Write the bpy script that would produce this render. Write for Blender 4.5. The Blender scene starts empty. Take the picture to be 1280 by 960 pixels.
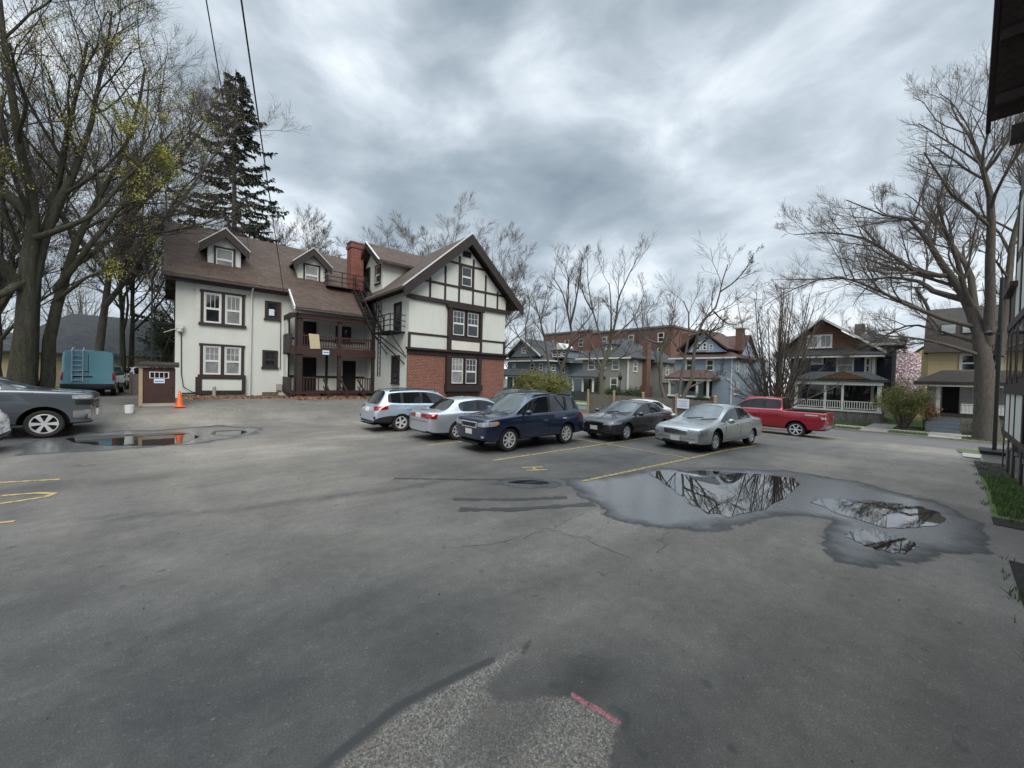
import bpy, bmesh, math, random
import numpy as np
from mathutils import Vector, Matrix
from mathutils.bvhtree import BVHTree
random.seed(7)
PI = math.pi
SC = bpy.context.scene
COL = SC.collection
# ------------------------------------------------------------------ camera
EYE = 2.25
PITCH, ROLL = math.atan(8 / 480), 0.026
cam_d = bpy.data.cameras.new('camera')
cam = bpy.data.objects.new('camera', cam_d)
COL.objects.link(cam)
fw = Vector((0, math.cos(PITCH), -math.sin(PITCH)))
up0 = Vector((0, math.sin(PITCH), math.cos(PITCH)))
r0 = Vector((1, 0, 0))
rt = math.cos(ROLL) * r0 + math.sin(ROLL) * up0
up = -math.sin(ROLL) * r0 + math.cos(ROLL) * up0
cam.matrix_world = Matrix(((rt.x, up.x, -fw.x, 0), (rt.y, up.y, -fw.y, 0), (rt.z, up.z, -fw.z, EYE), (0, 0, 0, 1)))
cam_d.sensor_width = 36
cam_d.lens = 36 * 480 / 1280
cam_d.clip_start = 0.05
cam_d.clip_end = 3000
SC.camera = cam
# ------------------------------------------------------------------ sky, sun, exposure
SUN_EL, SUN_AZ = math.radians(42), math.radians(165)      # azimuth clockwise from +Y: high behind the camera, veiled by cloud
world = bpy.data.worlds.new('World')
SC.world = world
world.use_nodes = True
nt = world.node_tree
nt.nodes.clear()


def N(t, kind, **kw):
    n = t.nodes.new(kind)
    for k, v in kw.items():
        if k == 'inp':
            for a, b in v.items():
                n.inputs[a].default_value = b
        else:
            setattr(n, k, v)
    return n


def mathn(t, op, a, b=None, c=None, clamp=False):
    n = t.nodes.new('ShaderNodeMath')
    n.operation = op
    n.use_clamp = clamp
    for i, x in enumerate((a, b, c)):
        if x is None:
            continue
        if isinstance(x, (int, float)):
            n.inputs[i].default_value = x
        else:
            t.links.new(x, n.inputs[i])
    return n.outputs[0]


def ramp(t, fac, stops, interp='LINEAR'):
    n = t.nodes.new('ShaderNodeValToRGB')
    n.color_ramp.interpolation = interp
    el = n.color_ramp.elements
    while len(el) < len(stops):
        el.new(0.5)
    for e, (p, c) in zip(el, stops):
        e.position = p
        e.color = (c, c, c, 1) if isinstance(c, (int, float)) else (*c, 1)
    t.links.new(fac, n.inputs[0])
    return n.outputs[0]


def mixc(t, fac, a, b, blend='MIX'):
    n = t.nodes.new('ShaderNodeMix')
    n.data_type = 'RGBA'
    n.blend_type = blend
    for i, x in ((0, fac), (6, a), (7, b)):
        if isinstance(x, (int, float)):
            n.inputs[i].default_value = x
        elif isinstance(x, tuple):
            n.inputs[i].default_value = (*x, 1)
        else:
            t.links.new(x, n.inputs[i])
    return n.outputs[2]


def build_sky(t):
    tc = N(t, 'ShaderNodeTexCoord')
    sky = N(t, 'ShaderNodeTexSky', sky_type='NISHITA', sun_disc=False, sun_elevation=SUN_EL, sun_rotation=SUN_AZ,
            air_density=1.0, dust_density=2.0, ozone_density=1.0)
    sep = N(t, 'ShaderNodeSeparateXYZ')
    t.links.new(tc.outputs['Generated'], sep.inputs[0])
    z = mathn(t, 'MAXIMUM', sep.outputs[2], 0.0)
    cmb = N(t, 'ShaderNodeCombineXYZ')
    t.links.new(sep.outputs[0], cmb.inputs[0]); t.links.new(sep.outputs[1], cmb.inputs[1]); t.links.new(mathn(t, 'MULTIPLY', z, 1.9), cmb.inputs[2])
    def cloud(scale, detail, rough, dist, loc, stretch=(1, 1, 1), rot=0.5):
        mp = N(t, 'ShaderNodeMapping')
        mp.inputs['Location'].default_value = loc
        mp.inputs['Scale'].default_value = stretch
        mp.inputs['Rotation'].default_value = (0, 0, rot)
        t.links.new(cmb.outputs[0], mp.inputs[0])
        n = N(t, 'ShaderNodeTexNoise', inp={'Scale': scale, 'Detail': detail, 'Roughness': rough, 'Distortion': dist})
        t.links.new(mp.outputs[0], n.inputs['Vector'])
        return n.outputs[0]
    big = cloud(2.0, 3, 0.5, 0.25, (10.11, 5.73, 0))
    mid = cloud(3.6, 8, 0.53, 0.25, (6.9, 12.3, 1.0))
    v = mathn(t, 'ADD', mathn(t, 'MULTIPLY', big, 0.50), mathn(t, 'MULTIPLY', mid, 0.54))
    low = ramp(t, z, [(0.0, 0.085), (0.22, 0.06), (0.5, 0.0)])            # brighter band towards the horizon
    v = mathn(t, 'ADD', v, low)
    c = ramp(t, v, [(0.34, (1.75, 2.2, 2.6)), (0.45, (2.6, 3.1, 3.55)), (0.53, (3.65, 4.2, 4.7)), (0.60, (5.1, 5.65, 6.15)), (0.69, (7.6, 7.95, 8.2))])
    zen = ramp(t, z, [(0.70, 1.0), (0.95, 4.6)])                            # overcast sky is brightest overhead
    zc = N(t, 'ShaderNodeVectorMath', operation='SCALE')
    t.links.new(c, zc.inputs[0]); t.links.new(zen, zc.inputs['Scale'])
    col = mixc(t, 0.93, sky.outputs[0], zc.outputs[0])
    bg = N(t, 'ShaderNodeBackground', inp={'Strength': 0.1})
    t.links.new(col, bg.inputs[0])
    out = N(t, 'ShaderNodeOutputWorld')
    t.links.new(bg.outputs[0], out.inputs[0])


build_sky(nt)
sun_d = bpy.data.lights.new('sun', 'SUN')
sun_d.energy = 1.5
sun_d.angle = math.radians(35)
sun_d.color = (1.0, 0.95, 0.86)
sun = bpy.data.objects.new('sun', sun_d)
COL.objects.link(sun)
sdir = Vector((math.sin(SUN_AZ) * math.cos(SUN_EL), math.cos(SUN_AZ) * math.cos(SUN_EL), math.sin(SUN_EL)))
sun.rotation_euler = sdir.to_track_quat('Z', 'Y').to_euler()
SC.view_settings.view_transform = 'Standard'
SC.view_settings.look = 'None'
SC.view_settings.gamma = 1
SC.view_settings.exposure = 0.64

# ------------------------------------------------------------------ frame: u runs along the parking lines, v across them
ROT = math.radians(41)
E1 = (math.cos(ROT), math.sin(ROT))
E2 = (-math.sin(ROT), math.cos(ROT))


def xy(u, v):
    return u * E1[0] + v * E2[0], u * E1[1] + v * E2[1]


def ss(t):
    t = np.clip(t, 0, 1)
    return t * t * (3 - 2 * t)


def gz(u, v):
    """height of the ground: rises towards the house at the back, falls towards the street"""
    u = np.asarray(u, float); v = np.asarray(v, float)
    return .7 * ss((v - 18.5) / 4.7) * (1 - ss((u - 12) / 12)) - .9 * np.clip((u - 14) / 21.5, 0, 1) ** 1.15


# ------------------------------------------------------------------ materials
MATS = {}


def bsdf(name):
    m = bpy.data.materials.new(name)
    m.use_nodes = True
    MATS[name] = m
    t = m.node_tree
    return m, t, t.nodes['Principled BSDF']


def mat(name, col, rough=.8, var=.12, scale=2.5, detail=5, bump=0., bscale=40., metal=0., spec=.5, fine=0., coat=0., ior=None, stretch=(1, 1, 1)):
    m, t, b = bsdf(name)
    tc = N(t, 'ShaderNodeTexCoord')
    mp = N(t, 'ShaderNodeMapping')
    mp.inputs['Scale'].default_value = stretch
    t.links.new(tc.outputs['Object'], mp.inputs[0])
    n = N(t, 'ShaderNodeTexNoise', inp={'Scale': scale, 'Detail': detail, 'Roughness': .6})
    t.links.new(mp.outputs[0], n.inputs['Vector'])
    f = ramp(t, n.outputs[0], [(.3, 1 - var), (.7, 1 + var)])
    if fine:
        n2 = N(t, 'ShaderNodeTexNoise', inp={'Scale': bscale, 'Detail': 2})
        t.links.new(mp.outputs[0], n2.inputs['Vector'])
        f = mathn(t, 'MULTIPLY', f, ramp(t, n2.outputs[0], [(.3, 1 - fine), (.7, 1 + fine)]))
    vm = N(t, 'ShaderNodeVectorMath', operation='SCALE')
    vm.inputs[0].default_value = col
    t.links.new(f, vm.inputs['Scale'])
    t.links.new(vm.outputs[0], b.inputs['Base Color'])
    b.inputs['Roughness'].default_value = rough
    b.inputs['Metallic'].default_value = metal
    b.inputs['Specular IOR Level'].default_value = spec
    b.inputs['Coat Weight'].default_value = coat
    b.inputs['Coat Roughness'].default_value = .04
    if ior:
        b.inputs['IOR'].default_value = ior
    if bump:
        n3 = N(t, 'ShaderNodeTexNoise', inp={'Scale': bscale, 'Detail': 3})
        t.links.new(mp.outputs[0], n3.inputs['Vector'])
        bp = N(t, 'ShaderNodeBump', inp={'Strength': bump, 'Distance': .02})
        t.links.new(n3.outputs[0], bp.inputs['Height'])
        t.links.new(bp.outputs[0], b.inputs['Normal'])
    return m


def coursed(name, c1, c2, mortar, bw, bh, msize, axes='xy', rough=.85, var=.2, bump=.4, big=.15, bias=0):
    """bricks, shingles or clapboards: courses run level (z), along the wall"""
    m, t, b = bsdf(name)
    tc = N(t, 'ShaderNodeTexCoord')
    sp = N(t, 'ShaderNodeSeparateXYZ')
    t.links.new(tc.outputs['Object'], sp.inputs[0])
    along = {'x': sp.outputs[0], 'y': sp.outputs[1]}.get(axes) or mathn(t, 'ADD', sp.outputs[0], sp.outputs[1])
    cb = N(t, 'ShaderNodeCombineXYZ')
    t.links.new(along, cb.inputs[0]); t.links.new(sp.outputs[2], cb.inputs[1])
    br = N(t, 'ShaderNodeTexBrick', inp={'Scale': 1., 'Mortar Size': msize, 'Brick Width': bw, 'Row Height': bh, 'Mortar Smooth': .1, 'Bias': bias,
                                          'Color1': (*c1, 1), 'Color2': (*c2, 1), 'Mortar': (*mortar, 1)})
    t.links.new(cb.outputs[0], br.inputs['Vector'])
    n = N(t, 'ShaderNodeTexNoise', inp={'Scale': .8, 'Detail': 6, 'Roughness': .65})
    t.links.new(tc.outputs['Object'], n.inputs['Vector'])
    n2 = N(t, 'ShaderNodeTexNoise', inp={'Scale': 9., 'Detail': 3})
    t.links.new(tc.outputs['Object'], n2.inputs['Vector'])
    f = mathn(t, 'MULTIPLY', ramp(t, n.outputs[0], [(.3, 1 - big), (.7, 1 + big)]), ramp(t, n2.outputs[0], [(.3, 1 - var), (.7, 1 + var)]))
    vm = N(t, 'ShaderNodeVectorMath', operation='SCALE')
    t.links.new(br.outputs[0], vm.inputs[0]); t.links.new(f, vm.inputs['Scale'])
    t.links.new(vm.outputs[0], b.inputs['Base Color'])
    b.inputs['Roughness'].default_value = rough
    if bump:
        bp = N(t, 'ShaderNodeBump', inp={'Strength': bump, 'Distance': .01})
        bp.invert = True
        t.links.new(br.outputs['Fac'], bp.inputs['Height'])
        t.links.new(bp.outputs[0], b.inputs['Normal'])
    return m


mat('stucco', (.60, .62, .575), .9, .05, 1.6, 8, bump=.25, bscale=60, stretch=(1.3, 1.3, .35))
mat('stucco_panel', (.63, .61, .54), .9, .05, 1.5, 6, bump=.2, bscale=60)
mat('timber', (.028, .017, .016), .65, .2, 3, bump=.15, bscale=25)
mat('timber_red', (.045, .018, .015), .6, .25, 3, bump=.15, bscale=25)
mat('white_trim', (.64, .64, .62), .5, .05, 3)
mat('offwhite', (.58, .57, .53), .6, .08, 3)
mat('iron', (.012, .012, .013), .5, .2, 8)
mat('flashing', (.62, .62, .60), .4, .05, 3)
coursed('brick', (.24, .066, .040), (.14, .038, .025), (.25, .17, .14), .24, .088, .014, big=.12)
coursed('chimney_brick', (.25, .065, .04), (.16, .04, .03), (.2, .13, .11), .22, .075, .009, big=.18)
coursed('shingle_v', (.098, .066, .048), (.062, .042, .031), (.032, .023, .02), .32, .11, .006, axes='x', big=.12, bump=.3)
coursed('shingle_u', (.098, .066, .048), (.062, .042, .031), (.032, .023, .02), .32, .11, .006, axes='y', big=.12, bump=.3)
coursed('grey_shingle', (.055, .058, .062), (.04, .042, .046), (.03, .03, .032), .3, .14, .006, big=.2)
coursed('redbrown_shingle', (.105, .060, .048), (.078, .044, .036), (.06, .03, .025), .3, .14, .006, big=.2)
coursed('brown_shingle', (.17, .09, .05), (.11, .055, .03), (.05, .03, .02), .2, .16, .012, big=.15)
coursed('dark_shingle', (.050, .040, .033), (.038, .03, .026), (.026, .022, .02), .3, .14, .006, big=.15)
for nm, c in dict(siding_blue=(.19, .24, .29), siding_grey=(.30, .29, .26), siding_lightblue=(.33, .40, .51), siding_navy=(.025, .033, .065),
                  siding_yellow=(.60, .50, .28), siding_white=(.62, .62, .6), siding_cream=(.45, .40, .26), siding_tan=(.40, .31, .2)).items():
    coursed(nm, c, tuple(x * .95 for x in c), tuple(x * .55 for x in c), 4., .13, .012, big=.06, var=.04, bump=.5, rough=.65)
coursed('dark_siding', (.040, .025, .022), (.034, .021, .019), (.012, .009, .008), 4., .14, .012, big=.15, var=.1, bump=.6, rough=.6)
coursed('old_brick', (.16, .068, .05), (.115, .05, .04), (.2, .14, .12), .22, .08, .009, big=.15)
mat('stone', (.16, .15, .14), .9, .35, 3, fine=.2, bscale=12, bump=.6)
mat('concrete', (.34, .32, .29), .9, .15, 1.5, fine=.12, bscale=60, bump=.2)
mat('old_concrete', (.22, .21, .19), .9, .2, 1.5, fine=.15, bscale=60, bump=.2)
mat('dark_void', (.012, .011, .011), .9, .1)
mat('porch_grey', (.11, .14, .17), .7, .1)
mat('weathered_wood', (.165, .148, .125), .85, .25, 3, fine=.25, bscale=14, bump=.3, stretch=(6, 6, .6))
mat('new_wood', (.36, .27, .16), .8, .15, 4, stretch=(5, 5, .8))
mat('cardboard', (.52, .44, .28), .85, .06)
mat('paper', (.66, .72, .82), .7, .05)
mat('paper_blue', (.09, .2, .5), .7, .05)
mat('orange', (.75, .12, .02), .5, .1)
mat('bark', (.085, .073, .06), .95, .3, 3, fine=.35, bscale=14, bump=.6, stretch=(4, 4, .7))
mat('bark_moss', (.048, .047, .030), .95, .4, 2, fine=.4, bscale=12, bump=.8, stretch=(4, 4, .6))
mat('bark_grey', (.115, .10, .085), .95, .25, 3, fine=.3, bscale=14, bump=.5, stretch=(4, 4, .7))
mat('bark_green', (.098, .092, .064), .95, .3, 1.2, fine=.3, bscale=14, bump=.6, stretch=(4, 4, .7))
mat('twig', (.075, .060, .052), .9, .2)
mat('twig_pale', (.12, .10, .088), .9, .2)
mat('bud_leaf', (.30, .30, .05), .7, .35, 1.3)
mat('bud_pale', (.24, .25, .12), .7, .3, 1.3)
mat('needle', (.030, .042, .026), .75, .4, 1.5)
mat('hedge_leaf', (.155, .16, .04), .7, .4, 1.5)
mat('shrub_leaf', (.04, .06, .02), .7, .4, 2)
mat('ever_leaf', (.035, .06, .022), .7, .4, 2)
mat('blossom', (.70, .56, .58), .8, .15, 2)
mat('dead_leaf', (.27, .15, .085), .85, .5, 9)
mat('mulch', (.022, .018, .015), .95, .4, 5, fine=.5, bscale=40, bump=.8)
mat('lawn', (.085, .125, .035), .9, .3, 1.0, fine=.35, bscale=30, bump=.5)
mat('grass_blade', (.085, .135, .035), .7, .4, 3)


def worn(name, col, cover, scale=9.):
    """road paint rubbed off in places so the asphalt shows"""
    m, t, b = bsdf(name)
    tc = N(t, 'ShaderNodeTexCoord')
    n = N(t, 'ShaderNodeTexNoise', inp={'Scale': scale, 'Detail': 7., 'Roughness': .75})
    t.links.new(tc.outputs['Object'], n.inputs['Vector'])
    n2 = N(t, 'ShaderNodeTexNoise', inp={'Scale': 120., 'Detail': 2.})
    t.links.new(tc.outputs['Object'], n2.inputs['Vector'])
    f = mathn(t, 'ADD', n.outputs[0], mathn(t, 'MULTIPLY_ADD', n2.outputs[0], .35, -.17))
    c = mixc(t, ramp(t, f, [(cover - .06, 1.), (cover + .06, 0.)]), (.07, .07, .068), col)
    t.links.new(c, b.inputs['Base Color'])
    b.inputs['Roughness'].default_value = .8


worn('yellow_paint', (.46, .34, .12), .56)
worn('faded_paint', (.36, .32, .22), .48)
mat('damp', (.048, .046, .044), .38, .15, 6, fine=.2, bscale=60)
mat('seam_tar', (.045, .045, .045), .6, .2)
mat('crack', (.045, .044, .042), .9, .3)
mat('street', (.135, .13, .125), .85, .12, .5, fine=.15, bscale=60)
mat('rubber', (.018, .018, .018), .7, .15, 6)
mat('black_plastic', (.02, .02, .021), .45, .1)
mat('grille_black', (.012, .012, .013), .4, .1)
mat('chrome', (.62, .63, .65), .12, .02, metal=1)
mat('alloy', (.72, .73, .75), .35, .04, metal=.35)
mat('lens_red', (.24, .006, .010), .12, .05, coat=1)
mat('lens_clear', (.34, .36, .38), .1, .55, 14, coat=1)
mat('lens_amber', (.75, .3, .05), .15, .05, coat=1)
mat('plate', (.68, .66, .60), .45, .1, 30)
mat('skin_dark', (.008, .008, .009), .9, 0)


def glassy(name, col, rough, ior, var=.3, scale=.8):
    return mat(name, col, rough, var, scale, 3, ior=ior, spec=.5)


glassy('pane', (.020, .024, .028), .04, 1.8, .6, .9)
glassy('pane_blind', (.22, .23, .23), .12, 1.5, .35, 1.4)
glassy('car_glass', (.012, .015, .016), .02, 1.75)
glassy('car_glass_bright', (.085, .105, .105), .02, 2.1, .4, 2.0)


def paint(name, col, metal=.35, rough=.32):
    return mat(name, col, rough, .02, 3, metal=metal, coat=1.0)


paint('paint_blue', (.009, .021, .060))
paint('paint_silver', (.50, .54, .60), .55)
paint('paint_iceblue', (.47, .55, .64), .5)
paint('paint_champagne', (.46, .47, .47), .6)
paint('paint_charcoal', (.060, .060, .068), .5)
paint('paint_red', (.33, .010, .025), .3)
paint('paint_steel', (.105, .125, .142), .5)
paint('paint_white', (.74, .75, .75), 0)
paint('paint_teal', (.10, .26, .33), .0, .45)
paint('paint_black', (.016, .017, .019), .3)


def asphalt():
    m, t, b = bsdf('asphalt')
    tc = N(t, 'ShaderNodeTexCoord')
    P = tc.outputs['Object']
    def noise(scale, detail=5, rough=.6, dist=0., stretch=None, rot=0):
        v = P
        if stretch:
            mp = N(t, 'ShaderNodeMapping')
            mp.inputs['Scale'].default_value = stretch
            mp.inputs['Rotation'].default_value = (0, 0, rot)
            t.links.new(P, mp.inputs[0]); v = mp.outputs[0]
        n = N(t, 'ShaderNodeTexNoise', inp={'Scale': scale, 'Detail': detail, 'Roughness': rough, 'Distortion': dist})
        t.links.new(v, n.inputs['Vector'])
        return n.outputs[0]
    def attr(nm):
        a = N(t, 'ShaderNodeAttribute', attribute_name=nm)
        return a.outputs['Fac']
    big = ramp(t, noise(.22, 5, .6, .6), [(.35, .70), (.65, 1.24)])
    mid = ramp(t, noise(1.3, 6, .65), [(.3, .88), (.7, 1.1)])
    streak = ramp(t, noise(.9, 5, .6, .2, (.25, 2.2, 1), 0.15), [(.35, .9), (.65, 1.09)])
    grain = ramp(t, noise(85, 3, .7), [(.3, .62), (.72, 1.42)])
    vor = N(t, 'ShaderNodeTexVoronoi', inp={'Scale': 70.})
    t.links.new(P, vor.inputs['Vector'])
    speck = ramp(t, vor.outputs['Color'], [(.80, 1.0), (.97, 1.55)])
    f = big
    mott = ramp(t, noise(7., 6, .75), [(.3, .84), (.7, 1.16)])
    for x in (mid, streak, grain, speck, mott):
        f = mathn(t, 'MULTIPLY', f, x)
    dust = attr('dust')
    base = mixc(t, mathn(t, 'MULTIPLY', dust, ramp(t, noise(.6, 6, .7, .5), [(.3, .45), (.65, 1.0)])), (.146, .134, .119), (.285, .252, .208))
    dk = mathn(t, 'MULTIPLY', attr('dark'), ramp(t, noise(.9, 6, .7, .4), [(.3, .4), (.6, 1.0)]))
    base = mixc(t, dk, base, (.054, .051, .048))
    vm = N(t, 'ShaderNodeVectorMath', operation='SCALE')
    t.links.new(base, vm.inputs[0]); t.links.new(f, vm.inputs['Scale'])
    # wet film: signed distance to the outline (m), broken up by noise
    edge = mathn(t, 'MULTIPLY_ADD', noise(1.6, 6, .65, .3), .9, -.45)
    wd = mathn(t, 'ADD', attr('wet'), edge)
    wet = ramp(t, wd, [(0.0, 0.0), (.06, 1.0)])
    rim = mathn(t, 'MULTIPLY', wet, ramp(t, wd, [(.05, 1.0), (.40, .0)]))
    wetcol = mixc(t, rim, (.115, .114, .112), (.040, .039, .038))
    vm2 = N(t, 'ShaderNodeVectorMath', operation='SCALE')
    t.links.new(wetcol, vm2.inputs[0]); t.links.new(mathn(t, 'MULTIPLY', grain, mid), vm2.inputs['Scale'])
    col = mixc(t, wet, vm.outputs[0], vm2.outputs[0])
    # worn patch near the camera: old aggregate showing through, a tarred joint along it, a rubbed survey mark
    ragged = mathn(t, 'MULTIPLY_ADD', noise(14, 6, .75, .4), .16, -.08)
    stones_v = N(t, 'ShaderNodeTexVoronoi', inp={'Scale': 95.})
    t.links.new(P, stones_v.inputs['Vector'])
    stones = ramp(t, stones_v.outputs['Color'], [(.1, (.08, .072, .062)), (.5, (.18, .16, .135)), (.8, (.28, .255, .215)), (1, (.46, .43, .39))])
    stones = mixc(t, ramp(t, noise(3.5, 5, .65), [(.5, 0.), (.75, .45)]), stones, (.17, .11, .065))
    pf = ramp(t, mathn(t, 'ADD', mathn(t, 'ADD', attr('patch'), ragged), .5), [(.488, 0.), (.53, 1.)])
    smear = ramp(t, mathn(t, 'ADD', mathn(t, 'MULTIPLY', noise(2.2, 6, .7, .3, (1.0, 6, 1), .85), .8), mathn(t, 'MULTIPLY', attr('smear'), .55)), [(.50, 0.), (.74, .6)])
    pf = mathn(t, 'MULTIPLY', pf, mathn(t, 'SUBTRACT', 1., smear))
    col = mixc(t, pf, col, stones)
    sf = ramp(t, mathn(t, 'ADD', attr('seam'), mathn(t, 'MULTIPLY_ADD', ragged, .35, .5)), [(.486, 0.), (.512, .85)])
    col = mixc(t, sf, col, (.052, .052, .051))
    pk = mathn(t, 'MULTIPLY', ramp(t, mathn(t, 'ADD', attr('mark'), mathn(t, 'MULTIPLY_ADD', ragged, .22, .5)), [(.494, 0.), (.506, 1.)]), ramp(t, noise(60, 4, .75), [(.40, 0.), (.54, .95)]))
    col = mixc(t, pk, col, (.55, .17, .20))
    spots = ramp(t, noise(5.5, 2, .4), [(.70, 0.), (.75, .55)])
    col = mixc(t, mathn(t, 'MULTIPLY', spots, mathn(t, 'SUBTRACT', 1., wet)), col, (.05, .05, .05))
    t.links.new(col, b.inputs['Base Color'])
    deep = mathn(t, 'MULTIPLY', wet, ramp(t, wd, [(.10, 0.0), (.45, 1.0)]))
    rgh = mathn(t, 'SUBTRACT', mathn(t, 'MULTIPLY_ADD', grain, .12, .62), mathn(t, 'MULTIPLY', wet, .22))
    rgh = mathn(t, 'SUBTRACT', rgh, mathn(t, 'MULTIPLY', deep, .26))
    t.links.new(mathn(t, 'MULTIPLY', deep, .5), b.inputs['Coat Weight'])
    b.inputs['Coat Roughness'].default_value = .16
    b.inputs['Coat IOR'].default_value = 1.9
    t.links.new(rgh, b.inputs['Roughness'])
    t.links.new(mathn(t, 'MULTIPLY_ADD', deep, .55, mathn(t, 'MULTIPLY_ADD', wet, .1, .4)), b.inputs['Specular IOR Level'])
    bp = N(t, 'ShaderNodeBump', inp={'Distance': .006})
    t.links.new(mathn(t, 'MULTIPLY_ADD', deep, -.5, .55), bp.inputs['Strength'])
    t.links.new(noise(110, 3, .7), bp.inputs['Height'])
    t.links.new(bp.outputs[0], b.inputs['Normal'])
    return m


asphalt()


def water():
    m, t, b = bsdf('puddle_water')
    tc = N(t, 'ShaderNodeTexCoord')
    n = N(t, 'ShaderNodeTexNoise', inp={'Scale': 7., 'Detail': 2.})
    t.links.new(tc.outputs['Object'], n.inputs['Vector'])
    bp = N(t, 'ShaderNodeBump', inp={'Distance': .002, 'Strength': .12})
    t.links.new(n.outputs[0], bp.inputs['Height'])
    t.links.new(bp.outputs[0], b.inputs['Normal'])
    b.inputs['Base Color'].default_value = (.02, .017, .014, 1)
    b.inputs['Roughness'].default_value = .015
    b.inputs['IOR'].default_value = 3.8


water()

# ------------------------------------------------------------------ mesh helpers
ORG = {}          # object name -> origin in (u, v, z) that its part meshes are measured from


def tagobj(o, label=None, cat=None, group=None, kind=None):
    for k, v in (('label', label), ('category', cat), ('group', group), ('kind', kind)):
        if v:
            o[k] = v
    return o


def thing(name, label, cat, u, v, z=None, group=None):
    o = bpy.data.objects.new(name, None)
    COL.objects.link(o)
    if z is None:
        z = float(gz(u, v))
    x, y = xy(u, v)
    o.location = (x, y, z)
    o.rotation_euler = (0, 0, ROT)
    o.empty_display_size = .3
    ORG[o.name] = (u, v, z)
    return tagobj(o, label, cat, group)


class MB:
    """collects geometry in (u, v, z); build() links it as one mesh object"""
    def __init__(s):
        s.v = []; s.f = []; s.m = []; s.n = 0
    def add(s, verts, faces, m=0):
        n = s.n
        s.v.extend([tuple(p) for p in verts])
        s.f.extend([tuple(i + n for i in f) for f in faces])
        s.m.extend([m] * len(faces))
        s.n += len(verts)
        return s
    def box(s, a, b, m=0):
        x0, y0, z0 = (min(a[i], b[i]) for i in range(3)); x1, y1, z1 = (max(a[i], b[i]) for i in range(3))
        return s.add([(x0, y0, z0), (x1, y0, z0), (x1, y1, z0), (x0, y1, z0), (x0, y0, z1), (x1, y0, z1), (x1, y1, z1), (x0, y1, z1)],
                     [(3, 2, 1, 0), (4, 5, 6, 7), (0, 1, 5, 4), (1, 2, 6, 5), (2, 3, 7, 6), (3, 0, 4, 7)], m)
    def bar(s, p, q, w, h=None, m=0, upv=(0, 0, 1)):
        """square bar from p to q, w across and h along upv"""
        h = h or w
        p = Vector(p); q = Vector(q)
        d = (q - p).normalized()
        a = d.cross(Vector(upv))
        if a.length < 1e-4:
            a = d.cross(Vector((1, 0, 0)))
        a.normalize(); b = a.cross(d).normalized()
        a *= w / 2; b *= h / 2
        vs = [p - a - b, p + a - b, p + a + b, p - a + b, q - a - b, q + a - b, q + a + b, q - a + b]
        return s.add(vs, [(0, 1, 2, 3), (7, 6, 5, 4), (0, 4, 5, 1), (1, 5, 6, 2), (2, 6, 7, 3), (3, 7, 4, 0)], m)
    def tube(s, pts, r, sides=6, m=0):
        pts = [Vector(p) for p in pts]
        rs = r if isinstance(r, (list, tuple)) else [r] * len(pts)
        ring = []
        for i, p in enumerate(pts):
            d = (pts[min(i + 1, len(pts) - 1)] - pts[max(i - 1, 0)]).normalized()
            a = d.cross(Vector((0.13, 0.21, 1)));
            if a.length < 1e-3: a = d.cross(Vector((1, 0, 0)))
            a.normalize(); b = d.cross(a)
            ring += [p + rs[i] * (math.cos(2 * PI * k / sides) * a + math.sin(2 * PI * k / sides) * b) for k in range(sides)]
        f = []
        for i in range(len(pts) - 1):
            for k in range(sides):
                k2 = (k + 1) % sides
                f.append((i * sides + k, i * sides + k2, (i + 1) * sides + k2, (i + 1) * sides + k))
        f.append(tuple(range(sides))[::-1]); f.append(tuple(range((len(pts) - 1) * sides, len(pts) * sides)))
        return s.add(ring, f, m)
    def prism(s, poly, d, m=0):
        """polygon (list of 3-D points) swept by the vector d"""
        n = len(poly); d = Vector(d)
        a = [Vector(p) for p in poly]
        b = [p + d for p in a]
        return s.add(a + b, [tuple(range(n))[::-1], tuple(range(n, 2 * n))] + [(i, (i + 1) % n, n + (i + 1) % n, n + i) for i in range(n)], m)
    def lathe(s, prof, c, axis='z', sides=24, m=0, caps=True):
        """prof: (radius, height) pairs"""
        vs = []; f = []
        for r, h in prof:
            for k in range(sides):
                a = 2 * PI * k / sides
                p = (r * math.cos(a), r * math.sin(a), h)
                p = p if axis == 'z' else (p[0], p[2], p[1])
                vs.append((c[0] + p[0], c[1] + p[1], c[2] + p[2]))
        for i in range(len(prof) - 1):
            for k in range(sides):
                k2 = (k + 1) % sides
                f.append((i * sides + k, i * sides + k2, (i + 1) * sides + k2, (i + 1) * sides + k))
        if caps:
            f.append(tuple(range(sides))[::-1]); f.append(tuple(range((len(prof) - 1) * sides, len(prof) * sides)))
        return s.add(vs, f, m)
    def build(s, name, mats, parent=None, org=None, smooth=False, recalc=True, **tags):
        if isinstance(mats, str):
            mats = [mats]
        o3 = org
        if parent is not None:
            o3 = ORG[parent.name]
        elif o3 is None:
            a = np.array(s.v); o3 = (float(a[:, 0].mean()), float(a[:, 1].mean()), float(a[:, 2].min()))
        me = bpy.data.meshes.new(name)
        vs = np.array(s.v, float) - np.array(o3)
        me.from_pydata(vs.tolist(), [], s.f)
        for k in mats:
            me.materials.append(MATS[k])
        me.polygons.foreach_set('material_index', s.m)
        if recalc:
            bm = bmesh.new(); bm.from_mesh(me)
            bmesh.ops.recalc_face_normals(bm, faces=bm.faces)
            bm.to_mesh(me); bm.free()
        if smooth:
            me.polygons.foreach_set('use_smooth', [True] * len(me.polygons))
            me.set_sharp_from_angle(angle=math.radians(40))
        o = bpy.data.objects.new(name, me)
        COL.objects.link(o)
        if parent is not None:
            o.parent = parent
        else:
            x, y = xy(o3[0], o3[1])
            o.location = (x, y, o3[2]); o.rotation_euler = (0, 0, ROT)
        ORG[o.name] = o3
        return tagobj(o, **tags) if tags else o


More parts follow.
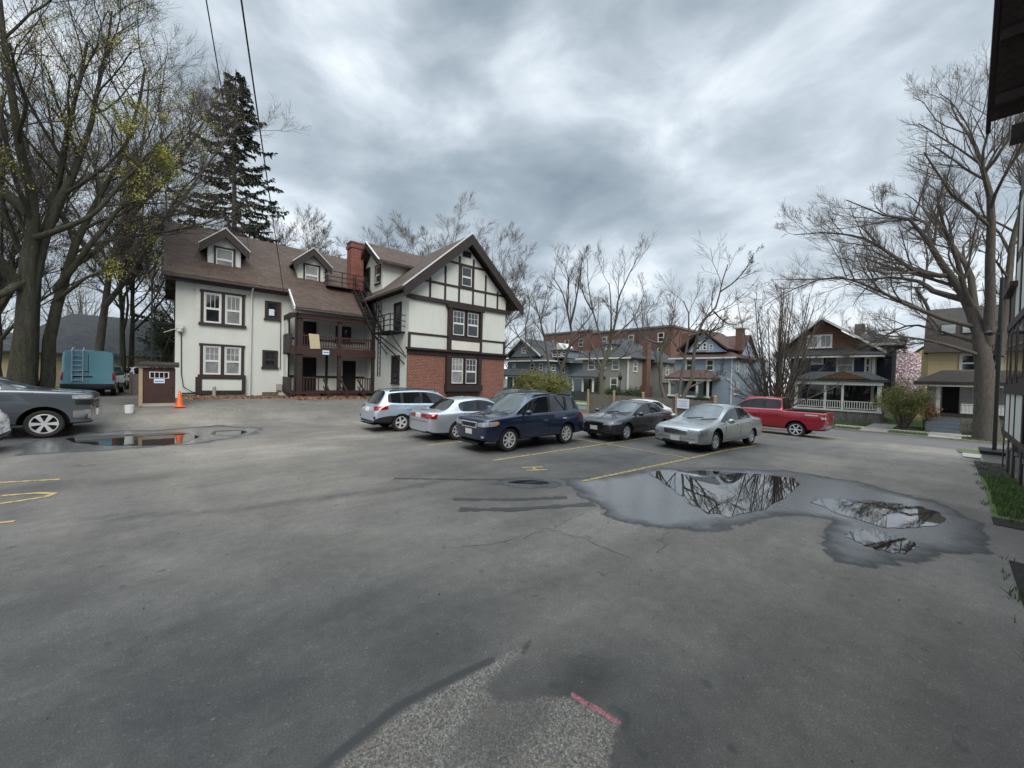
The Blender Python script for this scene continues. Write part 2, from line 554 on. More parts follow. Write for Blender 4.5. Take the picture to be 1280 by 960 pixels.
def copy_tree(o, parent=None):
    c = o.copy(); COL.objects.link(c)
    if parent is not None:
        c.parent = parent
    ORG[c.name] = ORG.get(o.name, (0, 0, 0))
    for ch in [k for k in bpy.data.objects if k.parent == o]:
        copy_tree(ch, c)
    return c


class Wall:
    """a vertical wall: 'v' faces -v at v = c, 'u' faces -u at u = c, 'U' faces +u; a runs along it, d stands proud of it"""
    def __init__(s, face, c):
        s.face, s.c = face, c
    def p(s, a, d, z):
        return (a, s.c - d, z) if s.face == 'v' else ((s.c - d, a, z) if s.face == 'u' else (s.c + d, a, z))
    def box(s, mb, a0, a1, d0, d1, z0, z1, m=0):
        return mb.box(s.p(a0, d0, z0), s.p(a1, d1, z1), m)


def window(wall, parent, a0, a1, z0, z1, casing='white_trim', cw=.10, sash='white_trim', sw=.055, pane='pane', d0=0., cols=1, rows=0, hung=True, sill=.05, name='window', flat=False):
    """casing > sash, pane; flat = one mesh with everything (used as a sub-part)"""
    mats = [casing, sash, pane]
    c = MB()
    wall.box(c, a0, a0 + cw, d0, d0 + .07, z0, z1); wall.box(c, a1 - cw, a1, d0, d0 + .07, z0, z1)
    wall.box(c, a0 + cw, a1 - cw, d0, d0 + .07, z1 - cw, z1); wall.box(c, a0 + cw, a1 - cw, d0, d0 + .07, z0, z0 + cw * .6)
    if sill:
        wall.box(c, a0 - .05, a1 + .05, d0, d0 + .12, z0 - sill, z0)
    b0, b1, y0, y1 = a0 + cw, a1 - cw, z0 + cw * .6, z1 - cw
    s = MB(); sm = 0
    if flat: s = c; sm = 1
    def fr(x0, x1, q0, q1, d):
        wall.box(s, x0, x0 + sw, d0, d, q0, q1, sm); wall.box(s, x1 - sw, x1, d0, d, q0, q1, sm)
        wall.box(s, x0 + sw, x1 - sw, d0, d, q1 - sw, q1, sm); wall.box(s, x0 + sw, x1 - sw, d0, d, q0, q0 + sw, sm)
    if hung:
        zm = (y0 + y1) / 2
        fr(b0, b1, zm - sw / 2, y1, d0 + .030); fr(b0, b1, y0, zm - sw / 2 - .002, d0 + .045)
        tops = zm
    else:
        fr(b0, b1, y0, y1, d0 + .035); tops = y0
    mw = .022
    for k in range(1, cols):
        x = b0 + sw + (b1 - b0 - 2 * sw) * k / cols
        wall.box(s, x - mw / 2, x + mw / 2, d0, d0 + .026, tops + sw * .6, y1 - sw, sm)
    for k in range(1, rows):
        z = tops + sw * .6 + (y1 - sw - tops - sw * .6) * k / rows
        wall.box(s, b0 + sw, b1 - sw, d0, d0 + .024, z - mw / 2, z + mw / 2, sm)
    g = MB(); gm = 0
    if flat: g = c; gm = 2
    wall.box(g, b0 + .004, b1 - .004, d0, d0 + .016, y0 + .004, y1 - .004, gm)
    if flat:
        return c.build(name, mats, parent)
    w = c.build(name, casing, parent)
    s.build('sash', sash, w); g.build('pane', pane, w)
    return w


def gable_roof(mb, a0, a1, rc, half, ze, zr, th=.18, along='u', m=0, ht2=None):
    """two sloped slabs; ridge at rc, running from a0 to a1"""
    for sgn in (-1, 1):
        poly = [(rc + sgn * half, ze), (rc, zr), (rc, zr + th), (rc + sgn * half, ze + th)]
        if along == 'u':
            mb.prism([(a0, p[0], p[1]) for p in poly], (a1 - a0, 0, 0), m)
        else:
            mb.prism([(p[0], a0, p[1]) for p in poly], (0, a1 - a0, 0), m)
    return mb


def hip(mb, u0, u1, v0, v1, ze, zr, m=0, soff=.12, ridge='v', inset=None):
    """hip roof with a thin eave slab"""
    mb.box((u0, v0, ze - soff), (u1, v1, ze), m)
    if ridge == 'v':
        i = (u1 - u0) / 2 if inset is None else inset
        uc = (u0 + u1) / 2
        r = [(uc, v0 + i, zr), (uc, v1 - i, zr)]
        mb.add([(u0, v0, ze + .002), (u1, v0, ze + .002), (u1, v1, ze + .002), (u0, v1, ze + .002)] + r, [(0, 1, 4), (1, 2, 5, 4), (2, 3, 5), (3, 0, 4, 5)], m)
    else:
        i = (v1 - v0) / 2 if inset is None else inset
        vc = (v0 + v1) / 2
        r = [(u0 + i, vc, zr), (u1 - i, vc, zr)]
        mb.add([(u0, v0, ze + .002), (u1, v0, ze + .002), (u1, v1, ze + .002), (u0, v1, ze + .002)] + r, [(0, 1, 5, 4), (1, 2, 5), (2, 3, 4, 5), (3, 0, 4)], m)
    return mb
# ------------------------------------------------------------------ ground
rng0 = np.random.default_rng(3)


def poly_sd(U, V, poly):
    """signed distance to a polygon, positive inside"""
    P = np.array(poly, float); Q = np.roll(P, -1, 0)
    d = np.full(U.shape, 1e9); ins = np.zeros(U.shape, bool)
    for (x0, y0), (x1, y1) in zip(P, Q):
        ex, ey = x1 - x0, y1 - y0
        t = np.clip(((U - x0) * ex + (V - y0) * ey) / (ex * ex + ey * ey + 1e-12), 0, 1)
        d = np.minimum(d, np.hypot(U - x0 - t * ex, V - y0 - t * ey))
        c = ((y0 > V) != (y1 > V))
        with np.errstate(divide='ignore', invalid='ignore'):
            ins ^= c & (U < (x1 - x0) * (V - y0) / (y1 - y0 + 1e-12) + x0)
    return np.where(ins, d, -d)


def seg_d(U, V, pts):
    d = np.full(U.shape, 1e9)
    for (x0, y0), (x1, y1) in zip(pts[:-1], pts[1:]):
        ex, ey = x1 - x0, y1 - y0
        t = np.clip(((U - x0) * ex + (V - y0) * ey) / (ex * ex + ey * ey + 1e-12), 0, 1)
        d = np.minimum(d, np.hypot(U - x0 - t * ex, V - y0 - t * ey))
    return d


WET = [[(6.5, 5.75), (5.7, 4.3), (5.25, 3.7), (5.5, 2.8), (6.3, 2.25), (7.5, 2.0), (8.15, 1.65), (8.2, 1.3), (6.95, 1.2), (6.4, .85), (6.75, .4),
        (7.9, 0.0), (8.5, -.45), (10.2, -.45), (11.3, .0), (12.2, 1.5), (12.1, 2.8), (11.0, 3.9), (9.4, 5.05), (8.0, 5.2)],
       [(-3.0, 15.2), (-1.6, 14.9), (.6, 14.9), (2.1, 16.2), (2.7, 18.0), (1.2, 19.3), (-.6, 19.0), (-2.6, 19.2), (-3.4, 17.5)],
       [(4.9, 6.5), (5.3, 5.6), (6.3, 5.2), (6.3, 6.0), (5.7, 6.6)]]
us = np.concatenate([[-500, -200, -90, -45, -28, -18], np.arange(-12, -.3, .2), np.arange(-.3, 2.5, .035), np.arange(2.5, 40, .2), [41, 44, 48, 53, 60, 75, 100, 180, 400, 700]])
vs_ = np.concatenate([[-300, -120, -50, -25, -14], np.arange(-8, .6, .2), np.arange(.6, 2.7, .035), np.arange(2.7, 31, .2), [32, 35, 40, 48, 60, 90, 180, 400, 700]])
UU, VV = np.meshgrid(us, vs_, indexing='ij')
ZZ = gz(UU, VV)
nu, nv = UU.shape
gv = np.stack([UU, VV, ZZ], -1).reshape(-1, 3)
ii = (np.arange(nu - 1)[:, None] * nv + np.arange(nv - 1)[None]).reshape(-1)
gf = np.stack([ii, ii + nv, ii + nv + 1, ii + 1], 1)
gme = bpy.data.meshes.new('ground')
gme.from_pydata(gv.tolist(), [], gf.tolist())
gme.materials.append(MATS['asphalt'])
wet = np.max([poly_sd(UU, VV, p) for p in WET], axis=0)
dust = np.zeros(UU.shape)
for (u, v, ru, rv, a) in ((2.5, 13.0, 3.0, 2.5, .9), (4.5, 4.0, 3.0, 2.0, .55), (5.0, 1.5, 2.2, 1.3, .7), (13.5, 2.2, 4.0, 2.2, .9), (20, 1.0, 5.0, 1.8, .8), (0.5, 20.5, 4, 2.0, .8),
                          (2.3, 8.5, 1.8, 2.6, .5), (3.0, 2.2, 1.5, 1.0, .45), (6.5, 17.5, 4, 2, .6), (3.5, .5, 3, .8, .5)):
    dust = np.maximum(dust, a * np.exp(-((UU - u) / ru) ** 2 - ((VV - v) / rv) ** 2))
# pale arcs where cars swing round
for (cu, cv, r, w, a) in ((5.0, 9.5, 5.0, .35, .45), (4.6, 9.8, 6.1, .25, .35), (1.5, 3.5, 4.2, .4, .3)):
    rr = np.hypot(UU - cu, VV - cv)
    dust = np.maximum(dust, a * np.exp(-((rr - r) / w) ** 2) * (UU < cu))
dark = np.zeros(UU.shape)  # darker asphalt tone, plus shade painted in under and around the parked cars
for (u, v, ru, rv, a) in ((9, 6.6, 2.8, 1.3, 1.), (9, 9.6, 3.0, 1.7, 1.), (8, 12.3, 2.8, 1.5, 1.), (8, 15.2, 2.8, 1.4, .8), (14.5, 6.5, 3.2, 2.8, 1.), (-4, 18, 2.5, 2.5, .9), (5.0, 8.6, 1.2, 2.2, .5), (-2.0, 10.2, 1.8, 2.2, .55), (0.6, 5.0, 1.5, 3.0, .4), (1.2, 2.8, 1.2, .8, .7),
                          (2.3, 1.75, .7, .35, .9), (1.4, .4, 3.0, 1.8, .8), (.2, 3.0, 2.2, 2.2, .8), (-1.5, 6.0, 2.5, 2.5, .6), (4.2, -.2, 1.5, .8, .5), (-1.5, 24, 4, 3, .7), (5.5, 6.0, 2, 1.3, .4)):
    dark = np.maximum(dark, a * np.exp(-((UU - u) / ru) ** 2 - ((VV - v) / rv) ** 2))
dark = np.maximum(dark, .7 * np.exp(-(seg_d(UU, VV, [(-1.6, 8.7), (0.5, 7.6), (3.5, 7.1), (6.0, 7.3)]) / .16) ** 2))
PATCH = [(-.05, 1.95), (.68, 2.26), (1.14, 2.36), (1.55, 2.345), (2.17, 2.325), (2.20, 2.25), (1.92, 2.215), (1.70, 2.18), (1.70, 2.0), (1.95, 1.86), (2.12, 1.72), (2.19, 1.37), (1.9, 1.25), (1.2, .9), (.3, 1.1)]
patch = poly_sd(UU, VV, PATCH)
seam = np.maximum(.034 - seg_d(UU, VV, [(-.3, 1.86), (.3, 2.16), (.68, 2.31), (1.14, 2.41), (1.55, 2.385), (1.9, 2.345)]), np.maximum(.02 - seg_d(UU, VV, [(2.15, 2.25), (2.28, 2.31)]), .025 - seg_d(UU, VV, [(2.2, 1.33), (2.30, 1.36), (2.27, 1.48)])))
mark = .022 - np.minimum(seg_d(UU, VV, [(2.14, 1.72), (2.17, 1.58)]), seg_d(UU, VV, [(2.175, 1.56), (2.205, 1.385)]))
smear = np.exp(-((UU - 1.62) / .40) ** 2 - ((VV - 1.85) / .22) ** 2)
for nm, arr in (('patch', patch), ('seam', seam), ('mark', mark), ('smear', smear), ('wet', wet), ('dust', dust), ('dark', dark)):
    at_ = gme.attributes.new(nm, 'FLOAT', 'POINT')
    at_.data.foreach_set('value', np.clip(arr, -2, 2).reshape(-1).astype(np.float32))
gme.polygons.foreach_set('use_smooth', [True] * len(gme.polygons))
ground = bpy.data.objects.new('ground', gme)
COL.objects.link(ground)
ground.rotation_euler = (0, 0, ROT)
tagobj(ground, kind='structure')


def sheet(name, poly, m, dz, step=.6, **tags):
    """a thin sheet following the ground inside a convex-ish quad (4 corners)"""
    a, b, c, d = [np.array(p, float) for p in poly]
    nx = max(1, int(max(np.linalg.norm(b - a), np.linalg.norm(c - d)) / step)); ny = max(1, int(max(np.linalg.norm(d - a), np.linalg.norm(c - b)) / step))
    s, t = np.meshgrid(np.linspace(0, 1, nx + 1), np.linspace(0, 1, ny + 1), indexing='ij')
    s = s[..., None]; t = t[..., None]
    P = (1 - s) * (1 - t) * a + s * (1 - t) * b + s * t * c + (1 - s) * t * d
    z = gz(P[..., 0], P[..., 1]) + dz
    V = np.concatenate([P, z[..., None]], -1).reshape(-1, 3)
    i = (np.arange(nx)[:, None] * (ny + 1) + np.arange(ny)[None]).reshape(-1)
    F = np.stack([i, i + ny + 1, i + ny + 2, i + 1], 1)
    mb = MB(); mb.add(V.tolist(), F.tolist())
    return mb.build(name, m, recalc=False, **tags)


def blob(pts, n=160, rough=.12, seed=0, freq=(9, 21)):
    """closed wobbly outline through the given points"""
    r = np.random.default_rng(seed)
    P = np.array(pts, float); k = len(P)
    t = np.linspace(0, k, n, endpoint=False); i = t.astype(int); f = (t - i)[:, None]
    p0, p1, p2, p3 = P[(i - 1) % k], P[i % k], P[(i + 1) % k], P[(i + 2) % k]
    C = .5 * ((2 * p1) + (-p0 + p2) * f + (2 * p0 - 5 * p1 + 4 * p2 - p3) * f ** 2 + (-p0 + 3 * p1 - 3 * p2 + p3) * f ** 3)
    c = C.mean(0)
    th = np.linspace(0, 2 * PI, n, endpoint=False)
    w = sum(r.normal() * np.sin(q * th + r.uniform(0, 6)) / math.sqrt(q) for q in range(*freq))
    return c + (C - c) * (1 + rough * w * .5)[:, None]


def flat_poly(name, pts, z, m, **tags):
    mb = MB()
    mb.add([(p[0], p[1], z) for p in pts], [tuple(range(len(pts)))])
    o = mb.build(name, m, recalc=False, **tags)
    o.data.flip_normals() if o.data.polygons[0].normal.z < 0 else None
    return o


def puddle(pts, seed, rough=.1):
    return flat_poly('water', blob(pts, 220, rough, seed), .006, 'puddle_water', kind='structure')


puddle([(8.8, 4.8), (9.9, 4.35), (11.15, 2.7), (10.6, 2.25), (9.2, 2.15), (7.9, 2.2), (7.0, 2.5), (7.15, 3.1), (7.8, 3.75)], 5, .08)
puddle([(9.3, 1.75), (10.1, 1.3), (10.6, .55), (10.45, .12), (9.7, .06), (8.9, .4), (8.6, .8)], 11, .09)
puddle([(7.7, 1.02), (8.25, .82), (8.1, .3), (7.45, .4), (7.35, .7)], 17, .12)
puddle([(-2.6, 17.9), (-1.9, 16.3), (-1.1, 15.6), (-.1, 15.2), (.5, 16.4), (.1, 17.9), (-1.0, 18.2), (-1.9, 18.25)], 23, .1)
puddle([(.9, 16.9), (1.4, 16.3), (1.9, 16.9), (1.7, 17.7), (1.1, 17.8)], 29, .14)
puddle([(5.35, 6.2), (5.75, 5.75), (6.05, 5.65), (5.9, 6.05)], 31, .12)


# painted lines and marks (thin sheets on the asphalt)
def stripe(p, q, w=.10, m='yellow_paint', name='painted_line', dz=.006):
    p = np.array(p, float); q = np.array(q, float)
    d = (q - p) / np.linalg.norm(q - p); nrm = np.array([-d[1], d[0]]) * w / 2
    return sheet(name, [p - nrm, q - nrm, q + nrm, p + nrm], m, dz, 1.0, kind='structure')


stripe((6.45, 8.1), (11.25, 8.0)); stripe((11.3, 8.0), (16.6, 7.9))
stripe((6.75, 5.32), (11.4, 5.05)); stripe((11.46, 5.05), (16.4, 4.82))
stripe((11.3, 11.0), (11.4, 5.0), .09, dz=.010)
stripe((6.1, 11.08), (11.2, 10.95)); stripe((5.7, 13.6), (8.0, 13.6), .1, 'faded_paint')
stripe((5.6, 16.6), (9.5, 16.5), .1, 'faded_paint')
stripe((-6.4, 13.2), (-1.75, 11.55), .09); stripe((-6.0, 9.7), (-1.75, 8.78), .09)
stripe((-2.2, 7.15), (-1.72, 7.0), .12)
stripe((-1.85, 13.1), (-1.35, 12.85), .07, 'faded_paint')
stripe((-.3, 22.3), (2.2, 21.2), .1, 'faded_paint'); stripe((1.6, 22.6), (2.6, 22.1), .1, 'faded_paint')
stripe((3.9, 23.2), (5.1, 22.4), .1, 'faded_paint')


def strokes(name, lines, m, w=.07, dz=.006):
    mb = MB()
    for k, ln in enumerate(lines):
        for (p, q) in zip(ln[:-1], ln[1:]):
            p = np.array(p); q = np.array(q); d = (q - p) / np.linalg.norm(q - p); n = np.array([-d[1], d[0]]) * w / 2
            p = p - d * w * .2; q = q + d * w * .2
            k += .13
            mb.add([(*(p - n), dz + k * .0007), (*(q - n), dz + k * .0007), (*(q + n), dz + k * .0007), (*(p + n), dz + k * .0007)], [(0, 1, 2, 3)])
    return mb.build(name, m, recalc=False, kind='structure')


strokes('painted_digit', [[(-2.25, 10.62), (-1.85, 10.52), (-1.64, 10.33), (-1.70, 10.13), (-1.95, 10.06), (-2.3, 10.02)]], 'yellow_paint', .09)
strokes('painted_letter', [[(6.52, 7.02), (6.98, 6.80)], [(6.42, 6.74), (6.88, 6.52)], [(6.75, 6.91), (6.65, 6.63)]], 'yellow_paint', .09)


def crack(pts, seed, w=.008, jit=.035, m='crack', nm='crack', z=.005):
    r = np.random.default_rng(seed)
    P = [np.array(pts[0], float)]
    for a, b in zip(pts[:-1], pts[1:]):
        a = np.array(a, float); b = np.array(b, float)
        n = max(3, int(np.linalg.norm(b - a) / .09))
        for k in range(1, n + 1):
            P.append(a + (b - a) * k / n + r.normal(0, jit, 2))
    mb = MB(); vs = []
    for i, p in enumerate(P):
        d = P[min(i + 1, len(P) - 1)] - P[max(i - 1, 0)]
        d /= np.linalg.norm(d) + 1e-9
        n = np.array([-d[1], d[0]]) * w * r.uniform(.35, 1.2) / 2
        zz = z + float(gz(p[0], p[1])); vs += [(*(p - n), zz), (*(p + n), zz)]
    mb.add(vs, [(2 * i, 2 * i + 2, 2 * i + 3, 2 * i + 1) for i in range(len(P) - 1)])
    return mb.build(nm, m, recalc=False, kind='structure')


crack([(2.6, 4.3), (3.2, 4.0), (4.2, 3.9), (5.2, 4.05)], 1)
crack([(5.55, 2.85), (5.1, 2.55), (4.7, 2.5)], 3)
crack([(4.2, 3.9), (4.4, 3.2), (4.3, 2.7)], 4, .008)

for k_, (pts_, w_) in enumerate((([(3.55, 7.9), (4.6, 7.05), (5.7, 6.2)], .11), ([(3.8, 5.95), (4.7, 5.25), (5.6, 4.75)], .17), ([(3.6, 5.42), (4.3, 4.88), (5.7, 4.2)], .22))):
    crack(pts_, 40 + k_, w_, .012, 'damp', 'damp_streak', .004)

# street, kerbs, verges, pavements beyond the fence
def strip(name, u0, u1, v0, v1, m, dz, step=1.5):
    return sheet(name, [(u0, v0), (u1, v0), (u1, v1), (u0, v1)], m, dz, step, kind='structure')


strip('road', 27.2, 35.8, -60, 140, 'street', .008, 2.5)
strip('lawn', 35.96, 38.0, -60, 140, 'lawn', .10, 2.5)
strip('pavement', 38.0, 39.5, -60, 140, 'concrete', .115, 2.5)
strip('lawn', 39.5, 80, -60, 140, 'lawn', .09, 4)
kb = MB()
for k in range(67):
    v = -60 + 3 * k
    kb.box((35.8, v + .01, -1.0), (35.96, v + 2.99, -.9 + .13))
kb.build('kerb', 'old_concrete', kind='structure')
strip('lawn', 25.2, 27.0, 9.4, 140, 'lawn', .03, 1.8)
strip('lawn', 21.2, 25.2, 19.5, 140, 'lawn', .03, 2)
strip('lawn', 8.5, 21.2, 23.5, 140, 'lawn', .02, 3)
strip('lawn', -40, 8.5, 37.5, 140, 'lawn', .02, 3)
strip('lawn', -80, -5.6, 24.0, 37.5, 'mulch', .02, 3)
kb = MB()
for k in range(44):
    v = 5.0 + 3 * k
    z = float(gz(27.1, v))
    kb.box((27.0, v + .01, z - .2), (27.2, v + 2.99, z + .13))
kb.build('kerb', 'old_concrete', kind='structure')
# paths from the pavement to the porches
strip('path', 35.96, 44.3, 2.9, 4.3, 'old_concrete', .124, 1.2)
strip('path', 35.96, 43.0, -.4, 1.0, 'concrete', .126, 1.2)
# planting strip by the right-hand house
strip('lawn', 13.6, 16.4, -1.6, -.52, 'lawn', .014, .4)
strip('lawn', 10.9, 13.6, -1.6, -.52, 'lawn', .014, .4)
strip('mulch', 16.4, 21.0, -1.6, -.52, 'mulch', .012, .4)
strip('mulch', 10.3, 10.9, -1.6, -.50, 'mulch', .012, .3)
strip('mulch', 5.0, 8.3, -1.6, -.54, 'mulch', .012, .4)
strip('lawn', 5.2, 7.6, -1.6, -.72, 'lawn', .017, .4)
strip('pavement', 22.3, 24.6, -1.6, -.3, 'concrete', .03, .6)
strip('lawn', 24.6, 27.0, -1.6, -.2, 'lawn', .04, .6)

def scatter_cards(name, m, pts, size, kind='stuff', upright=False, parent=None, seed=1, tri=False, aspect=.6):
    """many small leaf faces (or grass blades) at the given (u, v, z) points"""
    r = np.random.default_rng(seed)
    P = np.asarray(pts, float); n = len(P)
    s = size * r.uniform(.6, 1.3, n)[:, None]
    if upright:
        a = r.uniform(0, 2 * PI, n)
        d = np.stack([np.cos(a), np.sin(a), 0 * a], 1) * s * .10
        t = np.stack([r.normal(0, .35, n), r.normal(0, .35, n), np.ones(n)], 1) * s
        V = np.stack([P - d, P + d, P + t], 1).reshape(-1, 3)
        F = np.arange(3 * n).reshape(n, 3)
    else:
        a = r.normal(0, 1, (n, 3)); a /= np.linalg.norm(a, axis=1)[:, None]
        b = r.normal(0, 1, (n, 3)); b -= (a * b).sum(1)[:, None] * a; b /= np.linalg.norm(b, axis=1)[:, None]
        a = a * s; b = b * s * aspect
        if tri:
            V = np.stack([P - b, P + b, P + 1.6 * a], 1).reshape(-1, 3)
            F = np.arange(3 * n).reshape(n, 3)
        else:
            V = np.stack([P - a * .5, P + b * .5, P + a * .5, P - b * .5], 1).reshape(-1, 3)
            F = np.arange(4 * n).reshape(n, 4)
    me = bpy.data.meshes.new(name)
    o3 = ORG[parent.name] if parent is not None else (float(P[:, 0].mean()), float(P[:, 1].mean()), float(P[:, 2].min()))
    me.from_pydata((V - np.array(o3)).tolist(), [], F.tolist())
    me.materials.append(MATS[m])
    o = bpy.data.objects.new(name, me)
    COL.objects.link(o)
    ORG[o.name] = o3
    if parent is not None:
        o.parent = parent
    else:
        o.location = (*xy(o3[0], o3[1]), o3[2]); o.rotation_euler = (0, 0, ROT)
        if kind: o['kind'] = kind
    return o


def rnd_on(u0, u1, v0, v1, n, dz=0., seed=0):
    r = np.random.default_rng(seed)
    u = r.uniform(u0, u1, n); v = r.uniform(v0, v1, n)
    return np.stack([u, v, gz(u, v) + dz], 1)


_sp = rnd_on(10.4, 20.5, -1.5, -.42, 5000, .01, 21)
_sp = _sp[(np.sin(_sp[:, 0] * 5.1) * np.sin(_sp[:, 1] * 9 + _sp[:, 0] * 2.3) > .35)]
_sp2 = rnd_on(5.0, 8.3, -1.5, -.45, 2500, .01, 22)
_sp2 = _sp2[(np.sin(_sp2[:, 0] * 6.1) * np.sin(_sp2[:, 1] * 9 + _sp2[:, 0] * 2.3) > .2)]
tagobj(scatter_cards('grass', 'grass_blade', np.concatenate([_sp, _sp2, rnd_on(11.0, 16.3, -1.5, -.58, 11000, .012, 1), rnd_on(5.2, 7.6, -1.5, -.72, 5000, .014, 2)]), .07, upright=True), 'short green grass in the bed along the dark timbered house', 'grass')
_g = np.concatenate([rnd_on(36.0, 38.0, -3, 8, 9000, .1, 3), rnd_on(39.5, 43.5, -3, 9, 14000, .09, 4)])
_g = _g[~(((_g[:, 1] > 2.85) & (_g[:, 1] < 4.35)) | ((_g[:, 1] > -.45) & (_g[:, 1] < 1.05)))]
tagobj(scatter_cards('grass', 'grass_blade', _g, .10, upright=True), 'spring grass on the lawns across the street', 'grass')
def _hug(n, seed):
    r = np.random.default_rng(seed)
    u = r.uniform(.2, 9.6, n); base = np.where(u < 4.9, 27.0, 25.2)
    v = base - np.abs(r.normal(0, .55, n)) - .05
    return np.stack([u, v, gz(u, v) + .02 + np.abs(r.normal(0, .03, n))], 1)
tagobj(scatter_cards('leaf_litter', 'dead_leaf', _hug(7500, 5), .14), 'brown fallen leaves drifted along the foot of the stucco house', 'leaves')
tagobj(scatter_cards('debris', 'old_concrete', np.concatenate([rnd_on(1, 12, -.2, 6, 260, .006, 8), rnd_on(-1, 5, 2, 14, 160, .006, 9)]), .022), 'scattered grit and bits of litter on the asphalt', 'debris')

# ------------------------------------------------------------------ the timbered house
H = thing('timbered_house', 'large white stucco house with brown half timbering, brick ground floor and steep brown roof', 'house', 9.9, 20.5, .4)
GS = .89                                             # slope of the front gable roof
# gable wing
b = MB()
b.box((9.9, 20.5, 3.6), (17.05, 36, 6.75))
b.prism([(9.9, 20.5, 6.75), (17.05, 20.5, 6.75), (17.05, 20.5, 7.55), (13.75, 20.5, 10.5), (9.9, 20.5, 7.05)], (0, 15.5, 0))
b.box((9.9, 20.62, .0), (10.2, 36, 3.6))
b.build('wall', 'stucco', H)
b = MB()
b.box((10.2, 20.50, -.3), (17.05, 36, 3.6)); b.box((9.885, 20.48, -.3), (10.2, 20.62, 3.6))
b.build('brick_wall', 'brick', H)
F = Wall('v', 20.5)
t = MB()
F.box(t, 9.8, 17.15, 0, .10, 3.48, 3.72); F.box(t, 9.72, 17.25, 0, .26, 3.72, 3.84)        # ledge over the brick
F.box(t, 9.86, 10.02, 0, .04, 3.84, 4.72); F.box(t, 16.9, 17.07, 0, .04, 3.84, 4.72)
F.box(t, 10.02, 12.42, 0, .04, 4.60, 4.72); F.box(t, 14.92, 16.9, 0, .04, 4.58, 4.70)
F.box(t, 9.7, 17.4, 0, .16, 6.62, 6.86)                                                        # beam under the gable
F.box(t, 10.4, 17.0, 0, .05, 7.76, 7.88); F.box(t, 12.0, 15.5, 0, .05, 9.22, 9.33)
for x, z1 in ((11.2, 8.05), (12.22, 8.95), (13.22, 9.75), (14.28, 9.75), (15.28, 8.95), (16.3, 8.05)):
    F.box(t, x - .06, x + .06, 0, .045, 6.86, z1)
t.build('half_timbering', 'timber', H)
# shallow bay round the first-floor window
b = MB()
F.box(b, 12.42, 12.60, 0, .28, 3.84, 6.6); F.box(b, 14.76, 14.92, 0, .28, 3.84, 6.6)
F.box(b, 12.60, 14.76, 0, .26, 4.45, 4.72, 0); F.box(b, 12.3, 15.05, 0, .30, 6.42, 6.62)
F.box(b, 12.6, 14.76, 0, .12, 4.72, 6.42, 0)
bay = b.build('bay', 'timber', H)
b = MB(); F.box(b, 12.62, 14.74, .0, .245, 3.88, 4.44); b.build('bay_panel', 'stucco_panel', bay)
for x0 in (12.66, 13.74):
    window(F, H, x0, x0 + .98, 4.76, 6.38, 'timber', .07, d0=.125, cols=3, rows=2, sill=0)
b = MB()
F.box(b, 12.35, 12.62, 0, .24, 1.72, 3.48); F.box(b, 14.7, 14.95, 0, .24, 1.72, 3.48)
F.box(b, 12.62, 14.7, 0, .10, 1.72, 3.48); F.box(b, 12.3, 15.0, 0, .34, 1.30, 1.72); F.box(b, 12.45, 14.85, 0, .2, 1.12, 1.30)
b.build('bay', 'timber', H)
for i, x0 in enumerate((12.66, 13.70)):
    window(F, H, x0, x0 + .96, 1.76, 3.44, 'timber', .06, d0=.105, cols=3, rows=2, sill=0, pane='pane_blind' if i == 0 else 'pane')
window(F, H, 13.31, 14.19, 7.92, 9.22, 'timber', .06, d0=.02, sill=0)
b = MB(); F.box(b, 13.45, 14.05, 0, .06, 9.8, 10.15); b.build('attic_vent', 'dark_void', H)
# roof of the gable wing, bargeboards
b = MB()
gable_roof(b, 19.95, 36.2, 13.73, 4.42, 7.02, 10.95, .16, 'v')
b.build('roof', 'shingle_u', H)
for sgn in (-1, 1):
    b = MB()
    e = 13.73 + sgn * 4.46
    dx = sgn * .0
    b.prism([(e, 19.86, 7.12), (13.73, 19.86, 11.10), (13.73, 19.86, 10.45), (e - sgn * .05, 19.86, 6.55)], (0, .085, 0))
    b.build('bargeboard', 'timber', H)
b = MB()
for sgn in (-1,):
    e = 13.73 + sgn * 4.5
    b.prism([(e, 19.84, 7.11), (13.73, 19.84, 11.12), (13.73, 19.84, 11.20), (e, 19.84, 7.19)], (0, .12, 0))
b.build('roof_edge', 'flashing', H)
b = MB(); b.tube([(9.27, 19.95, 7.0), (9.27, 26.6, 7.0)], .07, 8); b.build('gutter', 'timber', H)
# side wall openings facing the yard
S = Wall('u', 9.9)
window(S, H, 21.45, 22.45, 4.72, 6.55, 'timber', .1, 'timber', .06, sill=0, name='door')
window(S, H, 21.55, 22.65, 1.7, 3.4, 'timber', .12, 'timber', .06)
# big dormer on the slope facing the yard
D = MB()
vc = 26.45
D.prism([(10.05, 24.75, 7.6), (10.05, 28.15, 7.6), (10.05, 28.15, 9.6), (10.05, vc, 10.85), (10.05, 24.75, 9.6)], (3.4, 0, 0))
dor = D.build('dormer', 'stucco', H)
b = MB(); gable_roof(b, 9.55, 13.6, vc, 2.3, 9.42, 11.02, .15, 'u'); b.build('dormer_roof', 'shingle_v', dor)
b = MB()
for sgn in (-1, 1):
    b.prism([(9.5, vc + sgn * 2.32, 9.50), (9.5, vc, 11.16), (9.5, vc, 10.78), (9.5, vc + sgn * 2.30, 9.12)], (.07, 0, 0))
b.build('dormer_bargeboard', 'timber', dor)
b = MB(); b.prism([(9.47, vc - 2.34, 9.52), (9.47, vc, 11.19), (9.47, vc, 11.25), (9.47, vc - 2.34, 9.58)], (.1, 0, 0)); b.build('dormer_flashing', 'flashing', dor)
DW = Wall('u', 10.05)
window(DW, dor, 25.05, 25.95, 8.3, 9.55, 'timber', .08, flat=True, name='dormer_window')
